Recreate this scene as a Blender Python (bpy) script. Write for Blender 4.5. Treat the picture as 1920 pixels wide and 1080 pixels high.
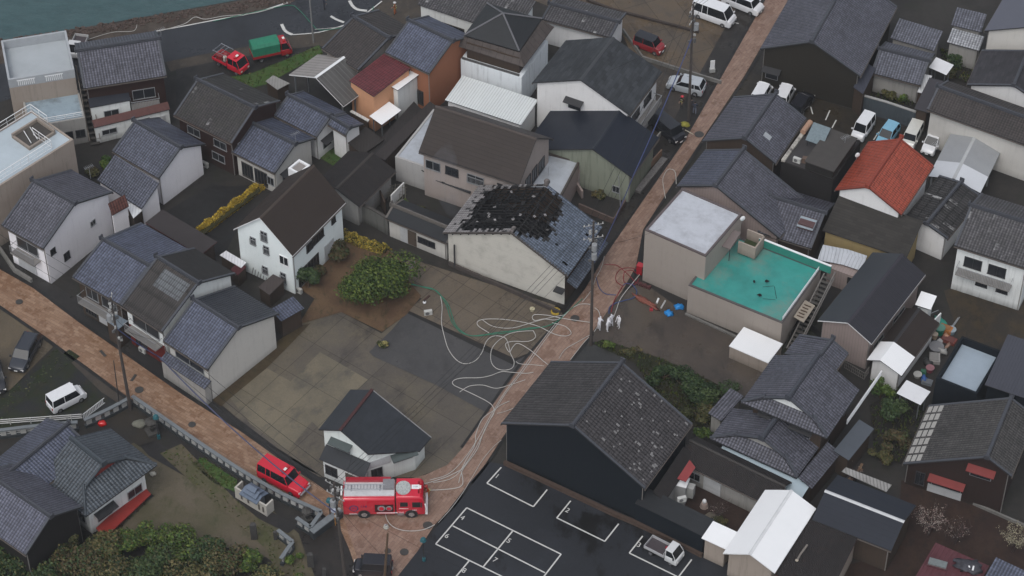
import bpy, bmesh, math, random
from math import sin, cos, pi, sqrt, atan2, radians, hypot
from mathutils import Vector, Matrix
R = random.Random(7)
for o in list(bpy.data.objects): bpy.data.objects.remove(o)
SC = bpy.context.scene
COL = SC.collection
# ---------------------------------------------------------------- camera
FPX, PITCH, HC = 4800.0, radians(45.0), 179.5
cd = bpy.data.cameras.new('camera'); cam = bpy.data.objects.new('camera', cd); COL.objects.link(cam)
cd.sensor_width = 36; cd.lens = 36*FPX/1920; cd.clip_end = 4000; cd.clip_start = 1
CAM = Vector((0, -HC/math.tan(PITCH), HC))
cam.location = CAM; cam.rotation_euler = (pi/2-PITCH, 0, 0)
SC.camera = cam
# ---------------------------------------------------------------- sky, sun, exposure (rainy overcast)
w = bpy.data.worlds.new('World'); SC.world = w; w.use_nodes = True
nt = w.node_tree; bg = nt.nodes['Background']
sky = nt.nodes.new('ShaderNodeTexSky'); sky.sky_type = 'NISHITA'; sky.sun_disc = False
SUN_EL, SUN_ROT = radians(58), radians(205)
sky.sun_elevation = SUN_EL; sky.sun_rotation = SUN_ROT; sky.dust_density = 3.0; sky.air_density = 1.0
hs = nt.nodes.new('ShaderNodeHueSaturation'); hs.inputs['Saturation'].default_value = 0.36
nt.links.new(sky.outputs[0], hs.inputs['Color']); nt.links.new(hs.outputs[0], bg.inputs['Color'])
bg.inputs['Strength'].default_value = 0.11
sd = bpy.data.lights.new('sun', 'SUN'); sun = bpy.data.objects.new('sun', sd); COL.objects.link(sun)
sd.energy = 0.55; sd.angle = radians(35); sd.color = (1.0, 0.98, 0.95)
d = Vector((sin(SUN_ROT)*cos(SUN_EL), cos(SUN_ROT)*cos(SUN_EL), sin(SUN_EL)))
sun.rotation_euler = d.to_track_quat('Z', 'Y').to_euler()
SC.view_settings.view_transform = 'Standard'; SC.view_settings.look = 'None'
SC.view_settings.exposure = 0.62; SC.view_settings.gamma = 1.0
# ---------------------------------------------------------------- measuring the photograph's ground plan
CP, SP = cos(PITCH), sin(PITCH)
def G(px, py, z=0.0):
    x = (px-960)/FPX; y = -(py-540)/FPX
    d = Vector((x, CP+y*SP, -SP+y*CP)); return CAM+d*((z-HC)/d.z)
def proj(p):
    p = Vector(p)-CAM; dd = p.y*CP-p.z*SP
    return 960+FPX*p.x/dd, 540-FPX*(p.y*SP+p.z*CP)/dd
# ---------------------------------------------------------------- tags
def tag(o, label=None, cat=None, group=None, kind=None):
    if label: o['label'] = label
    if cat: o['category'] = cat
    if group: o['group'] = group
    if kind: o['kind'] = kind
    return o
def empty(name, loc, rz=0.0, label=None, cat=None, group=None):
    o = bpy.data.objects.new(name, None); COL.objects.link(o)
    o.location = loc; o.rotation_euler = (0, 0, rz); o.empty_display_size = .3
    return tag(o, label, cat, group)
# ---------------------------------------------------------------- mesh collector with metre UVs
class MB:
    def __init__(s): s.v = []; s.f = []; s.m = []
    def face(s, pts, m=0):
        i = len(s.v); s.v += [tuple(p) for p in pts]; s.f.append(tuple(range(i, i+len(pts)))); s.m.append(m)
    def box(s, x0, x1, y0, y1, z0, z1, m=0, M=None):
        P = [Vector(p) for p in ((x0,y0,z0),(x1,y0,z0),(x1,y1,z0),(x0,y1,z0),(x0,y0,z1),(x1,y0,z1),(x1,y1,z1),(x0,y1,z1))]
        if M is not None: P = [M @ p for p in P]
        for q in ((0,3,2,1),(4,5,6,7),(0,1,5,4),(1,2,6,5),(2,3,7,6),(3,0,4,7)): s.face([P[k] for k in q], m)
    def slab(s, top, t, m=0, mb=None):
        """polygon of top points, extruded down by t"""
        mb = m if mb is None else mb
        top = [Vector(p) for p in top]; bot = [p-Vector((0,0,t)) for p in top]
        s.face(top, m); s.face(bot[::-1], mb); n = len(top)
        for i in range(n): j = (i+1) % n; s.face([top[i], bot[i], bot[j], top[j]], mb)
    def tube(s, pts, r, n=6, m=0, caps=True, rf=None):
        pts = [Vector(p) for p in pts]; rings = []
        up = Vector((0,0,1))
        for i, p in enumerate(pts):
            t = (pts[min(i+1, len(pts)-1)]-pts[max(i-1, 0)]); t = t.normalized() if t.length > 1e-9 else up
            a = t.cross(up) if abs(t.z) < .95 else t.cross(Vector((1,0,0))); a.normalize(); b = t.cross(a)
            rr = r if rf is None else rf(i/(len(pts)-1))
            rings.append([p+a*(rr*cos(2*pi*k/n))+b*(rr*sin(2*pi*k/n)) for k in range(n)])
        for A, B in zip(rings, rings[1:]):
            for k in range(n): s.face([A[k], A[(k+1)%n], B[(k+1)%n], B[k]], m)
        if caps: s.face(rings[0][::-1], m); s.face(rings[-1], m)
    def cyl(s, c, r, h, n=14, m=0, axis='z', r2=None):
        c = Vector(c); r2 = r if r2 is None else r2
        def P(k, rr, t):
            a = 2*pi*k/n; x, y = rr*cos(a), rr*sin(a)
            return c+(Vector((x,y,t)) if axis == 'z' else Vector((x,t,y)) if axis == 'y' else Vector((t,x,y)))
        A = [P(k, r, 0) for k in range(n)]; B = [P(k, r2, h) for k in range(n)]
        for k in range(n): s.face([A[k], A[(k+1)%n], B[(k+1)%n], B[k]], m)
        s.face(A[::-1], m); s.face(B, m)
    def ball(s, c, rx, ry, rz, n=10, m=0, jit=0):
        c = Vector(c); k2 = max(4, n//2); rr = {}
        def P(i, j):
            j %= n
            if i in (0, k2): j = 0
            if (i, j) not in rr:
                a = pi*i/k2; b = 2*pi*j/n; q = 1+(R.uniform(-jit, jit) if jit else 0)
                rr[(i, j)] = c+Vector((rx*sin(a)*cos(b)*q, ry*sin(a)*sin(b)*q, rz*cos(a)*q))
            return rr[(i, j)]
        for i in range(k2):
            for j in range(n):
                q = [P(i,j), P(i+1,j), P(i+1,j+1), P(i,j+1)]
                q = [p for a, p in enumerate(q) if p not in q[:a]]
                if len(q) > 2: s.face(q, m)
    def build(s, name, mats, parent=None, smooth=False, loc=None):
        me = bpy.data.meshes.new(name); me.from_pydata(s.v, [], s.f)
        if not isinstance(mats, (list, tuple)): mats = [mats]
        for m in mats: me.materials.append(m)
        for p, m in zip(me.polygons, s.m): p.material_index = m
        bm = bmesh.new(); bm.from_mesh(me); bmesh.ops.remove_doubles(bm, verts=bm.verts, dist=1e-5)
        if len(bm.faces) < 60000: bmesh.ops.recalc_face_normals(bm, faces=bm.faces)
        bm.to_mesh(me); bm.free()
        uv = me.uv_layers.new(name='UVMap'); V = me.vertices
        for p in me.polygons:
            nn = p.normal
            if abs(nn.z) > .995: u, v = Vector((1,0,0)), Vector((0,1,0))
            else: u = Vector((-nn.y, nn.x, 0)).normalized(); v = nn.cross(u)
            for li in p.loop_indices:
                c = V[me.loops[li].vertex_index].co; uv.data[li].uv = (c.dot(u), c.dot(v))
            if smooth: p.use_smooth = True
        o = bpy.data.objects.new(name, me); COL.objects.link(o)
        if parent: o.parent = parent
        if loc is not None: o.location = loc
        return o
# ---------------------------------------------------------------- procedural materials
class NT:
    def __init__(s, name, rough=.7, spec=.35, metal=0):
        s.m = bpy.data.materials.new(name); s.m.use_nodes = True; s.t = s.m.node_tree; s.b = s.t.nodes['Principled BSDF']
        s.b.inputs['Roughness'].default_value = rough; s.b.inputs['Specular IOR Level'].default_value = spec; s.b.inputs['Metallic'].default_value = metal
    def n(s, t, **k):
        x = s.t.nodes.new(t)
        for a, b in k.items():
            if hasattr(x, a): setattr(x, a, b)
            else: x.inputs[a.replace('_', ' ')].default_value = b
        return x
    def l(s, a, b): s.t.links.new(a, b)
    def uv(s): return s.n('ShaderNodeTexCoord').outputs['UV']
    def obj(s): return s.n('ShaderNodeTexCoord').outputs['Object']
    def sep(s, v): x = s.n('ShaderNodeSeparateXYZ'); s.l(v, x.inputs[0]); return x.outputs
    def math(s, op, a, b=0.0, c=None):
        x = s.n('ShaderNodeMath', operation=op)
        for i, q in enumerate((a, b) if c is None else (a, b, c)):
            if isinstance(q, (int, float)): x.inputs[i].default_value = q
            else: s.l(q, x.inputs[i])
        return x.outputs[0]
    def noise(s, v, scale, detail=4, rough=.6, dim='3D'):
        x = s.n('ShaderNodeTexNoise', noise_dimensions=dim); x.inputs['Scale'].default_value = scale
        x.inputs['Detail'].default_value = detail; x.inputs['Roughness'].default_value = rough; s.l(v, x.inputs['Vector']); return x.outputs['Fac']
    def white(s, v):
        x = s.n('ShaderNodeTexWhiteNoise', noise_dimensions='2D'); s.l(v, x.inputs['Vector']); return x.outputs['Value']
    def ramp(s, f, stops):
        x = s.n('ShaderNodeValToRGB'); e = x.color_ramp.elements
        while len(e) > 1: e.remove(e[-1])
        e[0].position = stops[0][0]; e[0].color = (*stops[0][1], 1) if len(stops[0][1]) == 3 else stops[0][1]
        for p, c in stops[1:]: q = e.new(p); q.color = (*c, 1)
        s.l(f, x.inputs[0]); return x.outputs[0]
    def mix(s, f, a, b, mode='MIX'):
        x = s.n('ShaderNodeMix', data_type='RGBA', blend_type=mode)
        for i, q in ((0, f), (6, a), (7, b)):
            if isinstance(q, (int, float)): x.inputs[i].default_value = q
            elif isinstance(q, tuple): x.inputs[i].default_value = (*q, 1)
            else: s.l(q, x.inputs[i])
        return x.outputs[2]
    def step(s, v, a, b):
        x = s.n('ShaderNodeMapRange'); x.inputs[1].default_value = a; x.inputs[2].default_value = b; s.l(v, x.inputs[0]); return x.outputs[0]
    def scale(s, v, k):
        x = s.n('ShaderNodeVectorMath', operation='MULTIPLY'); s.l(v, x.inputs[0]); x.inputs[1].default_value = k; return x.outputs[0]
    def rot(s, v, a):
        x = s.n('ShaderNodeMapping'); x.inputs['Rotation'].default_value = (0, 0, a); s.l(v, x.inputs['Vector']); return x.outputs[0]
    def col(s, c): s.l(c, s.b.inputs['Base Color']); return s
    def bump(s, h, d=.02, st=.6):
        x = s.n('ShaderNodeBump'); x.inputs['Distance'].default_value = d; x.inputs['Strength'].default_value = st
        s.l(h, x.inputs['Height']); s.l(x.outputs[0], s.b.inputs['Normal'])
    def rough(s, v): s.l(v, s.b.inputs['Roughness'])
_C = {}
def cached(fn):
    def g(*a, **k):
        key = (fn.__name__, a, tuple(sorted(k.items())))
        if key not in _C: _C[key] = fn(*a, **k)
        return _C[key]
    return g
def lerp(a, b, t): return tuple(x+(y-x)*t for x, y in zip(a, b))
@cached
def kawara(c, hi=1.9, white=0.0, pu=.30, pv=.27, rough=.42, moss=0.0, lich=.25):
    """clay pantiles: rounded ribs down the slope, stepped courses, every tile its own shade"""
    c = tuple(x*(.76 if max(c) < .2 and c[0] < c[2]*2 else 1.0) for x in c)
    t = NT('roof_tiles', rough, .3); uv = t.uv(); u, v, _ = t.sep(uv)
    uu = t.math('DIVIDE', u, pu); vv = t.math('DIVIDE', v, pv)
    fu = t.math('FRACT', uu); fv = t.math('FRACT', vv)
    rib = t.math('SINE', t.math('MULTIPLY', uu, 2*pi))            # -1..1
    cell = t.n('ShaderNodeCombineXYZ'); t.l(t.math('FLOOR', uu), cell.inputs[0]); t.l(t.math('FLOOR', vv), cell.inputs[1])
    wn = t.white(cell.outputs[0])
    big = t.noise(t.obj(), .35, 3); mid = t.noise(t.obj(), 2.2, 4, .7)
    f = t.math('ADD', t.math('MULTIPLY', rib, .30), .45)
    f = t.math('ADD', f, t.math('MULTIPLY', t.math('SUBTRACT', wn, .5), .34))
    f = t.math('ADD', f, t.math('MULTIPLY', t.math('SUBTRACT', mid, .5), .7))
    f = t.math('ADD', f, t.math('MULTIPLY', t.math('SUBTRACT', big, .5), .6))
    edge = t.step(fv, .26, .06)
    f = t.math('SUBTRACT', f, t.math('MULTIPLY', edge, .5))
    lo = lerp(c, (0, 0, 0), .55); up = tuple(min(1, x*hi) for x in c)
    colr = t.ramp(f, [(0.0, lo), (.45, c), (1.0, up)])
    if white > 0:
        wv = t.n('ShaderNodeCombineXYZ'); t.l(t.math('FLOOR', uu), wv.inputs[0]); t.l(t.math('FLOOR', t.math('MULTIPLY', vv, .34)), wv.inputs[1])
        msk = t.math('MULTIPLY', t.step(t.white(wv.outputs[0]), 1-white, 1-white+.02), t.step(t.noise(t.obj(), 1.1, 4, .7), .42, .6))
        colr = t.mix(msk, colr, (.30, .30, .30))
    if lich > 0:
        colr = t.mix(t.math('MULTIPLY', t.step(t.noise(t.obj(), 5.5, 5, .75), .60, .70), lich), colr, (.26, .26, .25))
    if moss > 0: colr = t.mix(t.math('MULTIPLY', t.step(t.noise(t.obj(), .8, 5, .7), .45, .7), moss), colr, (.055, .06, .035))
    t.col(colr); t.bump(t.math('SUBTRACT', t.math('MULTIPLY', rib, .5), t.math('MULTIPLY', edge, .7)), .05, .8)
    t.rough(t.math('ADD', t.math('MULTIPLY', mid, .25), rough-.1)); return t.m
@cached
def slate(c, pu=.9, pv=.36, var=.5, rough=.6, line=.35, patch=.5):
    c = tuple(x*.52 for x in c); t = NT('slate_sheets', rough, .2); uv = t.uv(); u, v, _ = t.sep(uv)
    vv = t.math('DIVIDE', v, pv); row = t.math('FLOOR', vv)
    uu = t.math('ADD', t.math('DIVIDE', u, pu), t.math('MULTIPLY', row, .5))
    cell = t.n('ShaderNodeCombineXYZ'); t.l(t.math('FLOOR', uu), cell.inputs[0]); t.l(row, cell.inputs[1])
    wn = t.white(cell.outputs[0]); fv = t.math('FRACT', vv)
    nz = t.noise(t.obj(), 1.4, 6, .72); big = t.noise(t.scale(t.obj(), (1, 1, .3)), .28, 3)
    f = t.math('ADD', .5, t.math('MULTIPLY', t.math('SUBTRACT', wn, .5), var))
    f = t.math('ADD', f, t.math('MULTIPLY', t.math('SUBTRACT', nz, .5), patch*1.4))
    f = t.math('ADD', f, t.math('MULTIPLY', t.math('SUBTRACT', big, .5), patch))
    f = t.math('SUBTRACT', f, t.math('MULTIPLY', t.step(fv, .16, .02), line))
    t.col(t.ramp(f, [(0, lerp(c, (0,0,0), .5)), (.5, c), (1, tuple(min(1, x*1.75) for x in c))]))
    t.bump(fv, .012, .5); t.rough(t.math('ADD', t.math('MULTIPLY', nz, .3), rough-.15)); return t.m
@cached
def ribs(c, p=.42, wdt=.10, rough=.45, dirt=.3, dark=.45, metal=0.0, vdir=0, rust=0.0):
    """folded sheet metal / corrugated sheet: seams running down the slope"""
    c = tuple(x*(.58 if max(c) < .2 else 1.12) for x in c); t = NT('ribbed_sheet', rough, .25, metal); uv = t.uv(); s3 = t.sep(uv); u = s3[vdir]
    fu = t.math('FRACT', t.math('DIVIDE', u, p)); d = t.math('ABSOLUTE', t.math('SUBTRACT', fu, .5))
    seam = t.step(d, wdt, wdt*.4)
    cell = t.n('ShaderNodeCombineXYZ'); t.l(t.math('FLOOR', t.math('DIVIDE', u, p*2)), cell.inputs[0]); t.l(t.math('FLOOR', t.math('DIVIDE', s3[1-vdir], 1.8)), cell.inputs[1])
    nz = t.noise(t.obj(), 1.2, 6, .7); st = t.noise(t.scale(uv, (4, .25, 1)), 1.0, 4, .6)
    f = t.math('ADD', .5, t.math('MULTIPLY', t.math('SUBTRACT', nz, .5), dirt*1.3))
    f = t.math('ADD', f, t.math('MULTIPLY', t.math('SUBTRACT', st, .5), dirt))
    f = t.math('ADD', f, t.math('MULTIPLY', t.math('SUBTRACT', t.white(cell.outputs[0]), .5), dirt*.35))
    f = t.math('SUBTRACT', f, t.math('MULTIPLY', seam, dark))
    colr = t.ramp(f, [(0, lerp(c, (0,0,0), .6)), (.5, c), (1, tuple(min(.92, x*1.35+.01) for x in c))])
    if rust > 0: colr = t.mix(t.math('MULTIPLY', t.step(t.noise(t.obj(), 1.7, 6, .8), .55, .68), rust), colr, (.10, .045, .03))
    t.col(colr); t.bump(t.math('MULTIPLY', seam, -1), .03, .7); return t.m
@cached
def plain(c, rough=.6, var=.25, sc=1.2, spec=.3, streak=0.0, metal=0.0, stain=None, st=.5):
    t = NT('painted_surface', rough, spec, metal); nz = t.noise(t.obj(), sc, 6, .68)
    f = t.math('ADD', .5, t.math('MULTIPLY', t.math('SUBTRACT', nz, .5), var*2.2))
    if streak: f = t.math('SUBTRACT', f, t.math('MULTIPLY', t.step(t.noise(t.scale(t.uv(), (3.0, .22, 1)), 1.0, 5, .7), .5, .8), streak))
    colr = t.ramp(f, [(0, lerp(c, (0,0,0), .5)), (.5, c), (1, tuple(min(.9, x*1.3+.004) for x in c))])
    if stain: colr = t.mix(t.math('MULTIPLY', t.step(t.noise(t.obj(), sc*.45, 7, .75), .48, .66), st), colr, stain)
    t.col(colr); t.bump(nz, .01, .25); return t.m
@cached
def stucco(c, streak=.35, base=.5, lines=0.0, board=0.0):
    """plastered or boarded wall with rain streaks and a dirty foot"""
    c = tuple(min(.84, x*(1.55 if max(c) > .15 else .85)) for x in c); t = NT('wall_finish', .82, .12); uv = t.uv(); u, v, _ = t.sep(uv); z = t.sep(t.obj())[2]
    nz = t.noise(t.obj(), .9, 6, .7); sk = t.noise(t.scale(uv, (2.6, .16, 1)), 1.0, 6, .7)
    f = t.math('ADD', .62, t.math('MULTIPLY', t.math('SUBTRACT', nz, .5), .3))
    f = t.math('SUBTRACT', f, t.math('MULTIPLY', t.step(sk, .5, .8), streak))
    if lines: f = t.math('SUBTRACT', f, t.math('MULTIPLY', t.step(t.math('FRACT', t.math('DIVIDE', v, lines)), .09, .02), .22))
    if board: f = t.math('SUBTRACT', f, t.math('MULTIPLY', t.step(t.math('FRACT', t.math('DIVIDE', u, board)), .12, .03), .3))
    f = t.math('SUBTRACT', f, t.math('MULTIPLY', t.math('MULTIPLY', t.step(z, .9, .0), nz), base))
    t.col(t.ramp(f, [(0, lerp(c, (.03, .03, .025), .75)), (.6, c), (1, tuple(min(.85, x*1.12) for x in c))])); return t.m
@cached
def gloss(c, rough=.22, coat=.4, metal=0.0):
    t = NT('car_paint', rough, .5, metal); t.b.inputs['Coat Weight'].default_value = coat; t.b.inputs['Coat Roughness'].default_value = .12
    nz = t.noise(t.obj(), 3.0, 4); t.col(t.ramp(nz, [(.2, lerp(c, (.05,.05,.05), .12)), (.8, c)])); return t.m
def emis(c, s):
    t = NT('lit_lens', .3); t.b.inputs['Base Color'].default_value = (*c, 1); t.b.inputs['Emission Color'].default_value = (*c, 1); t.b.inputs['Emission Strength'].default_value = s; return t.m
GLASS = gloss((.008, .010, .013), .2, .0); WINDOW = gloss((.016, .018, .022), .2, .05)
RUBBER = plain((.02, .02, .021), .8, .1); CHROME = plain((.45, .46, .48), .25, .1, 2, .6, 0, .8)
ALU = plain((.30, .31, .32), .45, .15, 2, .5, 0, .3); DARKM = plain((.03, .03, .032), .5, .2); WHITEP = plain((.74, .75, .76), .5, .12)
WOOD = plain((.10, .065, .04), .75, .4, 5); BLACK = plain((.008, .008, .009), .85, .5, 3, .2)
CONC = plain((.17, .165, .155), .75, .5, .8, .3, 0, 0, (.06, .06, .05), .6)
GREYM = plain((.13, .14, .15), .45, .2)
LAMPW = plain((.72, .7, .68), .3, .05)

FIT = {
'g01': (-45.48, 27.04, 0.244, 8.72, 3.73, 3.81, 6.01, 5.99, 7.91),
'g02': (-26.32, 19.19, 2.527, 7.81, 4.02, 3.96, 4.94, 5.06, 6.92),
'g03': (-22.14, 15.91, 2.524, 5.76, 3.45, 3.14, 3.4, 3.4, 4.84),
'g04': (-18.71, 20.39, 2.507, 5.83, 2.43, 2.37, 3.6, 3.6, 4.67),
'g04b': (-16.7, 18.33, 2.418, 2.62, 0.58, 2.08, 4.32, 4.08, 4.9),
'g05': (-20.6, 25.79, 0.864, 4.39, 4.01, 3.9, 3.6, 3.6, 5.45),
'g06': (-12.94, 30.79, 2.411, 5.47, 4.79, 3.89, 5.19, 5.22, 6.6),
'g07': (-6.2, 29.08, 2.506, 5.92, 4.12, 3.33, 5.96, 6.05, 7.57),
'g13': (2.47, 11.79, 2.685, 11.34, 3.92, 3.93, 6.24, 6.16, 9.35),
'g14': (7.02, 21.51, 1.091, 7.76, 5.53, 5.73, 6.18, 6.22, 8.73),
'g15': (8.16, 13.85, 1.115, 6.76, 7.94, 4.46, 2.85, 3.96, 6.07),
'g17': (-0.1, -0.02, 1.098, 7.78, 7.59, 6.2, 4.3, 4.44, 7.64),
'g18': (-24.47, 0.7, 1.008, 9.04, 3.45, 3.69, 5.64, 5.65, 8.94),
'g20': (-17.74, 10.02, 0.995, 6.42, 3.11, 2.84, 2.9, 3.11, 4.17),
'g21': (-5.69, 4.81, 2.611, 7.37, 1.38, 1.81, 2.65, 2.62, 3.23),
'g22': (-33.57, 14.22, 2.467, 6.65, 3.46, 3.38, 4.18, 4.04, 5.9),
'g23': (-42.87, 3.97, 2.508, 5.7, 4.9, 5.1, 5.38, 5.45, 7.7),
'g24': (-34.8, -3.91, 2.5, 6.29, 4.48, 5.25, 5.26, 5.09, 6.88),
'g25': (-29.71, -7.35, 2.453, 5.64, 5.23, 4.76, 5.52, 5.65, 8.0),
'g26': (-25.67, -12.22, 2.447, 5.95, 4.34, 5.32, 4.74, 4.65, 6.88),
'g27': (-15.54, -24.75, 1.076, 5.64, 2.38, 2.84, 5.38, 4.67, 6.54),
'g28': (5.4, -26.66, 1.035, 9.14, 7.46, 7.5, 5.31, 5.11, 9.24),
'g29': (24.71, -28.73, 2.555, 10.07, 2.27, 1.21, 2.78, 2.83, 3.46),
'g32': (20.8, -37.58, 1.048, 8.47, 2.52, 2.52, 3.22, 3.6, 4.67),
'g33': (34.71, -33.93, 2.65, 7.6, 2.7, 3.13, 3.55, 3.65, 4.71),
'g35': (42.41, -28.53, 1.158, 7.96, 7.34, 2.5, 2.82, 5.64, 7.1),
'g42': (31.86, -10.05, 0.987, 11.23, 3.08, 2.7, 3.96, 4.03, 5.39),
'g43': (34.87, -13.1, 1.0, 8.2, 1.32, 2.26, 2.75, 2.66, 3.43),
'g48': (51.71, 0.18, 2.691, 7.58, 4.28, 3.98, 6.25, 6.29, 7.98),
'g49': (41.19, 4.83, 0.974, 7.5, 2.42, 2.42, 3.81, 3.41, 4.14),
'g50': (35.17, 6.56, 1.059, 8.24, 3.36, 3.84, 5.64, 5.57, 7.56),
'g53': (23.41, 13.38, 1.084, 7.83, 4.6, 3.56, 5.63, 6.0, 7.91),
'g54': (20.14, 6.83, 1.049, 6.32, 4.24, 7.31, 5.45, 3.77, 7.44),
'g55': (31.14, 5.52, 2.712, 5.7, 3.67, 3.33, 3.35, 3.45, 4.99),
'g57': (31.48, 28.86, 1.159, 12.81, 5.56, 5.62, 4.88, 4.84, 7.65),
'g58': (44.34, 29.88, 2.754, 5.53, 2.69, 2.82, 2.97, 3.03, 4.2),
'g64': (52.08, 23.29, 1.185, 6.18, 4.81, 2.78, 4.98, 5.07, 6.42),
'g63': (54.61, 30.11, 1.105, 6.49, 4.91, 4.68, 6.38, 6.62, 8.73),
'g65': (57.07, 15.56, 2.614, 14.94, 2.4, 2.87, 5.18, 5.22, 6.48),
'g67': (44.91, 12.42, 1.136, 7.77, 2.58, 2.95, 2.69, 2.52, 3.33),
'g69': (11.6, 36.7, 2.738, 8.13, 2.41, 2.25, 3.65, 3.55, 3.95),
'i38': (24.8, -22.66, 1.038, 6.94, 4.34, 4.38, 5.6, 7.92, 0.93, 0.55),
'i38b': (28.38, -16.02, 1.01, 3.03, 3.38, 1.79, 5.47, 5.77, 6.64),
'i39': (22.3, -25.07, 1.009, 4.44, 4.83, 4.19, 2.9, 4.93, 1.22, 0.82),
't3': (-35.21, -29.89, 2.384, 6.49, 3.97, 4.41, 4.01, 6.23, 2.26, -0.97),
't1': (-48.14, -33.07, 0.91, 12.47, 2.94, 2.88, 4.51, 4.49, 5.68),
't2': (-40.34, -35.31, 2.47, 8.42, 3.37, 3.58, 4.97, 5.03, 6.99),
'g01b': (-44.09, 22.94, 0.289, 4.27, 1.55, 3.7, 4.54),
'g01c': (-43.63, 21.35, 0.37, 8.18, 0.65, 2.3, 2.84),
'b02': (-52.38, 23.86, 0.251, 6.91, 6.61, 6.7, 6.7),
'b02t': (-50.22, 20.16, 0.262, 5.92, 4.58, 3.4, 3.42),
'b03': (-53.45, 3.87, 0.82, 13.48, 6.59, 7.5, 7.46),
'g08': (-17.09, 25.79, -0.767, 3.72, 5.37, 4.99, 5.6),
'g09': (-12.85, 25.42, -0.706, 1.16, 3.71, 4.6, 4.59),
'g10': (-14.95, 22.86, -0.801, 1.93, 2.81, 2.6, 2.92),
'g11w': (-5.45, 30.0, -0.439, 7.14, 6.7, 4.4, 4.53),
'g11s': (-5.96, 30.49, -0.459, 8.0, 7.39, 5.9, 6.22),
'g11p': (-5.07, 30.71, -0.42, 6.4, 5.88, 7.0, 6.89),
'g12': (-7.06, 24.74, -0.462, 8.93, 4.11, 3.2, 3.48),
'g13b': (-12.0, 15.75, -0.466, 3.5, 8.34, 3.3, 3.3),
'g13c': (-8.84, 13.55, -0.509, 5.24, 1.16, 2.6, 3.09),
'g16': (1.04, 11.22, -0.359, 4.22, 5.74, 3.4, 3.38),
'g19': (-22.48, 10.61, -0.654, 1.49, 1.72, 6.4, 6.41),
'g22b': (-42.35, 12.96, -0.711, 6.59, 2.72, 2.61, 4.24),
'g23b': (-39.94, 6.47, 0.722, 2.04, 0.49, 3.81, 5.06),
'g24b': (-36.72, 6.47, -0.676, 7.56, 2.43, 2.8, 2.87),
'g26b': (-33.49, -12.12, -0.698, 5.98, 0.93, 2.5, 2.87),
'g26c': (-22.27, -7.15, 0.695, 2.76, 1.8, 2.6, 2.86),
'g27b': (-17.66, -24.76, -0.506, 4.75, 1.27, 2.6, 3.41),
'g30': (11.06, -30.26, -0.576, 7.12, 2.01, 2.9, 3.15),
'g31': (13.77, -30.12, 1.066, 6.23, 1.24, 2.9, 3.56),
'g32b': (16.83, -34.39, -0.552, 2.48, 2.16, 3.0, 3.14),
'g34': (23.11, -38.74, -0.454, 5.02, 7.29, 3.2, 3.46),
'g36': (35.28, -38.76, -0.538, 5.14, 4.47, 2.8, 3.0),
'g37': (40.87, -39.98, -0.582, 4.39, 2.73, 3.5, 4.39),
'g39b': (27.18, -28.31, 0.957, 5.26, 1.48, 2.6, 3.17),
'g40': (18.25, -19.09, -0.712, 1.55, 3.38, 2.6, 3.29),
'g41': (30.8, -25.1, 0.959, 4.74, 1.63, 2.8, 3.06),
'g44': (39.13, -4.91, -0.442, 1.59, 1.79, 2.6, 2.87),
'g45': (36.13, -16.39, -0.624, 2.57, 1.88, 2.4, 2.6),
'g46': (39.67, -16.11, -0.517, 4.11, 6.29, 4.2, 4.24),
'g47': (43.91, -17.71, -0.451, 4.5, 6.63, 5.0, 5.59),
'g51': (30.9, 4.7, -0.468, 8.87, 4.25, 3.4, 4.89),
'g52': (27.12, 11.83, -0.514, 5.7, 6.84, 6.0, 6.23),
'g56': (12.97, 1.09, -0.578, 6.85, 7.11, 6.98, 7.02),
'g56t': (17.14, -3.37, -0.534, 10.15, 8.53, 3.9, 3.7),
'shed': (20.84, -9.57, -0.559, 4.26, 3.01, 1.7, 1.71),
'g59': (40.89, 35.24, -0.46, 4.98, 2.52, 3.0, 3.88),
'g60': (44.57, 30.78, -0.644, 2.16, 1.48, 2.6, 3.02),
'g61': (47.45, 36.2, -0.375, 3.31, 2.19, 4.0, 4.81),
'g62': (46.92, 34.5, -0.418, 3.57, 1.73, 3.0, 3.67),
'g66': (42.12, 23.37, -0.406, 1.56, 5.54, 3.2, 3.15),
'g68': (-10.28, 39.28, -0.476, 11.85, 5.07, 4.38, 5.52)}
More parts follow.
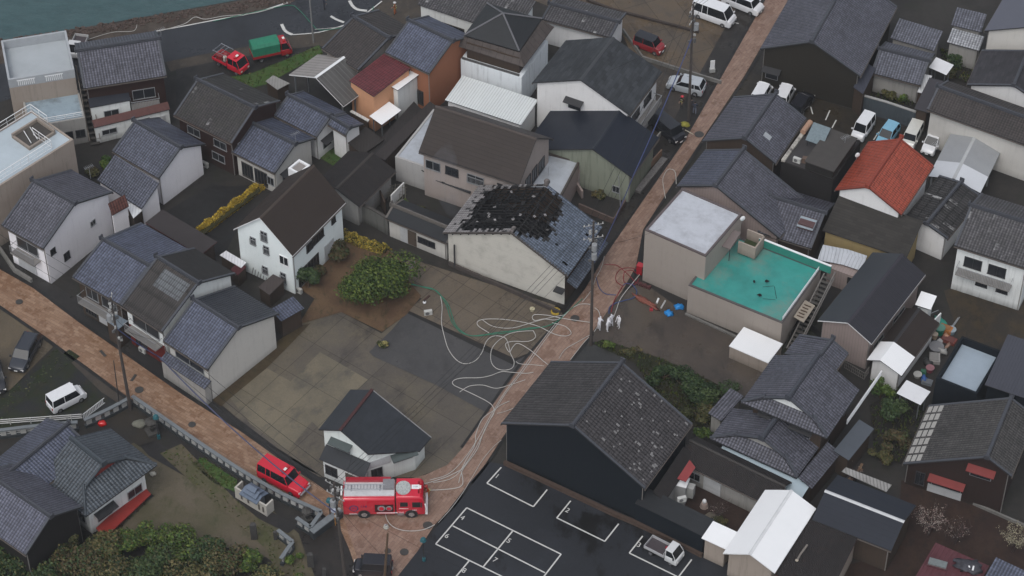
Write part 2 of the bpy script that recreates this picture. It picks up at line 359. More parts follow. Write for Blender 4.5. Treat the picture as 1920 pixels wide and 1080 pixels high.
# ================================================================ building kit
OS, OG = .45, .3
def wallmat_frame(kind): return ALU
def add_open(root, side, geo, s, z, wd, ht, kind='w'):
    """one window/door on wall `side`; geo = (origin, along, out, length) in the house's own metres"""
    o, al, out, ln = geo[side]; c = o+al*(ln*s)
    M = Matrix(((al.x, out.x, 0, c.x), (al.y, out.y, 0, c.y), (0, 0, 1, z), (0, 0, 0, 1)))
    def bx(mb, x0, x1, y0, y1, z0, z1, m=0): mb.box(x0, x1, y0, y1, z0, z1, m, M)
    h2 = wd/2
    if kind in 'wWbg':
        f = MB(); t = .06
        bx(f, -h2, h2, -.02, .07, ht-t, ht); bx(f, -h2-.03, h2+.03, -.02, .11, 0, t); bx(f, -h2, -h2+t, -.02, .07, t, ht-t); bx(f, h2-t, h2, -.02, .07, t, ht-t); bx(f, -.025, .025, -.02, .06, t, ht-t)
        fr = f.build('window', {'w': ALU, 'W': WHITEP, 'b': DARKM, 'g': ALU}[kind], root)
        p = MB(); bx(p, -h2+t, h2-t, -.01, .03, t, ht-t); p.build('pane', WINDOW, fr)
        if kind == 'g':
            r = MB()
            for k in range(int(wd/.14)+1): bx(r, -h2+.14*k, -h2+.14*k+.03, .14, .17, 0, ht*.75)
            bx(r, -h2, h2, .13, .18, ht*.72, ht*.78); bx(r, -h2, h2, .13, .18, 0, .05); r.build('grille', ALU, fr)
    elif kind == 'd':
        f = MB(); bx(f, -h2, h2, -.02, .06, 0, ht); dr = f.build('door', plain((.09, .07, .055), .5, .3), root)
        p = MB(); bx(p, h2-.14, h2-.08, .06, .11, ht*.45, ht*.52); p.build('handle', CHROME, dr)
    elif kind == 'D':
        f = MB(); bx(f, -h2, h2, -.02, .05, 0, ht)
        dr = f.build('sliding_door', plain((.05, .045, .04), .6, .3), root); p = MB()
        for k in range(4): bx(p, -h2+wd*k/4+.05, -h2+wd*(k+1)/4-.05, .05, .07, .3, ht-.1)
        p.build('pane', WINDOW, dr)
    elif kind == 's':
        f = MB(); bx(f, -h2, h2, -.02, .08, 0, ht); f.build('shutter', ribs((.42, .43, .44), .12, .1, .5, .2, .3, 0.0, 1), root)
    elif kind == 'h':
        f = MB(); bx(f, -h2, h2, -.02, .06, 0, ht); wn = f.build('window', ALU, root)
        p = MB(); bx(p, -h2+.06, h2-.06, .06, .07, .06, ht-.06); p.build('pane', WINDOW, wn)
        q = MB(); q.slab([M @ Vector(a) for a in ((-h2-.3, 0, ht+.35), (h2+.3, 0, ht+.35), (h2+.3, .75, ht+.08), (-h2-.3, .75, ht+.08))], .06)
        q.build('hood', geo.get('hood') or DARKM, wn)
    elif kind == 'R':                      # balcony with railing
        f = MB(); bx(f, -h2, h2, 0, 1.0, -.12, 0); b = f.build('balcony', plain((.22, .21, .2), .7, .4), root)
        q = MB()
        for k in range(int(wd/.16)+1): bx(q, -h2+.16*k, -h2+.16*k+.035, .95, .98, 0, .95)
        bx(q, -h2, h2, .93, 1.0, .95, 1.0); bx(q, -h2, -h2+.04, 0, .98, .9, .95); bx(q, h2-.04, h2, 0, .98, .9, .95); q.build('railing', ALU, b)
def facing(rz, v):   # does wall normal v (house frame) look at the photographer's side
    return -(sin(rz)*v.x+cos(rz)*v.y)
def auto_open(root, geo, rz, hts, seed, dens=1.0, kinds='wwwh'):
    r = random.Random(seed)
    for side, (o, al, out, ln) in [(k, v) for k, v in geo.items() if k in 'FBLR']:
        if facing(rz, out) < .1: continue
        H = hts[side]; lv = [1.0] if H < 4 else [.95, H-2.1 if H > 4.6 else 2.9]
        n = max(1, int(ln/2.7*dens))
        for zi in lv:
            for k in range(n):
                if r.random() < .18: continue
                big = zi == lv[0] and r.random() < .3
                add_open(root, side, geo, (k+.5+r.uniform(-.12, .12))/n, .1 if big else zi, min(1.7, ln/n*.62), 2.0 if big else 1.05, 'D' if big else r.choice(kinds))
def gable(key, label, roof, wall, cat='house', group=None, win='auto', ridge='tile', gutter=True, open_=False, eave=DARKM, name='house', th=.13, dens=1.0, kinds='wwwh', capm=None, os=OS, og=OG, roof2=None, tail=None, hood=None):
    x, y, rz, L, wl, wr, zl, zr, h = FIT[key]
    root = empty(name, (x, y, 0), rz, label, cat, group)
    t = MB()
    # left (+y) and right (-y) slopes
    def slope(sg, w_, z_, mi):
        a, b, c, e = (0, 0, h), (L, 0, h), (L, sg*w_, z_), (0, sg*w_, z_)
        t.slab([a, e, c, b] if sg > 0 else [a, b, c, e], th, mi, 2)
    slope(1, wl, zl, 0); slope(-1, wr, zr, 1)
    rf = t.build('roof', [roof, roof2 or roof, eave], root)
    if ridge == 'tile':
        c = MB(); c.box(-.12, L+.12, -.17, .17, h-.05, h+.17); c.box(-.08, L+.08, -.10, .10, h+.17, h+.27)
        for xe in (-.2, L+.08): c.box(xe, xe+.12, -.24, .24, h-.06, h+.42)
        c.build('ridge_cap', capm or plain((.055, .058, .068), .45, .7, 6), rf)
        v = MB()
        for sg, w_, z_ in ((1, wl, zl), (-1, wr, zr)):
            for x0 in (0.0, L-.22):
                v.slab([(x0, 0, h+.07), (x0, sg*w_, z_+.07), (x0+.22, sg*w_, z_+.07), (x0+.22, 0, h+.07)][::sg], .08)
        v.build('verge_tiles', capm or plain((.06, .064, .075), .45, .7, 6), rf)
    elif ridge == 'thin':
        c = MB()
        for sg, w_, z_ in ((1, wl, zl), (-1, wr, zr)):
            dz = (h-z_)/w_*.16
            c.slab([(-.02, 0, h+.035), (-.02, sg*.16, h+.035-dz), (L+.02, sg*.16, h+.035-dz), (L+.02, 0, h+.035)][::sg], .03)
        c.build('ridge_cap', capm or DARKM, rf)
    if gutter:
        for sg, w_, z_ in ((1, wl, zl), (-1, wr, zr)):
            g = MB(); g.box(0, L, sg*w_-.05 if sg > 0 else -w_-.07, sg*w_+.07 if sg > 0 else -w_+.05, z_-.24, z_-.14)
            g.build('gutter', plain((.10, .085, .075), .5, .3), rf)
        dp = MB(); dp.tube([(og+.1, wl-os+.06, zl-.2), (og+.1, wl-os+.06, .1)], .045, 6); dp.build('downpipe', plain((.2, .19, .18), .5, .2), root); dp = MB(); dp.tube([(og+.1, -wr+os-.06, zr-.2), (og+.1, -wr+os-.06, .1)], .045, 6); dp.build('downpipe', plain((.2, .19, .18), .5, .2), root)
    a0, a1 = og, L-og; y0, y1 = -(wr-os), wl-os
    uz = lambda yy: h-(h-(zl if yy > 0 else zr))*abs(yy)/(wl if yy > 0 else wr)-th-.03
    z0, z1, zc = uz(y0), uz(y1), h-th-.03
    W = MB()
    if open_:
        for xx in (a0, (a0+a1)/2, a1-.14):
            for yy in (y0, y1-.14): Q = MB(); Q.box(xx, xx+.14, yy, yy+.14, 0, uz(yy)-.02); Q.build('post', wall, root)
        W.box(a0, a1, y0, y0+.12, z0-.22, z0-.04); W.build('beam', wall, root); W = MB(); W.box(a0, a1, y1-.12, y1, z1-.22, z1-.04); W.build('beam', wall, root)
    else:
        P = lambda x_, y_, z_: (x_, y_, z_)
        W.face([P(a0, y0, 0), P(a0, y0, z0), P(a0, 0, zc), P(a0, y1, z1), P(a0, y1, 0)])
        W.face([P(a1, y1, 0), P(a1, y1, z1), P(a1, 0, zc), P(a1, y0, z0), P(a1, y0, 0)])
        W.face([P(a0, y1, 0), P(a0, y1, z1), P(a1, y1, z1), P(a1, y1, 0)]); W.face([P(a1, y0, 0), P(a1, y0, z0), P(a0, y0, z0), P(a0, y0, 0)])
        W.face([P(a0, y0, z0), P(a1, y0, z0), P(a1, 0, zc), P(a0, 0, zc)]); W.face([P(a0, 0, zc), P(a1, 0, zc), P(a1, y1, z1), P(a0, y1, z1)])
        W.build('wall', wall, root)
    V = Vector
    geo = {'F': (V((a0, y1, 0)), V((0, -1, 0)), V((-1, 0, 0)), y1-y0), 'B': (V((a1, y0, 0)), V((0, 1, 0)), V((1, 0, 0)), y1-y0),
           'L': (V((a1, y1, 0)), V((-1, 0, 0)), V((0, 1, 0)), a1-a0), 'R': (V((a0, y0, 0)), V((1, 0, 0)), V((0, -1, 0)), a1-a0), 'hood': hood}
    if not open_:
        if win == 'auto': auto_open(root, geo, rz, {'F': min(z0, z1), 'B': min(z0, z1), 'L': z1, 'R': z0}, key, dens, kinds)
        else:
            for q in win or (): add_open(root, q[0], geo, *q[1:])
    root['_n'] = key
    return root, rf, geo
def hip(key, label, roof, wall, capm, cat='house', both=False, gab=.55, win='auto', os=.9, name='house', gablem=None, L2=None):
    """hip-and-gable roof"""
    x, y, rz, L, wl, wr, z, h, sF, sB = FIT[key]; sF = max(sF, 1.0)
    if both: sB = max(sB, 1.0)
    else: sB = 0
    root = empty(name, (x, y, 0), rz, label, cat); t = MB()
    zg = h-(h-z)*gab; yl, yr = wl*gab, wr*gab; gF = sF; gB = L-sB
    def side(sg, w_, yg):
        p = [(gF-.35, 0, h), (gF-.35, sg*yg, zg), (0, sg*w_, z), (L, sg*w_, z)]
        if both: p += [(gB+.35, sg*yg, zg), (gB+.35, 0, h)]
        else: p += [(L, 0, h)]
        t.slab(p[::sg] if sg < 0 else p, .16, 0, 1)
    side(1, wl, yl); side(-1, wr, yr)
    t.slab([(gF+.1, yl, zg-.02), (gF+.1, -yr, zg-.02), (0, -wr, z), (0, wl, z)], .16, 0, 1)
    if both: t.slab([(gB-.1, -yr, zg-.02), (gB-.1, yl, zg-.02), (L, wl, z), (L, -wr, z)], .16, 0, 1)
    rf = t.build('roof', [roof, DARKM], root)
    c = MB(); b0, b1 = gF-.45, (gB+.45 if both else L)
    c.box(b0, b1, -.2, .2, h-.05, h+.28); c.box(b0+.05, b1, -.12, .12, h+.28, h+.40); c.box(b0-.12, b0, -.28, .28, h-.1, h+.55)
    for sg, w_, yg in ((1, wl, yl), (-1, wr, yr)):
        c.tube([(gF, sg*yg, zg+.08), (.05, sg*w_, z+.08)], .14, 6); c.tube([(gF-.3, 0, h+.05), (gF-.3, sg*yg, zg+.06)], .12, 6)
        if both: c.tube([(gB, sg*yg, zg+.08), (L-.05, sg*w_, z+.08)], .14, 6); c.tube([(gB+.3, 0, h+.05), (gB+.3, sg*yg, zg+.06)], .12, 6)
    c.build('ridge_cap', capm, rf)
    g = MB(); g.face([(gF, yl, zg-.15), (gF, -yr, zg-.15), (gF, 0, h-.2)])
    if both: g.face([(gB, -yr, zg-.15), (gB, yl, zg-.15), (gB, 0, h-.2)])
    g.build('gable_board', gablem or wall, root)
    W = MB(); W.box(os, L-(os if both else 0), -wr+os, wl-os, 0, z-.0); W.build('wall', wall, root); V = Vector
    geo = {'F': (V((os, wl-os, 0)), V((0, -1, 0)), V((-1, 0, 0)), wl+wr-2*os), 'L': (V((L, wl-os, 0)), V((-1, 0, 0)), V((0, 1, 0)), L-os), 'R': (V((os, -wr+os, 0)), V((1, 0, 0)), V((0, -1, 0)), L-os)}
    if win == 'auto': auto_open(root, geo, rz, {'F': z, 'L': z, 'R': z}, key)
    else:
        for q in win or (): add_open(root, q[0], geo, *q[1:])
    return root, rf, geo
def shed(key, label, roof, wall=None, cat='lean-to', group=None, name='shed', win=None, posts=False, th=.09, ins=.25, eave=None, zb=0.0, parapet=0.0, parm=None, deckdrop=.0):
    """single-pitch or flat roof; parapet > 0 makes a flat deck behind raised edges"""
    x, y, rz, L, w_, z1, z2 = FIT[key]
    root = empty(name, (x, y, 0), rz, label, cat, group); sg = 1 if w_ > 0 else -1
    if parapet:
        z1 = z2 = (z1+z2)/2-parapet; y0, y1 = (0, w_) if sg > 0 else (w_, 0); t = .22
        W = MB(); W.box(0, L, y0, y1, zb, z1-.02); W.build('wall', wall, root)
        D = MB(); D.box(t, L-t, y0+t, y1-t, z1-.02, z1+.03); D.build('roof_deck', roof, root)
        P = MB(); zt = z1+parapet
        P.box(0, L, y0, y0+t, z1-.02, zt); P.box(0, L, y1-t, y1, z1-.02, zt); P.box(0, t, y0+t, y1-t, z1-.02, zt); P.box(L-t, L, y0+t, y1-t, z1-.02, zt); P.build('parapet', parm or wall, root)
    else:
        t = MB(); p = [(0, 0, z1), (L, 0, z1), (L, w_, z2), (0, w_, z2)]; t.slab(p if sg > 0 else p[::-1], th, 0, 1)
        rf = t.build('roof', [roof, eave or DARKM], root); t0 = min(ins, abs(w_)*.3)
        y0, y1 = (t0, w_-t0) if sg > 0 else (w_+t0, -t0)
        zt = lambda yy: z1+(z2-z1)*(yy/w_)-th-.02
        W = MB()
        if posts:
            for xx in (t0, L-t0-.09):
                for yy in (y0, y1-.09): W = MB(); W.box(xx, xx+.09, yy, yy+.09, 0, zt(yy)); W.build('post', wall or GREYM, root)
        else:
            a, b = t0, L-t0; P = lambda x_, y_, q: (x_, y_, q)
            A = [P(a, y0, zb), P(b, y0, zb), P(b, y1, zb), P(a, y1, zb)]; B = [P(a, y0, zt(y0)), P(b, y0, zt(y0)), P(b, y1, zt(y1)), P(a, y1, zt(y1))]
            for i in range(4): j = (i+1) % 4; W.face([A[i], A[j], B[j], B[i]])
            W.face(B); W.build('wall', wall, root)
    V = Vector; t0 = 0 if parapet else min(ins, abs(w_)*.3); s0 = 0 if sg > 0 else w_; s1 = w_ if sg > 0 else 0
    geo = {'A': (V((t0, s0+t0, 0)), V((1, 0, 0)), V((0, -1, 0)), L-2*t0), 'L': (V((t0, s1-t0, 0)), V((0, -1, 0)), V((-1, 0, 0)), abs(w_)-2*t0), 'R': (V((L-t0, s0+t0, 0)), V((0, 1, 0)), V((1, 0, 0)), abs(w_)-2*t0)}
    for q in win or (): add_open(root, q[0], geo, *q[1:])
    return root, geo

# ================================================================ the ground
@cached
def ground_mat(c, c2, c3, sc=.12, rough=.7, wet=.5, rot=0.0, jx=0.0, jy=0.0, jw=.03, fine=6.0, name='ground_surface', m1=(.42, .6), m2=(.52, .68), spec=.4):
    kk = .62 if max(c) < .06 else .92; c, c2, c3 = [tuple(x*kk for x in q) for q in (c, c2, c3)]
    t = NT(name, rough, spec*.6); v = t.rot(t.obj(), rot) if rot else t.obj()
    a = t.noise(v, sc, 7, .68); b = t.noise(t.scale(v, (1.3, .7, 1)), sc*2.7, 7, .7); f = t.noise(v, fine, 5, .75)
    colr = t.mix(t.step(a, *m1), c, c2); colr = t.mix(t.step(b, *m2), colr, c3)
    colr = t.mix(t.math('MULTIPLY', t.step(f, .35, .75), .45), colr, t.mix(.5, colr, (.0, .0, .0)))
    if jx:
        br = t.n('ShaderNodeTexBrick'); br.offset = 0; br.inputs['Scale'].default_value = 1.0; br.inputs['Brick Width'].default_value = jx; br.inputs['Row Height'].default_value = jy
        br.inputs['Mortar Size'].default_value = jw; br.inputs['Mortar Smooth'].default_value = .3; br.inputs['Color1'].default_value = (1,1,1,1); br.inputs['Color2'].default_value = (.90,.90,.90,1); br.inputs['Mortar'].default_value = (.42,.42,.40,1)
        t.l(v, br.inputs['Vector']); colr = t.mix(1.0, colr, br.outputs['Color'], 'MULTIPLY')
    t.col(colr); t.bump(f, .012, .35)
    t.rough(t.math('SUBTRACT', rough, t.math('MULTIPLY', t.step(a, .45, .62), wet))); return t.m
@cached
def pavers(c1, c2, c3, rot, name='brick_paving'):
    t = NT(name, .55, .4); v = t.rot(t.obj(), rot)
    br = t.n('ShaderNodeTexBrick'); br.inputs['Scale'].default_value = 1.0; br.inputs['Brick Width'].default_value = .62; br.inputs['Row Height'].default_value = .31
    br.inputs['Mortar Size'].default_value = .012; br.inputs['Mortar Smooth'].default_value = .5; br.inputs['Bias'].default_value = -.1
    br.inputs['Color1'].default_value = (*c1, 1); br.inputs['Color2'].default_value = (*c2, 1); br.inputs['Mortar'].default_value = (*lerp(c1, (.02,.02,.02), .55), 1); t.l(v, br.inputs['Vector'])
    a = t.noise(v, .42, 6, .7); b = t.noise(t.scale(v, (.35, 1.6, 1)), 1.1, 6, .75); f = t.noise(v, 9, 4, .7)
    colr = t.mix(t.math('MULTIPLY', t.step(a, .48, .66), .8), br.outputs['Color'], c3)
    colr = t.mix(t.math('MULTIPLY', t.step(b, .5, .72), .55), colr, lerp(c1, (.03, .025, .02), .45))
    colr = t.mix(t.math('MULTIPLY', f, .35), colr, (.03, .02, .015)); t.col(colr); t.bump(br.outputs['Fac'], .01, .4)
    t.rough(t.math('SUBTRACT', .62, t.math('MULTIPLY', t.step(a, .40, .56), .36))); return t.m
def sheet(name, pts, mat, layer=1, label=None, cat=None, kind='structure', z=None, thick=None):
    z = .018*layer if z is None else z; mb = MB(); P = [G(px, py, z) for px, py in pts]
    ar = sum(a.x*b.y-b.x*a.y for a, b in zip(P, P[1:]+P[:1]))
    if ar < 0: P = P[::-1]
    if thick: mb.slab(P, thick)
    else: mb.face(P)
    me = mb; o = me.build(name, mat); tag(o, label, cat, None, kind)
    return o
def smooth_px(pts, n=6):
    out = []
    for i in range(len(pts)-1):
        p0, p1, p2, p3 = pts[max(i-1, 0)], pts[i], pts[i+1], pts[min(i+2, len(pts)-1)]
        for k in range(n):
            t = k/n
            out.append(tuple(.5*((2*b)+(-a+c)*t+(2*a-5*b+4*c-d)*t*t+(-a+3*b-3*c+d)*t**3) for a, b, c, d in zip(p0, p1, p2, p3)))
    return out+[tuple(pts[-1])]
def strip(name, pts, wd, mat, layer=2, z=None, h=0.0, sm=True, kind='structure', **k):
    """a band of real width along a line on the ground (paint, gutter, kerb)"""
    z = .018*layer if z is None else z; q = [G(px, py, z) for px, py in (smooth_px(pts, 4) if sm and len(pts) > 2 else pts)]
    Lf, Rt = [], []
    for i, p in enumerate(q):
        t = (q[min(i+1, len(q)-1)]-q[max(i-1, 0)]).normalized(); n = Vector((-t.y, t.x, 0))*(wd/2); Lf.append(p+n); Rt.append(p-n)
    mb = MB(); up = Vector((0, 0, h))
    for i in range(len(q)-1):
        mb.face([Rt[i]+up, Rt[i+1]+up, Lf[i+1]+up, Lf[i]+up])
        if h: mb.face([Rt[i], Rt[i+1], Rt[i+1]+up, Rt[i]+up]); mb.face([Lf[i+1], Lf[i], Lf[i]+up, Lf[i+1]+up])
    if h:
        mb.face([Rt[0], Rt[0]+up, Lf[0]+up, Lf[0]]); mb.face([Rt[-1], Lf[-1], Lf[-1]+up, Rt[-1]+up])
    o = mb.build(name, mat); return tag(o, k.get('label'), k.get('cat'), k.get('group'), kind)
ASPH = ground_mat((.020, .022, .027), (.035, .038, .047), (.015, .015, .017), .07, .5, .25, name='wet_asphalt')
ASPH2 = ground_mat((.022, .020, .019), (.052, .045, .039), (.016, .015, .014), .09, .5, .3, name='old_wet_asphalt')
EARTH = ground_mat((.022, .020, .017), (.035, .030, .022), (.030, .036, .018), .18, .85, .25, name='bare_earth')
# base sheet: everything landward of the shoreline, out to the horizon
coast = [(-900, 190), (0, 77), (120, 58), (300, 26), (480, -6), (760, -52), (1500, -160), (2600, -330)]
mb = MB(); P = [G(*p, 0) for p in coast]; P = [P[0]+Vector((-700, -120, 0))]+P+[P[-1]+Vector((900, 500, 0)), Vector((1500, -900, 0)), Vector((-1500, -900, 0))]
mb.face(P[::-1]); tag(mb.build('ground', ground_mat((.040, .037, .035), (.056, .050, .043), (.042, .043, .032), .15, .75, .3, name='wet_ground')), kind='structure')
t = NT('sea_water', .12, .5); nz = t.noise(t.scale(t.obj(), (.5, 1.1, 1)), .9, 8, .7); t.col(t.ramp(nz, [(.3, (.026, .062, .066)), (.7, (.044, .092, .096))])); t.bump(nz, .25, .6)
mb = MB(); mb.face([(-2500, -600, -1.6), (2500, -600, -1.6), (2500, 3500, -1.6), (-2500, 3500, -1.6)]); tag(mb.build('sea', t.m), kind='structure')
mb = MB(); q = [G(*p, 0) for p in coast]
for a, b in zip(q, q[1:]): mb.face([a, b, b-Vector((0,0,2)), a-Vector((0,0,2))])
tag(mb.build('seawall', CONC), 'stained concrete seawall along the grey-green water', 'seawall')
STRIPM = ground_mat((.060, .047, .038), (.085, .068, .055), (.035, .028, .022), .3, .8, .2, name='quay_concrete')
sheet('quay', [(-60, 98), (0, 79), (120, 60), (300, 28), (480, -4), (600, -25), (560, -8), (480, 24), (300, 60), (150, 84), (-60, 135)], STRIPM, 1)
sheet('shore_road', [(-80, 140), (150, 84), (300, 59), (480, 23), (548, -2), (640, -45), (790, -60), (716, 0), (686, 26), (650, 46), (600, 61), (540, 68), (480, 84), (400, 98), (310, 116), (140, 150), (-80, 215)], ground_mat((.044, .048, .057), (.058, .063, .073), (.035, .037, .043), .08, .45, .25, name='shore_asphalt'), 2)
sheet('roadside_strip', [(310, 116), (400, 98), (480, 84), (540, 68), (600, 61), (660, 45), (716, 0), (800, -40), (800, 40), (700, 90), (600, 86), (540, 92), (400, 116), (320, 134)], ground_mat((.075, .062, .05), (.05, .043, .036), (.095, .08, .062), .5, .8, .2, name='tan_concrete'), 1)
sheet('shore_yard', [(330, 130), (400, 116), (600, 84), (610, 100), (520, 160), (440, 160), (330, 200)], ground_mat((.030, .029, .028), (.042, .038, .034), (.022, .021, .02), .4, .6, .3, name='yard_gravel'), 2)
# brick-paved streets
WARM = ((.200, .108, .070), (.290, .170, .115), (.235, .085, .042))
PAV_B = pavers((.245, .142, .085), (.37, .245, .165), (.190, .102, .058), .60); PAV_A = pavers((.255, .160, .118), (.34, .232, .178), (.195, .115, .080), -1.02)
sb_up = [(-60, 470), (0, 505), (62, 540), (150, 606), (245, 672), (345, 742), (450, 808), (520, 858), (590, 905), (625, 930)]
sb_lo = [(-60, 535), (0, 572), (80, 627), (160, 685), (237, 742), (330, 800), (430, 866), (520, 918), (608, 966), (635, 985), (655, 1030), (672, 1080), (690, 1130)]
sa_l = [(1478, -70), (1437, 0), (1360, 135), (1282, 270), (1205, 380), (1132, 487), (1100, 540), (1060, 592), (1000, 660), (960, 710), (905, 790), (870, 840), (840, 872), (800, 890), (740, 905), (640, 925)]
sa_r = [(1515, -70), (1480, 0), (1440, 62), (1395, 140), (1330, 238), (1262, 340), (1204, 430), (1190, 500), (1165, 545), (1107, 625), (1068, 675), (1000, 745), (960, 792), (935, 828), (908, 870), (880, 905), (845, 950), (812, 985), (780, 1035), (740, 1085), (720, 1130)]
sheet('paved_street', sb_up+[(650, 940)]+[(700, 960), (700, 1130)]+sb_lo[::-1], PAV_B, 3)
sa_l = [(a-2, b) for a, b in sa_l]; sa_r = [(a+2, b) for a, b in sa_r]
sheet('paved_street', sa_l+[(640, 960), (668, 1040), (676, 1130)]+sa_r[::-1], PAV_A, 4)
GUT = ground_mat((.030, .030, .030), (.045, .042, .040), (.02, .02, .02), .6, .6, .3, name='kerb_concrete')
strip('street_gutter', [(a+2, b-3) for a, b in sb_up[:9]], .32, GUT, 5); strip('street_gutter', [(a-2, b+3) for a, b in sb_lo[:9]], .30, GUT, 5)
strip('street_gutter', [(a-3, b-1) for a, b in sa_l[1:12]], .26, GUT, 5); strip('street_gutter', [(a+4, b+1) for a, b in sa_r[1:9]], .22, GUT, 5); strip('street_gutter', [(a+3, b+1) for a, b in sa_r[9:18]], .22, GUT, 5)
sheet('street_side', [(-60, 400), (0, 470), (160, 570), (260, 640), (400, 745), (440, 780), (520, 840), (600, 890), (640, 915), (625, 930), (590, 905), (520, 858), (450, 808), (345, 742), (245, 672), (150, 606), (62, 540), (-60, 470)], ground_mat((.042, .041, .041), (.058, .054, .050), (.03, .03, .028), .3, .55, .35, name='dark_verge'), 2)
sheet('street_side', [(1410, -60), (1437, 0), (1282, 270), (1132, 487), (1060, 592), (1040, 575), (1110, 470), (1190, 330), (1260, 230), (1400, -20)], ground_mat((.046, .042, .039), (.058, .052, .046), (.032, .03, .028), .3, .5, .35, name='wet_verge'), 3)
# lots
sheet('north_lot', [(960, -60), (1410, -60), (1425, 0), (1345, 150), (1245, 235), (1165, 60), (1030, 12), (1000, 0)], ground_mat((.105, .085, .066), (.135, .098, .062), (.060, .050, .043), .13, .45, .3, -.42, 3.2, 5.0, .035, name='stained_concrete'), 1)
sheet('north_lot_parking', [(1200, 112), (1240, 118), (1300, 138), (1345, 150), (1250, 300), (1160, 330), (1190, 250)], ground_mat((.060, .051, .044), (.085, .068, .052), (.036, .032, .029), .25, .45, .3, name='wet_lot'), 2)
LOTC = ground_mat((.112, .098, .082), (.150, .128, .094), (.070, .062, .056), .10, .55, .32, .64, 3.6, 4.4, .03, name='lot_concrete')
sheet('concrete_lot', [(395, 752), (470, 690), (560, 608), (600, 596), (640, 585), (715, 625), (760, 590), (960, 690), (985, 690), (960, 712), (905, 792), (870, 842), (838, 874), (780, 895), (600, 895), (520, 845), (450, 795)], LOTC, 2)
sheet('concrete_lot', [(430, 745), (500, 690), (545, 715), (600, 660), (690, 712), (640, 760), (600, 805), (585, 790), (540, 845), (470, 795)], ground_mat((.195, .168, .120), (.150, .132, .098), (.110, .100, .082), .16, .6, .3, .64, 3.6, 4.4, .03, name='lot_concrete_pale'), 3)
sheet('concrete_lot', [(398, 750), (520, 640), (556, 612), (582, 606), (540, 650), (500, 690), (430, 748), (415, 762)], ground_mat((.060, .042, .024), (.085, .065, .036), (.045, .040, .022), .35, .6, .3, .64, 3.6, 4.4, .02, name='mossy_concrete'), 4)
sheet('asphalt_patch', [(762, 586), (960, 680), (1000, 660), (960, 710), (915, 775), (818, 722), (700, 668), (692, 660), (735, 618)], ground_mat((.066, .065, .066), (.082, .079, .078), (.055, .053, .053), .12, .5, .3, name='lot_asphalt'), 4)
sheet('slab_lot', [(752, 498), (770, 485), (1050, 575), (1085, 560), (1060, 592), (1010, 655), (965, 672), (765, 582), (790, 560), (740, 510)], ground_mat((.150, .122, .092), (.125, .102, .078), (.100, .085, .070), .22, .55, .3, .655, 2.05, 2.6, .035, name='concrete_slabs'), 3)
strip('drain_channel', [(763, 584), (968, 684)], .35, plain((.018, .017, .016), .7, .3), 5, sm=False)
sheet('garden_soil', [(560, 608), (590, 560), (560, 540), (600, 480), (645, 440), (730, 470), (762, 495), (752, 510), (790, 555), (762, 590), (716, 622), (640, 585)], ground_mat((.130, .082, .046), (.090, .052, .030), (.045, .040, .020), .4, .85, .15, name='orange_soil'), 5)
sheet('east_lot', [(1128, 598), (1150, 560), (1205, 528), (1290, 590), (1375, 632), (1440, 690), (1400, 745), (1340, 735), (1240, 705), (1180, 660), (1100, 648)], ground_mat((.066, .054, .047), (.092, .075, .060), (.036, .031, .028), .11, .42, .28, name='east_lot_asphalt'), 2)
sheet('east_alley', [(1068, 676), (1110, 640), (1180, 662), (1165, 682), (1030, 674)], ground_mat((.058, .058, .058), (.07, .07, .068), (.045, .045, .045), .3, .6, .3, name='alley_concrete'), 3)
sheet('parking_lot', [(915, 866), (1000, 880), (1200, 968), (1320, 1035), (1500, 1110), (1500, 1200), (700, 1200), (742, 1085), (800, 1012), (845, 950), (880, 905)], ground_mat((.038, .041, .048), (.050, .054, .064), (.017, .017, .017), .045, .42, .2, name='parking_asphalt', m1=(.44, .54), m2=(.54, .60)), 5)
sheet('car_yard', [(-60, 560), (0, 575), (60, 620), (100, 650), (20, 730), (-60, 770)], ground_mat((.120, .096, .066), (.09, .074, .053), (.14, .11, .07), .25, .55, .3, name='yard_concrete'), 2)
sheet('car_yard', [(20, 730), (105, 652), (235, 745), (225, 760), (150, 790), (-60, 812), (-60, 770)], ground_mat((.033, .034, .036), (.034, .042, .016), (.055, .042, .026), .30, .6, .35, name='mossy_yard'), 3)
sheet('car_yard', [(105, 652), (80, 628), (240, 745), (225, 758), (190, 735)], ground_mat((.070, .058, .046), (.055, .047, .04), (.045, .04, .034), .4, .6, .3, name='yard_edge'), 4)
sheet('north_east_lot', [(1345, 190), (1395, 130), (1600, 210), (1725, 250), (1760, 270), (1690, 300), (1600, 300), (1520, 235), (1400, 200)], ground_mat((.045, .038, .030), (.062, .050, .034), (.030, .026, .022), .4, .55, .3, name='dark_lot'), 1)
sheet('back_yard', [(270, 420), (400, 345), (430, 350), (490, 345), (450, 420), (420, 480), (330, 430)], ground_mat((.030, .029, .029), (.036, .035, .034), (.024, .024, .022), .4, .6, .3, name='back_yard_asphalt'), 1)
sheet('back_yard', [(1770, 545), (1850, 520), (1960, 590), (1960, 640), (1880, 655), (1800, 640)], ground_mat((.052, .043, .034), (.085, .062, .034), (.034, .030, .026), .3, .6, .3, name='brown_yard'), 1)
sheet('shrine_ground', [(190, 870), (250, 830), (350, 850), (480, 930), (560, 1000), (590, 1080), (-60, 1150), (-60, 1040), (180, 1000), (290, 930)], ground_mat((.125, .104, .074), (.090, .080, .046), (.060, .064, .030), .22, .85, .2, name='shrine_soil'), 1)
sheet('shrine_path', [(262, 836), (290, 826), (390, 890), (480, 945), (560, 985), (540, 1000), (470, 965), (380, 912), (280, 855)], ground_mat((.040, .037, .036), (.048, .044, .042), (.034, .032, .03), .6, .6, .2, name='path_stone'), 2)
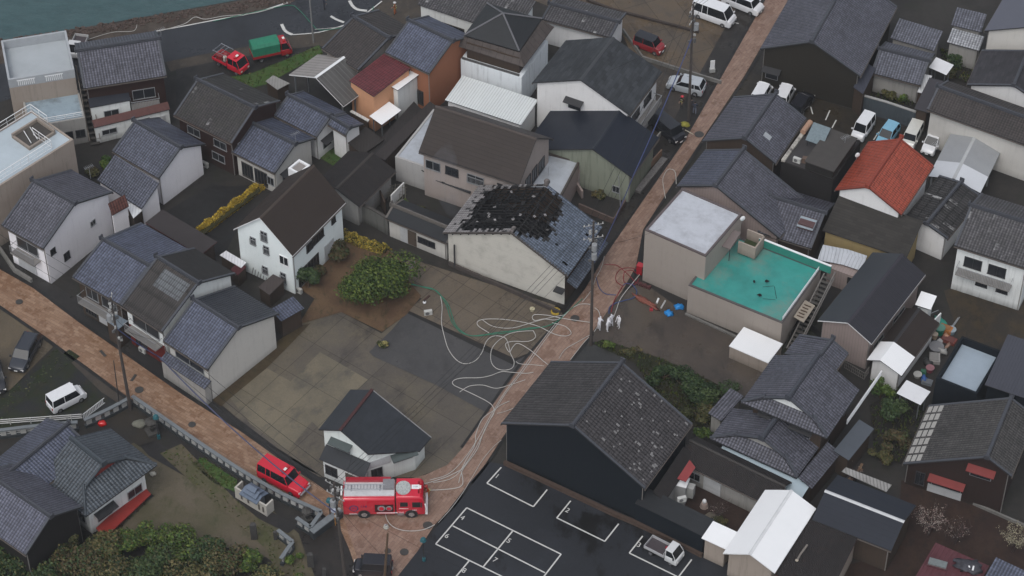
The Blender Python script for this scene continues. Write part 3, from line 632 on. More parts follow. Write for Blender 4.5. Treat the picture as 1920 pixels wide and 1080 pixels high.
sheet('shrine_court', [(240, 760), (300, 800), (290, 828), (262, 838), (205, 795), (150, 800), (190, 775)], ground_mat((.055, .046, .036), (.045, .04, .034), (.06, .05, .035), .5, .7, .2, name='court_soil'), 2)
sheet('shrine_steps_yard', [(560, 1000), (640, 960), (690, 1130), (600, 1130)], ground_mat((.050, .043, .038), (.038, .034, .031), (.03, .027, .025), .4, .5, .3, name='forecourt'), 1)
SOIL = ground_mat((.048, .028, .022), (.064, .036, .025), (.030, .022, .018), .35, .85, .15, name='reddish_soil')
sheet('garden_ground', [(1690, 900), (1800, 930), (1960, 1000), (1960, 1150), (1560, 1150), (1580, 1060), (1680, 1040)], SOIL, 1)
sheet('courtyard', [(1245, 925), (1300, 895), (1420, 940), (1385, 1000), (1330, 980)], SOIL, 1)
sheet('alley', [(1440, 600), (1530, 560), (1560, 620), (1480, 680), (1430, 700)], ground_mat((.035, .033, .028), (.04, .045, .025), (.026, .024, .022), .5, .8, .2, name='dark_alley'), 1)
# painted marks
PAINT = plain((.52, .52, .50), .6, .35, 3)
for i, s in enumerate([[(940, 876), (913, 906)], [(913, 906), (1000, 950)], [(1000, 950), (1026, 918)], [(1070, 939), (1044, 971)], [(1044, 971), (1134, 1015)], [(1134, 1015), (1160, 982)],
         [(1205, 1005), (1180, 1037)], [(1180, 1037), (1272, 1082)], [(1272, 1082), (1297, 1049)], [(875, 952), (817, 1020)], [(875, 952), (1052, 1039)], [(849, 986), (1022, 1074)], [(817, 1020), (950, 1085)],
         [(961, 996), (905, 1064)], [(1052, 1039), (1015, 1087)], [(880, 1051), (850, 1087)]]):
    strip('parking_line', s, .13, PAINT, 7+.2*(i % 5), sm=False)
strip('road_line', [(150, 82), (300, 57), (400, 38), (480, 23), (545, 2)], .16, PAINT, 4); strip('road_line', [(716, 2), (690, 22), (655, 44)], .15, PAINT, 4)
strip('road_line', [(655, 1), (662, 12), (672, 18), (688, 20)], .35, PAINT, 4.3); strip('road_line', [(620, 30), (630, 36), (645, 42)], .3, PAINT, 4.2)
strip('road_line', [(528, 45), (535, 58), (548, 65)], .35, PAINT, 4.2); strip('road_line', [(548, 65), (600, 60), (655, 44)], .14, PAINT, 4.1)
for a, b in (((1556, 207), (1548, 225)), ((1568, 225), (1560, 240)), ((1520, 200), (1524, 214)), ((1648, 247), (1638, 262))): strip('parking_line', [a, b], .12, PAINT, 3, sm=False)
for a, b in (((1254, 146), (1262, 149)), ((1368, 40), (1385, 44))): strip('parking_line', [a, b], .12, PAINT, 3.5, sm=False)
def text(s, loc, rz, size, mat, name, parent=None, rx=0.0, ext=.004, label=None, cat=None, M=None):
    c = bpy.data.curves.new(name, 'FONT'); c.body = s; c.size = size; c.extrude = ext; c.align_x = 'CENTER'; c.align_y = 'CENTER'
    o = bpy.data.objects.new(name, c); COL.objects.link(o); c.materials.append(mat); o.location = loc; o.rotation_euler = (rx, 0, rz)
    if parent: o.parent = parent
    return o
for n_, p in (('1', (932, 893)), ('2', (1064, 957)), ('3', (1198, 1022)), ('4', (867, 971)), ('6', (838, 1005)), ('5', (954, 1014)), ('7', (928, 1050)), ('8', (870, 1070))):
    tag(text(n_, G(*p, .17), -.55, .75, PAINT, 'parking_number'), kind='structure')
IRON = plain((.045, .043, .040), .5, .4, 4, .5)
for i, (p, r_) in enumerate([((36, 566), .36), ((261, 731), .42), ((360, 796), .36), ((1311, 252), .5), ((1078, 597), .45), ((758, 1035), .4), ((802, 985), .45), ((727, 1033), .3)]):
    mb = MB(); mb.cyl(G(*p, .09), r_, .025, 20); tag(mb.build('manhole_cover', IRON), ['round iron manhole cover at the far left of the orange paved street', 'round iron manhole cover in the street left of the tall pole foot', 'small round manhole cover in the middle of the orange street above the temple fence', 'large manhole cover beside the slatted gate at the top of the paved street', 'dark manhole cover under the loops of hose on the paved street', 'manhole cover near the foot of the paved street beside the dark car', 'manhole cover at the kerb corner right of the fire engine', 'small manhole cover behind the bare branching post'][i], 'manhole cover', 'manhole covers in the paved streets')
for i, (p, q) in enumerate((((188, 657), (198, 668)), ((246, 714), (255, 702)))):
    strip('drain_grate', [p, q], .28, IRON, 5.6+.3*i, sm=False, kind=None, label=['long iron drain grate across the orange street left of the tall pole', 'short iron drain grate right of the tall pole'][i], cat='drain grate', group='drain grates in the orange street')
GRASS = ground_mat((.045, .095, .022), (.065, .105, .026), (.060, .065, .026), .5, .9, .1, name='grass_sheet')
def grass(name, pts, dens, mat, hgt=.16, layer=4, lab=None):
    o = sheet(name, pts, mat, layer, kind='stuff'); P = [G(*p, 0) for p in pts]
    x0, x1 = min(p.x for p in P), max(p.x for p in P); y0, y1 = min(p.y for p in P), max(p.y for p in P)
    def inside(x, y):
        c = False; j = len(P)-1
        for i in range(len(P)):
            if (P[i].y > y) != (P[j].y > y) and x < (P[j].x-P[i].x)*(y-P[i].y)/(P[j].y-P[i].y)+P[i].x: c = not c
            j = i
        return c
    mb = MB(); n = int((x1-x0)*(y1-y0)*dens)
    for _ in range(n):
        x, y = R.uniform(x0, x1), R.uniform(y0, y1)
        if not inside(x, y): continue
        a = R.uniform(0, 2*pi); s = R.uniform(.05, .16); hh = hgt*R.uniform(.4, 1.3); dx, dy = cos(a)*s, sin(a)*s; tx, ty = R.uniform(-.1, .1), R.uniform(-.1, .1)
        z = .018*layer; mb.face([(x-dx, y-dy, z), (x+dx, y+dy, z), (x+tx, y+ty, z+hh)], R.choice((0, 0, 1)))
    if mb.v: 
        q = mb.build('grass_blades', [leafm((.045, .070, .016)), leafm((.085, .085, .028))]); q.parent = o; q['kind'] = 'stuff'
    return o
@cached
def leafm(c, var=.5):
    t = NT('foliage', .6, .25); nz = t.noise(t.obj(), 1.6, 5, .7); f2 = t.noise(t.obj(), 14, 2, .6)
    t.col(t.ramp(t.math('ADD', t.math('MULTIPLY', nz, .6), t.math('MULTIPLY', f2, .4)), [(.3, lerp(c, (.01, .012, .005), .55)), (.5, c), (.72, tuple(min(1, x*1.7) for x in c))])); return t.m
grass('grass', [(425, 145), (470, 138), (545, 108), (598, 84), (606, 100), (575, 116), (500, 158), (460, 168)], 14, GRASS)
grass('grass', [(358, 868), (380, 858), (445, 900), (440, 922), (400, 905)], 30, GRASS)
grass('grass', [(300, 850), (340, 832), (440, 935), (500, 985), (560, 1010), (590, 1080), (520, 1080), (500, 1030), (420, 960)], 7, ground_mat((.11, .092, .062), (.075, .078, .034), (.13, .105, .07), .3, .9, .1, name='sparse_grass'))
grass('grass', [(0, 748), (30, 722), (130, 655), (150, 668), (60, 735), (0, 790)], 6, ground_mat((.036, .037, .034), (.030, .042, .014), (.05, .045, .025), .5, .7, .3, name='mossy_asphalt'), .07, 5)
grass('grass', [(1110, 645), (1130, 636), (1240, 672), (1330, 712), (1370, 735), (1330, 800), (1300, 800), (1230, 740), (1190, 680)], 16, ground_mat((.03, .036, .014), (.045, .04, .02), (.025, .03, .012), .5, .9, .1, name='weedy_soil'), .3, 4)
grass('grass', [(590, 290), (640, 275), (700, 290), (640, 320)], 12, GRASS, .15); grass('grass', [(1635, 160), (1700, 165), (1720, 205), (1620, 185)], 20, EARTH, .3)
grass('grass', [(1760, 90), (1840, 110), (1810, 155), (1775, 140)], 20, EARTH, .3); grass('grass', [(1630, 760), (1700, 720), (1740, 770), (1690, 870), (1640, 860)], 14, EARTH, .3)

# ================================================================ buildings
KB = kawara((.092, .104, .150)); KB2 = kawara((.086, .094, .128), 2.0); KG = kawara((.090, .091, .114), 2.1); KN = kawara((.120, .126, .155), 2.1)
KD = kawara((.030, .028, .027), 1.7, 0, .30, .27, .6, .25); KDW = kawara((.046, .042, .042), 1.9, .02, .30, .27, .65, .2, .25); KAG = kawara((.076, .073, .078), 2.3, .03, .30, .27, .6, .1, .8); KBR = kawara((.052, .044, .042), 1.6, 0, .3, .27, .55, 0, .1)
KPAT = kawara((.056, .051, .053), 1.6, 0, .34, .40, .62, 0, .06); KRED = kawara((.105, .022, .026), 1.5, 0, .28, .4, .4, 0, .0); KOR = kawara((.300, .060, .034), 1.35, 0, .28, .38, .38, 0, .05)
KSIL = kawara((.26, .27, .29), 1.8, .0, .3, .27, .4, 0, .2); KTEM = kawara((.078, .092, .108), 1.9, 0, .34, .27, .45, 0, .15)
SLG = slate((.062, .068, .076), .9, .36, .45, .6, .3, .75); SLB = slate((.060, .046, .040), 1.2, .42, .12, .55, .35, .12); SLB2 = slate((.062, .046, .038), 1.2, .36, .04, .6, .0, .08)
SLD = slate((.026, .032, .048), 1.4, .5, .03, .4, .0, .25); SLK = slate((.040, .043, .047), 1.0, .5, .06, .5, .05, .3); SLW = slate((.058, .053, .047), .8, .3, .3, .65, .45, .25)
MTD = ribs((.045, .044, .055), .45, .09, .4, .2, .5); MTS = plain((.030, .034, .040), .42, .15, .6, .3); MTG = ribs((.092, .096, .120), .28, .1, .45, .1, .22); CORD = ribs((.034, .029, .028), .15, .25, .7, .4, .25, 0.0, 0, .15); CORB = ribs((.052, .042, .037), .14, .25, .75, .5, .3, 0.0, 0, .25)
CORW = ribs((.56, .59, .59), .30, .2, .5, .1, .22); CORT = ribs((.24, .225, .215), .5, .1, .6, .35, .4); CORT2 = ribs((.13, .125, .12), .55, .10, .6, .5, -.9)
WHM = plain((.78, .79, .80), .42, .06, .5, .4); WHM2 = plain((.62, .63, .65), .5, .15, .8, .3); DKG = plain((.40, .43, .47), .45, .3, .5, .4, 0, 0, (.16, .16, .16), .45)
DKW = plain((.44, .46, .50), .5, .22, 1.2, .3, 0, 0, (.25, .25, .27), .45); DKB = plain((.30, .36, .42), .4, .18, .6, .4); DKT = plain((.038, .255, .225), .35, .5, .45, .4, 0, 0, (.14, .22, .19), .85)
DKC = plain((.26, .33, .38), .4, .35, .7, .4, 0, 0, (.09, .10, .10), .8)
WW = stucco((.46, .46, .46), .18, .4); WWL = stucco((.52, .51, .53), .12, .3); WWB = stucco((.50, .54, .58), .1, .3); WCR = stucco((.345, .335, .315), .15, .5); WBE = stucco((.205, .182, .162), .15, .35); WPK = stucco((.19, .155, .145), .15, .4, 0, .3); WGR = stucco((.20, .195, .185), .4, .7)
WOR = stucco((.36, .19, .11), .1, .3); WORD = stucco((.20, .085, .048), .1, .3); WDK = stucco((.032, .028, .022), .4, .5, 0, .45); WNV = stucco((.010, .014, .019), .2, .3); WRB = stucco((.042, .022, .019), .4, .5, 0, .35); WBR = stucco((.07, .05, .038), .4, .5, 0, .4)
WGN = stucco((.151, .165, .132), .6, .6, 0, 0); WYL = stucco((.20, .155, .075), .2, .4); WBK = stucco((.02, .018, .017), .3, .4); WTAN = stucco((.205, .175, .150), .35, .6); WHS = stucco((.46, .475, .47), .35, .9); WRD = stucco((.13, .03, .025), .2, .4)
H = gable
H('g01', 'two-storey grey tiled house nearest the sea, its cluttered balcony over red eaves', KG, WRB, win=[('R', .72, 3.0, 2.4, 1.3, 'w'), ('R', .72, 2.5, 3.0, 1, 'R'), ('R', .3, .8, 2.5, 1.1, 'w'), ('R', .75, .3, 1.8, 1.9, 'D')])
H('g02', 'old dark brown tiled house with white lichen flecks behind the small red fire truck', KDW, WRB, dens=.8, eave=plain((.05, .025, .02)))
H('g03', 'low blue-grey tiled house with white gable and a television aerial, beside the brown lichened roof', KB, WCR, win=[('F', .3, .9, 1.6, 1.1, 'h'), ('L', .25, .2, 1.5, 2, 'D'), ('L', .6, .2, 1.7, 2, 'D'), ('L', .85, .9, .9, 1.1, 'w')])
r4, _, g4 = H('g04', 'blue-grey tiled house running up towards the white-edged open shed', KB, WW, win=[('F', .35, .9, 1.3, 1.1, 'h')])
H('g04b', 'narrow rear wing with a short blue-grey tile slope over a white wall', KB, WW, 'house wing', win=None)
H('g05', 'open shed with white-edged grey corrugated gable roof behind the maroon tiles', CORT, GREYM, 'shed', win=None, ridge='thin', capm=WHITEP, roof2=CORT2, open_=True, eave=WHITEP, name='open_shed', gutter=False)
H('g06', 'dark brown tiled house beside the shore road, left of the blue roof with orange walls', KBR, WGR, dens=.6)
H('g07', 'two-storey house with blue tiled roof and burnt-orange gable wall', KB, WORD, win=[('L', .7, .5, 1.3, 2, 'D')])
H('g13', 'large two-storey house under a broad brown slate roof behind the burnt house', SLB, stucco((.22, .19, .175), .2, .4), ridge='thin', capm=plain((.05, .038, .034)), kinds='wbb', win=[('L', .1, 3.9, 1.7, 1.2, 'w'), ('L', .3, 4.0, 1.5, 1.1, 'b'), ('L', .55, 3.9, 1.9, 1.2, 'g'), ('L', .85, 3.9, 1.6, 1.2, 'b'), ('F', .3, 3.2, 1.2, 2.0, 'b'), ('F', .52, 3.4, 1.2, 1.8, 'b'), ('F', .75, 3.4, 1.4, 1.6, 'b')])
H('g14', 'tall white-walled house under a wide mottled grey slate roof beside the blue wires', SLG, WW, ridge='thin', capm=plain((.05, .053, .058)), win=[('F', .42, 4.2, 1.5, 1.1, 'h'), ('R', .3, 3.6, 1.8, 1.1, 'b'), ('R', .7, 3.6, 1.8, 1.1, 'b'), ('R', .5, 2.9, 6.0, 1, 'R')])
H('g15', 'house with smooth navy metal roof and stained green gable wall', SLD, WGN, ridge='thin', capm=plain((.02, .024, .032)), win=[('F', .88, .9, .8, .9, 'w')])
H('g18', 'tall white house with plain steep brown roof and small barred windows beside the yellow hedges', SLB2, WWB, ridge='thin', capm=plain((.06, .045, .037)), eave=WHITEP, os=.3, og=.3, win=[('F', .50, 5.6, .8, 1.3, 'g'), ('F', .28, 4.4, .7, 1.0, 'g'), ('F', .52, 3.9, .7, 1.1, 'g'), ('F', .84, 3.5, 1.1, 1.2, 'W'), ('F', .46, 1.0, .7, 1.0, 'g'), ('F', .80, .8, .7, 1.5, 'g'), ('R', .33, 3.7, 1.0, 1.1, 'b'), ('R', .45, 3.8, 1.0, 1.1, 'b'), ('R', .56, 3.8, 1.0, 1.1, 'b'), ('R', .82, 4.1, .7, .8, 'b'), ('R', .17, .2, 1.5, 2.2, 'D'), ('R', .38, .1, 1.9, 2.3, 'D'), ('R', .70, .3, 1.6, 2.0, 's')])
H('g20', 'low dull brown gabled outbuilding behind the white house', CORD, WGR, 'outbuilding', win=None, ridge='thin', capm=plain((.04, .034, .03)))
H('g21', 'long low grey-brown roofed gatehouse against the left end of the burnt house', SLK, WCR, 'outbuilding', win=[('L', .72, .9, 1.1, .8, 'b'), ('L', .58, .9, 1.1, .8, 'b'), ('L', .40, .1, 1.0, 1.9, 'd'), ('L', .26, .1, .9, 1.9, 's')], ridge='tile', capm=plain((.11, .10, .09), .6, .5, 5), os=.25)
H('g22', 'blue-grey tiled house with plain white side wall beside the dark back yard', KB2, WWL, win=None)
H('g23', 'white-walled grey tiled house at the upper end of the orange street', KG, WWL, win=[('L', .5, 3.0, 2.9, 1.4, 'w'), ('L', .5, 2.7, 3.2, 1, 'R'), ('F', .10, 3.4, .7, .8, 'b'), ('F', .28, 1.4, .8, 1.0, 'b'), ('F', .72, 3.0, .7, .7, 'w'), ('L', .4, .2, 2.4, 1.9, 's')])
H('g24', 'blue-grey tiled street house left of the brown roof with the grey patch', KB, WBR, win=[('L', .3, 3.0, 1.6, 1.4, 'w'), ('L', .7, 3.0, 2.0, 1.4, 'w'), ('L', .5, 2.7, 4.6, 1, 'R'), ('L', .2, .3, 1.5, 1.9, 'D'), ('L', .5, .3, 1.3, 1.9, 's'), ('L', .8, .3, 1.5, 1.9, 'D')])
r25, _, g25 = H('g25', 'dark brown corrugated-looking roof with a pale grey tile patch over a red street front', kawara((.050, .044, .041), 1.5, 0, .24, 2.0, .6, 0, .05), WHS, win=[('L', .5, 3.3, 3.6, 1.5, 'w'), ('L', .5, 2.9, 4.2, 1, 'R'), ('L', .3, .2, 1.7, 2, 'D')], roof2=slate((.045, .042, .040), .6, .28, .2, .65, .3, .2))
o, al, out, ln = g25['L']; mb = MB(); M = Matrix(((al.x, out.x, 0, o.x), (al.y, out.y, 0, o.y), (0, 0, 1, 0), (0, 0, 0, 1))); mb.box(.05, ln-.05, 0, .05, .1, 2.85, 0, M); mb.build('red_shop_front', stucco((.15, .022, .018), .2, .4), r25)
r26, _, g26_ = H('g26', 'blue-grey tiled corner house with a long blank white wall beside the concrete lot', KB, WCR, win=[('L', .5, 2.9, 3.8, 1.0, 'w'), ('L', .3, .3, 1.6, 1.9, 'D'), ('L', .75, .3, 1.5, 1.9, 's')], roof2=kawara((.040, .044, .056), 1.6))
H('g42', 'long house with dark ribbed metal roof, one slope smooth grey, and pink boarded walls', MTS, WPK, win=[('R', .22, .6, 2.0, 1.6, 'g'), ('R', .62, .6, 2.4, 1.6, 'g')], ridge='thin', capm=plain((.035, .033, .042)), roof2=MTD, eave=WHITEP)
H('g43', 'low brown-roofed workshop with a white metal front section beside the scrap pile', slate((.040, .030, .026), 1.6, 1.2, .04, .65, .06, .15), WW, 'workshop', win=None, ridge='thin', roof2=slate((.048, .035, .030), 1.6, 1.2, .04, .65, .06, .15))
H('g48', 'old white house with rough lichened tiles and a cluttered balcony at the right edge', KAG, WHS, win=[('L', .25, 3.6, 1.8, 1.3, 'b'), ('L', .6, 3.6, 1.8, 1.3, 'b'), ('L', .45, 3.1, 5.5, 1, 'R'), ('L', .72, 1.6, 1.2, .9, 'b'), ('L', .42, 1.6, 1.2, .9, 'b')])
H('g49', 'low white gabled house under ragged dark tiles below the orange roof', kawara((.040, .038, .038), 1.9, .06, .34, .9, .65, 0, .35), WW, win=None)
H('g50', 'bright orange-red tiled house in the dense block at the right', KOR, WW, ridge='tile', capm=plain((.22, .045, .028), .45, .4, 6), eave=plain((.12, .03, .02)), win=[('F', .5, 3.4, 1.2, .9, 'w')])
H('g53', 'large blue-grey tiled house on the paved street with one pale replacement patch', KG, WBR, roof2=KG, win=[('F', .3, 2.9, 1.5, 1.1, 'w')])
H('g54', 'blue-grey tiled house with a very long slope, behind the pale flat roof', KB2, WPK, roof2=KG, win=None)
H('g55', 'tiled rear wing with a glazed skylight box in its slope', KG, WBR, 'house wing', win=None)
H('g57', 'very large grey tiled house with dark brown boarded gable at the top of the street', KG, WDK, win=[('F', .1, 1.0, 1.4, 1.2, 'h')], roof2=KG)
H('g58', 'small grey tiled wing behind the big dark-walled house, lower of the pair', KN, WGR, 'house wing', win=None)
H('g63', 'smooth grey metal roof over a cream wall in the upper right corner', SLG and plain((.095, .10, .125), .5, .12, .5), WCR, ridge='thin', win=None)
H('g64', 'grey slate roofed house at the right edge above the long brown roof', slate((.066, .064, .072), .8, .34, .35, .6, .3, .4), WW, win=None)
H('g65', 'very long brown tiled building with pale plaster wall behind the parked cars', KBR, WCR, 'house', win=None, roof2=KBR)
r67, rf67, _ = H('g67', 'large grey sheet-roofed carport with a bright translucent front bay', WHM2 and plain((.27, .28, .29), .5, .2, .5), ALU, 'carport', win=None, ridge='thin', capm=plain((.4, .41, .42)), open_=True, name='carport', gutter=False, os=.2, og=.2)
H('g69', 'rough weathered tile roof with white gable and red trim beside the red car', KAG, WW, dens=.3, win=None)
H('g29', 'long low brown-grey wing between the courtyard and the pale blue canopy', CORD, WGR, 'outbuilding', win=[('L', .15, .7, 1.2, 1.0, 'w'), ('L', .35, .2, 1.8, 1.9, 's')], ridge='thin', capm=plain((.04, .036, .033)))
H('g32', 'building with bright white metal gable roof at the bottom right', WHM, WTAN, ridge='thin', capm=plain((.6, .61, .62)), win=None, gutter=False, eave=WHITEP)
H('g33', 'low building with smooth navy roof and a white ridge strip', SLD, WBR, ridge='thin', capm=plain((.5, .51, .52)), win=None)
H('g35', 'old reddish-brown boarded house with lichened grey tiles and red window hoods', kawara((.070, .066, .064), 1.9, .0, .30, .30, .65, 0, .6), stucco((.034, .021, .018), .4, .5, 0, .35), win=[('F', .74, 3.9, 2.0, 1.1, 'h'), ('F', .42, 1.1, 2.8, 1.0, 'h'), ('F', .14, .5, .9, 1.7, 'b'), ('F', .41, .1, 3.2, .95, 's')], hood=plain((.17, .03, .027)), roof2=kawara((.066, .062, .060), 1.9, .0, .30, .30, .65, 0, .5))
H('t1', 'long blue-grey tiled temple wing at the left edge beside the white guard rail', KB2, WBR, 'temple hall', win=None, roof2=KB)
H('t2', 'blue-grey tiled temple building at the bottom left above the trees', kawara((.105, .110, .150), 1.8), WBK, 'temple hall', win=None, roof2=KG)
# main burnt house is built further down; big aged house by the parking lot
H('g28', 'biggest dark house beside the parking lot, its weathered brown-grey tiles spotted with pale repairs', kawara((.058, .054, .055), 1.7, .0, .34, .40, .62, 0, .12), WNV, win=None, roof2=KPAT)
CAPM = plain((.050, .054, .066), .45, .7, 6)
hip('i38', 'upper roof of the ornate grey tiled house with hip-and-gable front at the right', KG, WBR, CAPM, gablem=WHS)
H('i38b', 'narrow rear part of the ornate grey tiled house', KG, WBR, 'house wing', win=None)
hip('i39', 'lower storey of the ornate house with a small hip-and-gable roof over the pale blue canopy', KG, WBR, CAPM, gablem=WGR)
TREDM = plain((.20, .028, .022), .5, .2, 2)
hip('t3', 'blue-grey tiled temple hall with red gable lattice and red veranda', KTEM, WHS, plain((.050, .060, .070), .5, .7, 6), 'temple hall', gablem=TREDM)
S_ = shed
S_('b02', 'tall flat-roofed building by the sea with high parapets around a pale roof deck', plain((.36, .39, .41), .5, .2, .5), WTAN, 'building', name='building', parapet=1.1, parm=plain((.34, .36, .38), .6, .3, .8))
S_('b02t', 'lower terrace building with wet pale blue deck in front of the tall parapet building', DKC, WGR, 'building', name='building', parapet=.15, win=[('A', .15, .9, 1.2, 1.0, 'b'), ('A', .4, .9, 1.2, 1.0, 'b'), ('A', .65, .9, 1.2, 1.0, 'b'), ('A', .88, .9, 1.0, 1.0, 'b')])
S_('b03', 'tan concrete building with pale blue roof and white railings at the left edge', plain((.40, .46, .50), .45, .2, .5, .4), WTAN, 'building', name='building', parapet=.12)
S_('g08', 'maroon tiled box-like house with orange walls', KRED, WOR, 'house', name='house', ins=.12)
S_('g09', 'small white roofed bay beside the maroon tiles', WHM, WHS, 'house wing')
S_('g10', 'white square canopy roof below the orange house', WHM, GREYM, 'canopy', name='canopy', posts=True)
S_('g12', 'wide pale corrugated metal roof in front of the stained white wall', CORW, WW, 'building', name='building')
S_('g13b', 'flat-roofed grey side block with pale deck left of the big brown slate roof', DKG, stucco((.24, .235, .23), .3, .5), 'building', name='building', parapet=.12)
S_('g13c', 'narrow dark lean-to roof below the big brown slate house', SLK, stucco((.24, .235, .23), .3, .5))
S_('g16', 'pale grey roof terrace with brown parapet right of the big brown slate house', DKG, WPK, 'terrace', name='terrace', parapet=.25, parm=plain((.07, .058, .05)))
S_('g19', 'small white-railed box standing behind the steep brown roof', plain((.24, .22, .21), .6, .2), WW, 'bay', name='rooftop_bay', parapet=.2, parm=WHITEP)
S_('g22b', 'lower blue-grey tiled lean-to stepping down from the tiled house with white side wall', KB2, WWL, ins=.2)
S_('g23b', 'small red-brown tiled lean-to at the back of the white-walled house', kawara((.14, .06, .05), 1.5, 0, .3, .3), WWL)
S_('g24b', 'flat brown roofed extension with dark red edge behind the blue-grey street house', plain((.036, .030, .030), .6, .2), WBR, eave=plain((.10, .03, .035)))
S_('g26b', 'dark tiled street canopy on the front of the corner house', KB2, WGR, name='street_canopy', cat='canopy', ins=.1)
S_('g26c', 'small tiled lean-to at the back corner of the corner house', KB, WBR)
S_('g30', 'low brown-tiled outbuilding along the navy wall beside the parking lot', SLK, WNV, 'outbuilding', ins=.05)
S_('g31', 'narrow brown lean-to against the spotted roof of the biggest dark house', CORD, WGR)
S_('g32b', 'small white metal roofed annex of the bright white building', WHM, WTAN, eave=WHITEP)
S_('g34', 'brown-black sheet-roofed shed with a pipe lying on it at the bottom edge', CORD, WTAN, 'shed', eave=plain((.10, .025, .025)))
S_('g36', 'maroon sheet roof with a cloudy skylight at the bottom right', ribs((.14, .045, .055), .4, .08, .6, .35, .15), WBR, 'shed')
S_('g37', 'blue-grey tiled roof in the bottom right corner', KB, WBR, 'house')
S_('g39b', 'steep little tiled wing beside the pale blue canopy end', KG, WBR, 'house wing')
S_('g40', 'small tiled side roof at the left corner of the ornate house', KG, WGR)
S_('g41', 'flat slate-blue sheet roof between the ornate house and the shrubs', plain((.07, .08, .095), .5, .2, 1), WBR, 'shed')
S_('g44', 'small white square roofed hut beside the pink boarded house', WHM, WHS, 'hut', name='hut')
S_('g45', 'white sheet canopy below the white-fronted workshop', WHM2, GREYM, 'canopy', name='canopy', posts=True)
S_('g46', 'navy-walled flat building with pale blue deck at the right', DKB, WNV, 'building', name='building', parapet=.9)
S_('g47', 'grey ribbed metal roof at the right edge behind the navy flat building', MTG, WNV, 'house', name='house')
S_('g51', 'broad brown-grey roof with yellow walls in front of the orange roof', SLW, WYL, 'house', name='house')
S_('g52', 'dark flat-roofed building with a cluttered deck between the tiled houses', plain((.040, .037, .037), .6, .35, .8), WBK, 'building', name='building', parapet=.05)
r56, g56 = S_('g56', 'beige block with pale scuffed flat roof beside the paved street', DKW, WBE, 'building', name='building', parapet=.14, parm=plain((.10, .08, .08)))
r56t, g56t = S_('g56t', 'beige building with a bright teal roof terrace', DKT, WBE, 'building', name='building', parapet=.10, parm=plain((.09, .08, .08)))
S_('shed', 'white flat-roofed storage shed behind the teal terrace building', WHM, WTAN, 'shed', ins=.06, eave=WHITEP)
S_('g59', 'small grey tiled wing behind the big dark-walled house, upper of the pair', KN, WGR, 'house wing')
S_('g60', 'small light grey sheet canopy beside the overgrown garden', WHM2, GREYM, 'canopy', name='canopy', posts=True)
S_('g61', 'grey tiled shed roof above the silver one in the upper right', KN, WGR, 'shed')
S_('g62', 'silver-glazed tile roof over the overgrown garden', KSIL, WGR, 'shed')
S_('g66', 'dark flat sheet roof at the left end of the long brown tiled building', plain((.045, .042, .048), .6, .15), WBR, 'shed')
S_('g68', 'big rough weathered tile roof at the top edge behind the pyramid roof', KAG, WHS, 'house', win=[('A', .35, 1.2, 2.8, 1.6, 'D')])
S_('g01b', 'black lean-to roof over a white bay on the front of the seaside tiled house', SLD, WHS, win=[('A', .5, 1.9, 1.6, .9, 'w')], ins=.1)
S_('g01c', 'red-brown lower lean-to with white panels in front of the seaside tiled house', plain((.09, .035, .03), .6, .5, 2), WHS, win=[('A', .18, .9, 1.6, .7, 'w'), ('A', .62, .3, 1.8, 1.5, 'b'), ('A', .88, .9, 1.0, .7, 's')], ins=.1)
# pyramid-roofed house with skirt roof
x, y, rz, L, w_, z1, z2 = FIT['g11w']
root = empty('house', (x, y, 0), rz, 'stained white walled house with a dark pyramid roof above a worn brown skirt roof', 'house')
mb = MB(); mb.box(0, L, 0, w_, 0, z1); mb.build('wall', stucco((.47, .50, .52), .5, .5), root)
mb = MB(); mb.box(.5, L-.5, .5, w_-.5, z1, z1+2.1); mb.build('upper_wall', WBR, root)
def poly_on(key, z, zoff=0): 
    x, y, rz, L, w_, a, b = FIT[key]; u = Vector((cos(rz), sin(rz), 0)); n = Vector((-sin(rz), cos(rz), 0)); o = Vector((x, y, 0))
    return [o+Vector((0, 0, z)), o+u*L+Vector((0, 0, z)), o+u*L+n*w_+Vector((0, 0, z)), o+n*w_+Vector((0, 0, z))]
def to_local(root, pts):
    c, s = cos(-root.rotation_euler.z), sin(-root.rotation_euler.z); r = root.location
    return [Vector(((p.x-r.x)*c-(p.y-r.y)*s, (p.x-r.x)*s+(p.y-r.y)*c, p.z)) for p in pts]
so = to_local(root, poly_on('g11s', 5.9)); si = to_local(root, poly_on('g11p', 6.9)); ap = sum(si, Vector())/4+Vector((0, 0, 2.0))
mb = MB()
for i in range(4): j = (i+1) % 4; mb.slab([so[i], so[j], si[j], si[i]], .1)
mb.build('skirt_roof', ribs((.12, .10, .092), .9, .05, .75, .5, .35, 0.0, 0, .1), root)
mb = MB()
for i in range(4): j = (i+1) % 4; mb.slab([si[i]+Vector((0,0,.18)), si[j]+Vector((0,0,.18)), ap], .1)
pr = mb.build('pyramid_roof', SLK, root)
mb = MB()
for i in range(4): mb.tube([si[i]+Vector((0,0,.22)), ap+Vector((0,0,.05))], .10, 6)
mb.build('ridge_cap', plain((.12, .12, .13), .5, .2), pr)
mb = MB()
for k in range(46): mb.box(.1+k*(L-.4)/46, .22+k*(L-.4)/46, .02, .2, z1, z1+.22)
mb.build('wall_top_tiles', plain((.10, .10, .10), .6, .6, 6), root)
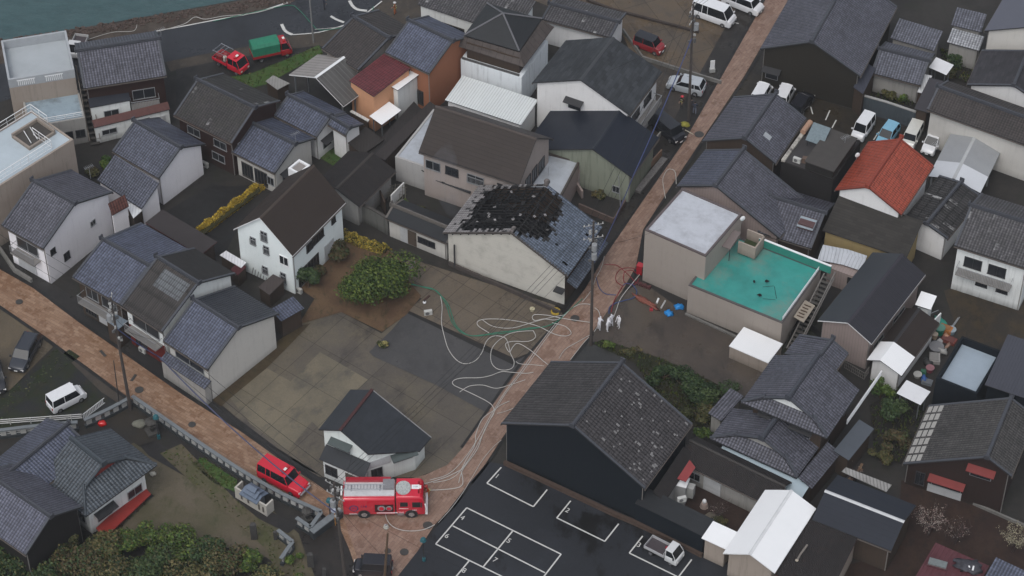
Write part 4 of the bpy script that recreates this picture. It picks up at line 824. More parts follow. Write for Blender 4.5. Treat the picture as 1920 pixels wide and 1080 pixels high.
# corner house with a slope cut to the street corner
x, y, rz, L, wl, wr, zl, zr, h = FIT['g27']
root = empty('house', (x, y, 0), rz, 'white corner house with wide dark slate roof and red ridge next to the fire engine', 'house')
W2 = wr*2.08; zf = lambda d: h-(h-zr)*(d/wr)*.93
A = [(0, 0, h), (0, -wr, zf(wr)), (.70*L, -W2, zf(W2)), (1.05*L, -W2*1.015, zf(W2*1.015)), (L, 0, h)]
mb = MB(); mb.slab(A, .13, 0, 1); mb.slab([(0, 0, h), (L, 0, h), (L, wl, zl), (0, wl, zl)], .13, 0, 1); rf = mb.build('roof', [slate((.052, .058, .068), 1.4, .8, .06, .5, .06, .5), DARKM], root)
mb = MB(); mb.box(-.05, L+.05, -.14, .14, h-.02, h+.1); mb.build('ridge_cap', plain((.055, .020, .020), .6, .5, 4), rf)
mb = MB(); mb.slab([(L-.02, 0, h+.03), (L+.08, 0, h+.03), (1.05*L+.08, -W2*1.015, zf(W2*1.015)+.03), (1.05*L-.02, -W2*1.015, zf(W2*1.015)+.03)][::-1], .12); mb.build('verge_board', plain((.22, .22, .22), .6, .4, 3), rf)
mb = MB(); q = [(.3, wl-.35), (.3, -wr+.3), (.70*L, -W2+.55), (1.0*L, -W2+.5), (L-.25, wl-.35)]
tz = lambda p: (h-(h-zl)*p[1]/wl if p[1] > 0 else zf(-p[1]))-.16
for a, b in zip(q, q[1:]+q[:1]):
    if a[1]*b[1] < 0: m = (a[0]+(b[0]-a[0])*(a[1]/(a[1]-b[1])), 0); mb.face([(*a, 0), (*b, 0), (*b, tz(b)), (*m, h-.16), (*a, tz(a))])
    else: mb.face([(*a, 0), (*b, 0), (*b, tz(b)), (*a, tz(a))])
mb.build('wall', stucco((.44, .47, .46), .25, .5), root)
V = Vector; p0, p1, p2 = V((*q[1], 0)), V((*q[2], 0)), V((*q[3], 0)); a1 = (p1-p0).normalized(); a2 = (p2-p1).normalized()
geo = {'F': (V((.3, wl-.35, 0)), V((0, -1, 0)), V((-1, 0, 0)), wl+wr-.65), 'G': (p0, a1, V((a1.y, -a1.x, 0)), (p1-p0).length), 'K': (p1, a2, V((a2.y, -a2.x, 0)), (p2-p1).length), 'hood': plain((.06, .075, .075))}
for s in (('F', .42, 3.4, 1.7, 1.0, 'h'), ('G', .18, .8, 1.1, 1.2, 'b'), ('G', .75, 1.9, 1.9, .9, 'h'), ('G', .22, 2.3, 2.4, .9, 's')): add_open(root, s[0], geo, *s[1:])
S_('g27b', 'dark slate porch roof on the street side of the white corner house', slate((.045, .050, .058), 1.4, .8, .05, .5, .05, .4), stucco((.40, .42, .42), .3, .6), 'porch', name='porch', win=[('A', .2, .7, 1.3, 1.2, 'b'), ('A', .7, 0.05, 1.2, 1.9, 'd')])
# grey tile patch on the dark brown roof
def on_roof(key, root, s0, s1, t0, t1, mat, name, up=.03, th=.03):
    x, y, rz, L, wl, wr, zl, zr, h = FIT[key]; sg = 1 if t1 > 0 or t0 > 0 else -1; w_, z_ = (wl, zl) if sg > 0 else (wr, zr)
    Z = lambda t: h-(h-z_)*abs(t)+up; mb = MB()
    p = [(L*s0, t0*w_, Z(t0)), (L*s1, t0*w_, Z(t0)), (L*s1, t1*w_, Z(t1)), (L*s0, t1*w_, Z(t1))]
    mb.slab(p, th); return mb.build(name, mat, root)
on_roof('g25', r25, .12, .72, .10, .44, kawara((.13, .14, .15), 1.6, 0, .26, .6, .6, 0, .1), 'replaced_tiles')
for o in COL.objects:
    if o.get('_n') == 'g53': on_roof('g53', o, .25, .33, -.34, -.55, plain((.30, .32, .34), .4, .4, 8), 'skylight', .05)
    if o.get('_n') == 'g43':
        on_roof('g43', o, -.01, .34, .0, 1.03, WHM, 'white_sheet', .06); on_roof('g43', o, -.01, .34, -.0001, -1.03, WHM, 'white_sheet', .06)
    if o.get('_n') == 'g55':
        x, y, rz, L, wl, wr, zl, zr, h = FIT['g55']; mb = MB(); mb.box(.5, 2.1, 1.0, 2.2, h-.9, h-.25); q = mb.build('skylight_box', plain((.09, .05, .05), .6, .3), o)
        mb = MB(); mb.slab([(.45, 1.15, h-.18), (2.15, 1.15, h-.18), (2.15, 2.4, h-.5), (.45, 2.4, h-.5)], .06); mb.build('skylight_glass', plain((.24, .28, .31), .2, .4, 2, .6), q)
    if o.get('_n') == 'g67':
        on_roof('g67', o, -.01, .33, .06, 1.0, plain((.50, .52, .55), .35, .1, .6), 'translucent_sheet', .03); on_roof('g67', o, -.01, .33, -.06, -1.0, plain((.56, .58, .61), .35, .08, .6), 'translucent_sheet', .03)
    if o.get('_n') == 'g35':
        for k in range(7):
            for m in range(3): on_roof('g35', o, .04+k*.138, .04+k*.138+.105, .80+m*.067, .80+m*.067+.052, plain((.34, .33, .31), .6, .6, 9), 'pale_tile_patch', .02)
    if o.get('_n') == 'g28':
        rr = random.Random(5)
        for k in range(48):
            s = rr.uniform(.03, .96); t = -rr.uniform(.08, .97); l_ = rr.choice((.018, .022, .042)); t = max(t, -.97+l_)
            on_roof('g28', o, s, s+rr.choice((.018, .024)), t, t-l_, plain((.18, .175, .175), .6, .3, 8), 'replacement_tile', .035, .02)
    if '_n' in o.keys(): del o['_n']

# ================================================================ the burnt house
x, y, rz, L, wl, wr, zl, zr, h = FIT['g17']
BH = empty('burnt_house', (x, y, 0), rz, 'burnt house with a charred hole through its tiled roof and a cream end wall', 'house')
burn = [(925,352),(935,350),(950,353),(975,346),(1022,343),(1034,352),(1050,372),(1049,395),(1040,412),(1024,420),(1034,438),(1028,450),(1010,446),(990,440),(965,436),(938,430),(905,433),(870,432),(862,421),(858,418),(880,412),(889,392),(900,372),(914,358)]
def inpoly(p, P):
    c = False; j = len(P)-1
    for i in range(len(P)):
        if (P[i][1] > p[1]) != (P[j][1] > p[1]) and p[0] < (P[j][0]-P[i][0])*(p[1]-P[i][1])/(P[j][1]-P[i][1])+P[i][0]: c = not c
        j = i
    return c
cR, sR = cos(rz), sin(rz)
def wpt(a, b, c): return Vector((x+a*cR-b*sR, y+a*sR+b*cR, c))
BURN = [(G(*p, 6.4).x, G(*p, 6.4).y) for p in burn]       # plan of the hole (for its rough size); cells are tested on the sloping roof
rr = random.Random(11); ASH = kawara((.215, .205, .205), 1.5, 0, .30, .27, .75, 0, .5)
BLU = kawara((.115, .140, .185), 2.1)
tiles = MB(); char = MB(); hole = set(); near = random.Random(3)
SOOT = kawara((.030, .029, .030), 1.6, 0, .30, .27, .8, 0, .2)
for side, w_, z_, mi in ((1, wl, zl, 0), (-1, wr, zr, 1)):
    nx, ny = int(L/.30), int(w_/.27)
    for i in range(nx):
        for j in range(ny):
            s0, s1 = L*i/nx, L*(i+1)/nx; t0, t1 = w_*j/ny, w_*(j+1)/ny
            zc = h-(h-z_)*((t0+t1)/2/w_); px = proj(wpt((s0+s1)/2, side*(t0+t1)/2, zc))
            jit = (px[0]+rr.uniform(-5, 5), px[1]+rr.uniform(-4, 4))
            inside = inpoly(jit, burn)
            if i >= nx-1: inside = False
            if inside: hole.add((side, i, j)); continue
            if not inside and side < 0 and rr.random() < .012: continue
            za, zb_ = h-(h-z_)*(t0/w_), h-(h-z_)*(t1/w_); u = rr.uniform(0, .015)
            p = [(s0, side*t0, za+u), (s1, side*t0, za+u), (s1, side*t1, zb_+.03+u), (s0, side*t1, zb_+.03+u)]
            wx, wy = px[0]+near.uniform(-13, 13), px[1]+near.uniform(-10, 10); tiles.slab(p if side < 0 else p[::-1], .06, 2 if inpoly((wx, wy), burn) else mi)
rf = tiles.build('roof_tiles', [ASH, BLU, SOOT], BH)
CH = plain((.0055, .0055, .006), .8, .6, 5, .25); CH2 = plain((.016, .015, .015), .7, .7, 7, .3)
for side, w_, z_ in ((1, wl, zl), (-1, wr, zr)):
    Z = lambda t: h-(h-z_)*(t/w_)
    for k in range(int(L/.46)+1):      # rafters
        s = .1+k*.46; a = rr.uniform(0, .3) if rr.random() < .25 else 0
        char.slab([(s, side*.0, Z(0)-.2), (s+.07, side*.0, Z(0)-.2), (s+.07, side*w_*(1-a), Z(w_*(1-a))-.2), (s, side*w_*(1-a), Z(w_*(1-a))-.2)][::-side], .1, rr.choice((0, 0, 1)))
    for k in range(int(w_/.9)+1):      # purlins
        t = .2+k*.9; char.box(.1, L-.1, min(side*t, side*(t+.12)), max(side*t, side*(t+.12)), Z(t)-.42, Z(t)-.28, rr.choice((0, 1)))
    for k in range(95):                # charred boards and fallen battens
        s = rr.uniform(.3, L-1.3); t = rr.uniform(.3, w_-.7); i, j = int(s/L*int(L/.3)), int(t/w_*int(w_/.27))
        if (side, i, j) not in hole: continue
        dl, dw = rr.uniform(.3, 1.3), rr.uniform(.08, .35); M = Matrix.Translation((s, side*t, Z(t)-rr.uniform(.08, .6))) @ Matrix.Rotation(rr.uniform(-.5, .5), 4, 'X') @ Matrix.Rotation(rr.uniform(0, 3.1) if rr.random() < .3 else rr.uniform(-.15, .15), 4, 'Z')
        char.box(-dl/2, dl/2, -dw/2, dw/2, 0, .03, rr.choice((0, 0, 0, 1)), M)
char.build('charred_rafters', [CH, CH2], BH)
mb = MB()
for k in range(20):
    s = rr.uniform(.4, L-.8); side = rr.choice((1, 1, -1)); w_, z_ = (wl, zl) if side > 0 else (wr, zr); t = rr.uniform(.4, w_-1); i, j = int(s/L*int(L/.3)), int(t/w_*int(w_/.27))
    if (side, i, j) not in hole: continue
    M = Matrix.Translation((s, side*t, h-(h-z_)*(t/w_)-.12)) @ Matrix.Rotation(rr.uniform(-.5, .5), 4, 'X') @ Matrix.Rotation(rr.uniform(0, 3), 4, 'Z'); mb.box(-.16, .16, -.12, .12, 0, .025, 0, M)
mb.build('fallen_tiles', ASH, BH)
mb = MB(); mb.box(.0, L*.10, -.17, .17, h-.05, h+.18); mb.box(L-.35, L+.1, -.2, .2, h-.05, h+.2); mb.ball((L+.05, 0, h+.3), .3, .34, .32, 8); mb.build('ridge_cap', plain((.13, .115, .11), .7, .8, 5, .3, 0, 0, (.012, .012, .012), .9), BH)
yl_, yr_ = wl-.45, -(wr-.45); WCB = NT('scorched_wall', .85, .2); uvv = WCB.obj(); zc_ = WCB.sep(uvv)[2]
f = WCB.noise(WCB.scale(uvv, (1, 3.0, .5)), 1.1, 7, .8); lines = WCB.step(WCB.math('FRACT', WCB.math('DIVIDE', zc_, .9)), .04, .0)
cc = WCB.ramp(WCB.math('SUBTRACT', WCB.noise(uvv, .8, 5), WCB.math('MULTIPLY', lines, .25)), [(.1, (.30, .29, .26)), (.5, (.50, .485, .44)), (1, (.55, .53, .48))])
WCB.col(WCB.mix(WCB.math('MULTIPLY', WCB.step(f, .70, .76), WCB.step(zc_, 3.4, 4.4)), cc, (.09, .045, .025)))
UZ = lambda yy: h-(h-(zl if yy > 0 else zr))*abs(yy)/(wl if yy > 0 else wr)-.33
mb = MB(); a0, a1 = .3, L-.3; P = lambda a, b, c: (a, b, c)
mb.face([P(a0, yr_, 0), P(a0, yr_, UZ(yr_)), P(a0, 0, h-.33), P(a0, yl_, UZ(yl_)), P(a0, yl_, 0)]); mb.build('end_wall', WCB.m, BH)
mb = MB(); mb.face([P(a1, yl_, 0), P(a1, yl_, UZ(yl_)), P(a1, 0, h-.33), P(a1, yr_, UZ(yr_)), P(a1, yr_, 0)])
mb.face([P(a0, yl_, 0), P(a0, yl_, UZ(yl_)), P(a1, yl_, UZ(yl_)), P(a1, yl_, 0)]); mb.face([P(a1, yr_, 0), P(a1, yr_, UZ(yr_)), P(a0, yr_, UZ(yr_)), P(a0, yr_, 0)])
mb.build('wall', WBR, BH)
mb = MB(); mb.box(a0+.05, a1-.05, yr_+.05, yl_-.05, 2.6, 2.7); 
for k in range(40): 
    M = Matrix.Translation((rr.uniform(.8, L-.8), rr.uniform(yr_+.8, yl_-.8), 2.75)) @ Matrix.Rotation(rr.uniform(0, 3), 4, 'Z') @ Matrix.Rotation(rr.uniform(-.4, .4), 4, 'Y'); mb.box(-rr.uniform(.3, 1.2), .6, -.1, .1, 0, .12, 0, M)
mb.build('charred_floor', CH, BH)
mb = MB(); mb.slab([(-.05, 0, h+.03), (-.05, wl, zl+.03), (.12, wl, zl+.03), (.12, 0, h+.03)], .16); mb.slab([(-.05, 0, h+.03), (.12, 0, h+.03), (.12, -wr, zr+.03), (-.05, -wr, zr+.03)], .2); mb.build('verge_board', plain((.07, .06, .055), .6, .5), BH)
mb = MB(); mb.box(-.10, .05, yl_-.9, yl_-.78, .0, 3.2); mb.box(.0, .25, yr_+.5, yr_+.8, 1.6, 2.1); mb.box(-.5, .3, yr_-.1, yr_+.9, 2.15, 2.28); mb.build('porch_box', DARKM, BH)
# street-side lower roof of the burnt house
mb = MB(); yy = -wr+.3; mb.slab([(.4, yy, 3.35), (.4, yy-1.1, 2.75), (L-.2, yy-1.1, 2.75), (L-.2, yy, 3.35)], .1); mb.build('lower_roof', kawara((.075, .09, .12), 2.0), BH)
# ---------------------------------------------------------------- smoke
def smoke(pts, r0, r1, dens, label):
    mb = MB(); q = [Vector(p) for p in pts]; mb.tube([q[0].lerp(q[0], 0) if 0 else Vector(p) for p in q], 1, 14, rf=lambda t: (r0+(r1-r0)*t)*max(.05, sin(pi*min(1, max(0, t)))**.6))
    m = bpy.data.materials.new('smoke'); m.use_nodes = True; t = m.node_tree; t.nodes.remove(t.nodes['Principled BSDF']); v = t.nodes.new('ShaderNodeVolumePrincipled'); v.inputs['Color'].default_value = (.55, .62, .75, 1)
    nz = t.nodes.new('ShaderNodeTexNoise'); nz.inputs['Scale'].default_value = .55; nz.inputs['Detail'].default_value = 5; tc = t.nodes.new('ShaderNodeTexCoord'); t.links.new(tc.outputs['Object'], nz.inputs['Vector'])
    mr = t.nodes.new('ShaderNodeMapRange'); mr.inputs[1].default_value = .45; mr.inputs[2].default_value = .75; mr.inputs[4].default_value = dens; t.links.new(nz.outputs['Fac'], mr.inputs[0]); t.links.new(mr.outputs[0], v.inputs['Density']); v.inputs['Anisotropy'].default_value = .2
    t.links.new(v.outputs[0], t.nodes['Material Output'].inputs['Volume']); return tag(mb.build('smoke', m), label, 'smoke', None, 'stuff')
smoke([G(872, 430, 2.5), G(850, 395, 4.5), G(832, 345, 7.0), G(834, 300, 9.5), G(842, 262, 12)], .7, 2.0, .11, 'thin bluish smoke drifting off the left eave of the burnt house')
# ================================================================ vehicles
def wheel(root, x, y, r, w_=.2, rim=None):
    mb = MB(); mb.cyl((x, y-w_/2, r), r, w_, 18, 0, 'y'); t = mb.build('wheel', RUBBER, root)
    mb = MB(); mb.cyl((x, y-w_/2-.012, r), r*.6, w_+.024, 14, 0, 'y'); mb.build('rim', rim or CHROME, t)
def loft(secs, name, mats, root, close=True, bev=.0):
    """secs: list of (x, [(y,z)...]) rings"""
    mb = MB(); R_ = [[Vector((x, y, z)) for y, z in ring] for x, ring in secs]; n = len(R_[0])
    for A, B in zip(R_, R_[1:]):
        for k in range(n): mb.face([A[k], A[(k+1) % n], B[(k+1) % n], B[k]])
    mb.face(R_[0][::-1]); mb.face(R_[-1]); o = mb.build(name, mats, root, smooth=True)
    if bev:
        m = o.modifiers.new('bevel', 'BEVEL'); m.width = bev; m.segments = 2; m.limit_method = 'ANGLE'; m.angle_limit = .5
    return o
def car(tail, nose, label, col, L=3.4, W=1.48, H=1.75, kind='box', roofc=None, group='parked cars', z=0.0, name='car', cat='car', length_px=True, rack=False, center=None):
    a, b = G(*tail, .6), G(*nose, .6); c = (a+b)/2 if center is None else G(*center, 0); rz = atan2(b.y-a.y, b.x-a.x)
    root = empty(name, (c.x, c.y, z+.06), rz, label, cat, group)
    paint = gloss(col); rp = gloss(roofc) if roofc else paint; hw = W/2; l2 = L/2; r = .28 if H > 1.6 or L < 3.6 else .32; gz = .17
    zb = {'box': .98, 'van': 1.02, 'wagon': .88, 'suv': 1.0, 'hatch': .90, 'jeep': 1.08}[kind]
    hood = {'box': .62, 'van': .42, 'wagon': 1.15, 'suv': 1.05, 'hatch': .85, 'jeep': 1.25}[kind]     # length of bonnet
    ws = {'box': .38, 'van': .55, 'wagon': .75, 'suv': .6, 'hatch': .65, 'jeep': .42}[kind]          # windscreen run
    rs = {'box': .10, 'van': .12, 'wagon': .55, 'suv': .35, 'hatch': .35, 'jeep': .08}[kind]
    hz = zb-.10 if kind in ('wagon', 'hatch', 'suv') else zb-.04
    def ring(w0, z0, z1, w1): return [(-w0*.96, z0), (-w0, z0+.12), (-w1, z1-.06), (-w1*.93, z1), (w1*.93, z1), (w1, z1-.06), (w0, z0+.12), (w0*.96, z0)]
    B = loft([(-l2, ring(hw*.9, gz+.12, zb-.05, hw*.86)), (-l2+.12, ring(hw, gz, zb, hw*.95)), (-.2*L, ring(hw, gz, zb, hw*.96)), (l2-hood, ring(hw, gz, zb, hw*.96)), (l2-hood*.45, ring(hw, gz, hz, hw*.92)), (l2-.12, ring(hw*.98, gz, hz-.14, hw*.86)), (l2, ring(hw*.86, gz+.1, hz-.30, hw*.78))], 'body', paint, root, bev=.03)
    x0, x1 = -l2+.08, l2-hood; tw = hw*.82
    g = MB(); lo = [(x0, -hw*.93, zb-.02), (x1, -hw*.93, zb-.02), (x1, hw*.93, zb-.02), (x0, hw*.93, zb-.02)]; hi = [(x0+rs, -tw, H-.05), (x1-ws, -tw, H-.05), (x1-ws, tw, H-.05), (x0+rs, tw, H-.05)]
    for i in range(4): j = (i+1) % 4; g.face([lo[i], lo[j], hi[j], hi[i]])
    g.face(hi); g.build('windows', GLASS, root)
    mb = MB()
    rx0, rx1 = x0+rs-.04, x1-ws+.05; mb.slab([(rx0, -tw-.015, H-.03), (rx1, -tw-.015, H-.03), (rx1+.04, 0, H), (rx1, tw+.015, H-.03), (rx0, tw+.015, H-.03), (rx0-.02, 0, H-.01)], .05); o = mb.build('roof', rp, root); m = o.modifiers.new('bevel', 'BEVEL'); m.width = .02; m.segments = 2
    mb = MB(); V = Vector
    def bar(p, q, w_=.05): mb.tube([p, q], w_, 5)
    for s in (-1, 1):
        bar((x1-.02, s*hw*.925, zb), (x1-ws, s*tw, H-.06), .035); bar((x0+.03, s*hw*.925, zb), (x0+rs, s*tw, H-.06), .05)
        mid = (x0+x1-ws)/2; bar((mid, s*hw*.935, zb), (mid, s*tw*1.0, H-.06), .035)
        if L > 3.9: q = x0+.28*(x1-x0); bar((q, s*hw*.935, zb), (q+.05, s*tw*1.0, H-.06), .045)
    mb.build('pillars', paint, root)
    for s in (-1, 1):
        mb = MB(); mb.box(l2-.16, l2-.01, s*hw*.72-.13, s*hw*.72+.13, hz-.40, hz-.24); mb.build('headlight', LAMPW, root)
        mb = MB(); mb.box(-l2-.015, -l2+.08, s*hw*.80-.07, s*hw*.80+.07, zb-.35, zb-.05); mb.build('tail_light', gloss((.35, .01, .01)), root)
        mb = MB(); mb.box(x1-.12, x1-.0, s*(hw+.10)-.08, s*(hw+.10)+.08, zb+.02, zb+.16); mb.build('side_mirror', paint, root)
        for wx in (-l2*.62, l2*.62): wheel(root, wx, s*(hw-.09), r)
    mb = MB(); mb.box(l2-.02, l2+.03, -hw*.6, hw*.6, gz+.08, gz+.3); mb.build('front_grille', DARKM, root)
    mb = MB(); mb.box(l2+.03, l2+.045, -.17, .17, gz+.12, gz+.28); mb.box(-l2-.03, -l2-.012, -.17, .17, .55, .7); mb.build('number_plate', WHITEP, root)
    if rack:
        mb = MB()
        for s in (-1, 1): mb.tube([(rx0+.1, s*tw*.9, H+.04), (rx1-.1, s*tw*.9, H+.04)], .02, 5)
        mb.build('roof_rails', DARKM, root)
    return root
WH = (.72, .73, .75); BK = (.012, .013, .018); RED = (.56, .010, .030)
car((1302, 24), (1374, 50), 'long white high-roofed van at the top of the concrete lot', WH, 4.9, 1.8, 2.1, 'van', cat='van', name='van', center=(1338, 36))
car((1364, 0), (1424, 24), 'white minivan half out of frame at the top edge beside the brick street', WH, 4.7, 1.7, 1.8, 'box', center=(1392, 14))
car((1192, 80), (1244, 100), 'red box-shaped car with black roof in the concrete lot', (.25, .015, .02), 3.4, 1.48, 1.7, 'box', roofc=BK, center=(1217, 92))
car((1317, 170), (1255, 155), 'pale silver suv with black windows beside the tall pole', (.42, .45, .48), 4.1, 1.75, 1.55, 'suv', center=(1286, 168))
car((1226, 224), (1274, 262), 'black minivan parked right of the navy roof', BK, 4.6, 1.7, 1.8, 'box', center=(1250, 250))
car((1432, 192), (1446, 168), 'white car half hidden behind the top of the blue-grey tiled roof, left of two', WH, 3.4, 1.48, 1.75, 'box', center=(1427, 186))
car((1478, 196), (1490, 172), 'white van half hidden behind the blue-grey tiled roof, right of two', WH, 3.4, 1.48, 1.85, 'box', center=(1470, 190))
car((1495, 205), (1512, 182), 'black car in the shade of the big boarded gable', BK, 3.9, 1.6, 1.5, 'hatch', center=(1502, 202))
car((1630, 222), (1606, 256), 'white boxy van, leftmost in the row of four under the grey wall', WH, 3.4, 1.48, 1.9, 'box', center=(1617, 250), name='van', cat='van')
car((1678, 236), (1652, 270), 'light blue car in the row under the grey wall', (.20, .42, .56), 3.5, 1.5, 1.6, 'hatch', center=(1663, 262))
car((1722, 238), (1700, 280), 'cream-white car between the light blue car and the carport side car', (.62, .62, .58), 3.6, 1.5, 1.65, 'box', center=(1709, 264))
car((1762, 248), (1735, 292), 'white car nearest the grey sheet-roofed carport', WH, 3.6, 1.5, 1.6, 'hatch', center=(1748, 275))
car((64, 636), (34, 690), 'dark grey estate car on the wet concrete yard at the left', (.028, .032, .042), 4.8, 1.76, 1.5, 'wagon', center=(49, 668), rack=True)
car((96, 762), (155, 732), 'white minivan on the mossy yard beside the guard rail', WH, 3.7, 1.55, 1.8, 'box', center=(126, 756))
car((-14, 668), (-2, 722), 'black car cut off by the left edge of the photo', BK, 4.4, 1.7, 1.6, 'suv', center=(-8, 712))
car((738, 1052), (664, 1048), 'black box-shaped car at the bottom of the paved street', (.010, .009, .014), 3.5, 1.5, 1.8, 'box', center=(700, 1072))
fr = car((487, 882), (574, 928), 'red fire command wagon parked on the orange street beside the stone fence', RED, 4.9, 1.85, 2.0, 'jeep', center=(532, 906), group='fire vehicles', cat='fire car', name='fire_command_car')
def lightbar(root, x, z, L=.16, W=1.0, y=0, tilt=0):
    mb = MB(); mb.box(x-.14, x+.14, y-W/2, y+W/2, z, z+.13); b = mb.build('light_bar', gloss((.40, .01, .015), .15), root)
    mb = MB(); mb.box(x-.12, x+.12, y-.16, y+.16, z+.13, z+.19); mb.build('speaker', LAMPW, b)
lightbar(fr, .35, 2.0); mb = MB(); mb.box(-2.3, -.3, -.7, .7, 2.03, 2.05); 
mb = MB(); mb.box(2.45, 2.62, -.75, .75, .45, .62); mb.build('bull_bar', CHROME, fr)
# small open pump truck and tarpaulin truck
def trucklet(tail, nose, center, label, L, W, cab, H, col, name, cat, group, bed=None, tarp=None):
    a, b = G(*tail, .6), G(*nose, .6); c = G(*center, 0); root = empty(name, (c.x, c.y, .06), atan2(b.y-a.y, b.x-a.x), label, cat, group); hw = W/2; l2 = L/2; p = gloss(col); xf = l2-cab
    ring = lambda w0, z0, z1, w1: [(-w0, z0), (-w0, z1-.08), (-w1, z1), (w1, z1), (w0, z1-.08), (w0, z0)]
    loft([(xf, ring(hw, .35, 1.08, hw*.97)), (l2-.25, ring(hw, .35, 1.08, hw*.96)), (l2-.05, ring(hw*.98, .35, .98, hw*.93)), (l2, ring(hw*.93, .38, .86, hw*.88))], 'cab_body', p, root, bev=.03)
    g = MB(); tw = hw*.86; lo = [(xf+.03, -hw*.95, 1.06), (l2-.14, -hw*.95, 1.04), (l2-.14, hw*.95, 1.04), (xf+.03, hw*.95, 1.06)]; hi = [(xf+.06, -tw, H-.04), (l2-.58, -tw, H-.04), (l2-.58, tw, H-.04), (xf+.06, tw, H-.04)]
    for i in range(4): j = (i+1) % 4; g.face([lo[i], lo[j], hi[j], hi[i]])
    g.face(hi); g.build('windows', GLASS, root)
    mb = MB(); mb.slab([(xf, -tw-.02, H), (l2-.52, -tw-.02, H-.01), (l2-.52, tw+.02, H-.01), (xf, tw+.02, H)], .05); o = mb.build('cab_roof', p, root); m = o.modifiers.new('bevel', 'BEVEL'); m.width = .025; m.segments = 2
    mb = MB()
    for s in (-1, 1):
        mb.tube([(l2-.15, s*hw*.94, 1.05), (l2-.55, s*tw, H-.05)], .035, 5); mb.tube([(xf+.06, s*hw*.94, 1.05), (xf+.07, s*tw, H-.05)], .05, 5)
        if cab > 1.5: mb.tube([(xf+cab*.45, s*hw*.94, 1.05), (xf+cab*.45, s*tw, H-.05)], .04, 5)
    mb.build('pillars', p, root)
    mb = MB(); mb.box(-l2, xf, -hw*.9, hw*.9, .42, .62); mb.build('chassis', DARKM, root)
    for s in (-1, 1):
        mb = MB(); mb.box(l2-.03, l2+.02, s*hw*.7-.11, s*hw*.7+.11, .58, .74); mb.build('headlight', LAMPW, root)
        mb = MB(); mb.box(l2-.35, l2-.22, s*(hw+.1)-.07, s*(hw+.1)+.07, 1.1, 1.3); mb.build('side_mirror', DARKM, root)
        for wx in (-l2*.60, l2-.62): wheel(root, wx, s*(hw-.09), .27, .16)
    if bed:
        mb = MB(); bz = .62; t = .05; mb.box(-l2, xf-.06, -hw, hw, bz, bz+.04, 1)
        for s in (-1, 1): mb.box(-l2, xf-.06, s*hw-t/2, s*hw+t/2, bz+.04, bz+.36)
        mb.box(-l2-.02, -l2+.03, -hw, hw, bz+.04, bz+.36); mb.box(xf-.12, xf-.07, -hw, hw, bz+.04, bz+.62); mb.build('cargo_bed', [p if bed == 'paint' else gloss(bed), plain((.06, .05, .055), .6, .3, 4)], root)
    return root, xf, hw, l2
kt, xf, hw, l2 = trucklet((1210, 1012), (1280, 1048), (1245, 1042), 'white pickup truck with an empty bed in the marked parking bay', 3.4, 1.48, 1.25, 1.78, (.60, .61, .62), 'pickup_truck', 'truck', None, bed=(.42, .42, .43))
mb = MB(); mb.ball((xf-.35, .35, .78), .22, .16, .12, 8, 0, .2); mb.build('red_cloth', plain((.30, .02, .04), .7, .3), kt)
wt, *_ = trucklet((152, 72), (140, 98), (147, 96), 'white pickup truck glimpsed between the parapet building and the seaside tiled house', 3.4, 1.48, 1.25, 1.85, (.60, .61, .62), 'pickup_truck', 'truck', None, bed=(.45, .45, .45))
ft, xf, hw, l2 = trucklet((403, 106), (463, 136), (434, 126), 'small red pump truck with crew cab and open rear gear by the shore road', 4.0, 1.6, 1.9, 1.9, RED, 'pump_truck', 'fire truck', 'fire vehicles', bed='paint')
lightbar(ft, l2-1.0, 1.9, W=.9)
mb = MB()
for s in (-1, 1):
    mb.tube([(-l2+.1, s*.7, .95), (-l2+.1, s*.7, 1.9), (xf-.2, s*.7, 1.9), (xf-.2, s*.7, .95)], .03, 5)
    for k in range(4): mb.tube([(-l2+.1+.4*k, s*.7, 1.0), (-l2+.1+.4*k, s*.7, 1.9)], .02, 4)
for k in range(3): mb.tube([(-l2+.2+.5*k, -.7, 1.9), (-l2+.2+.5*k, .7, 1.9)], .025, 4)
mb.build('gear_frame', CHROME, ft)
mb = MB(); mb.box(-l2+.3, -l2+1.1, -.5, .5, .66, 1.2); mb.cyl((-l2+1.3, -.3, 1.15), .28, .6, 12, 0, 'y'); mb.ball((-l2+.5, .2, 1.3), .3, .3, .2, 8, 0, .3); mb.build('pump', gloss((.25, .02, .02)), ft)
mb = MB(); mb.cyl((-l2+1.55, -.4, .95), .22, .5, 12); mb.build('hose_coil', plain((.45, .43, .38), .8, .4, 8), ft)
tt, xf, hw, l2 = trucklet((478, 106), (542, 92), (509, 105), 'red truck with green tarpaulin cover beside the grass verge', 4.4, 1.7, 1.25, 1.95, (.33, .012, .02), 'tarpaulin_truck', 'fire truck', 'fire vehicles', bed='paint')
lightbar(tt, l2-.75, 1.94, W=.9)
mb = MB(); a, b = -l2+.02, xf-.1; ring = lambda s: [(-.86, .95), (-.86, 2.05), (-.6, 2.32), (0, 2.40), (.6, 2.32), (.86, 2.05), (.86, .95)]
R0 = [Vector((a, y_, z_)) for y_, z_ in ring(0)]; R1 = [Vector((b, y_, z_)) for y_, z_ in ring(0)]
for k in range(6): mb.face([R0[k], R0[k+1], R1[k+1], R1[k]])
mb.face(R0[::-1]); mb.face(R1); mb.build('tarpaulin', plain((.022, .175, .105), .6, .25, 1.5, .3, .3), tt)
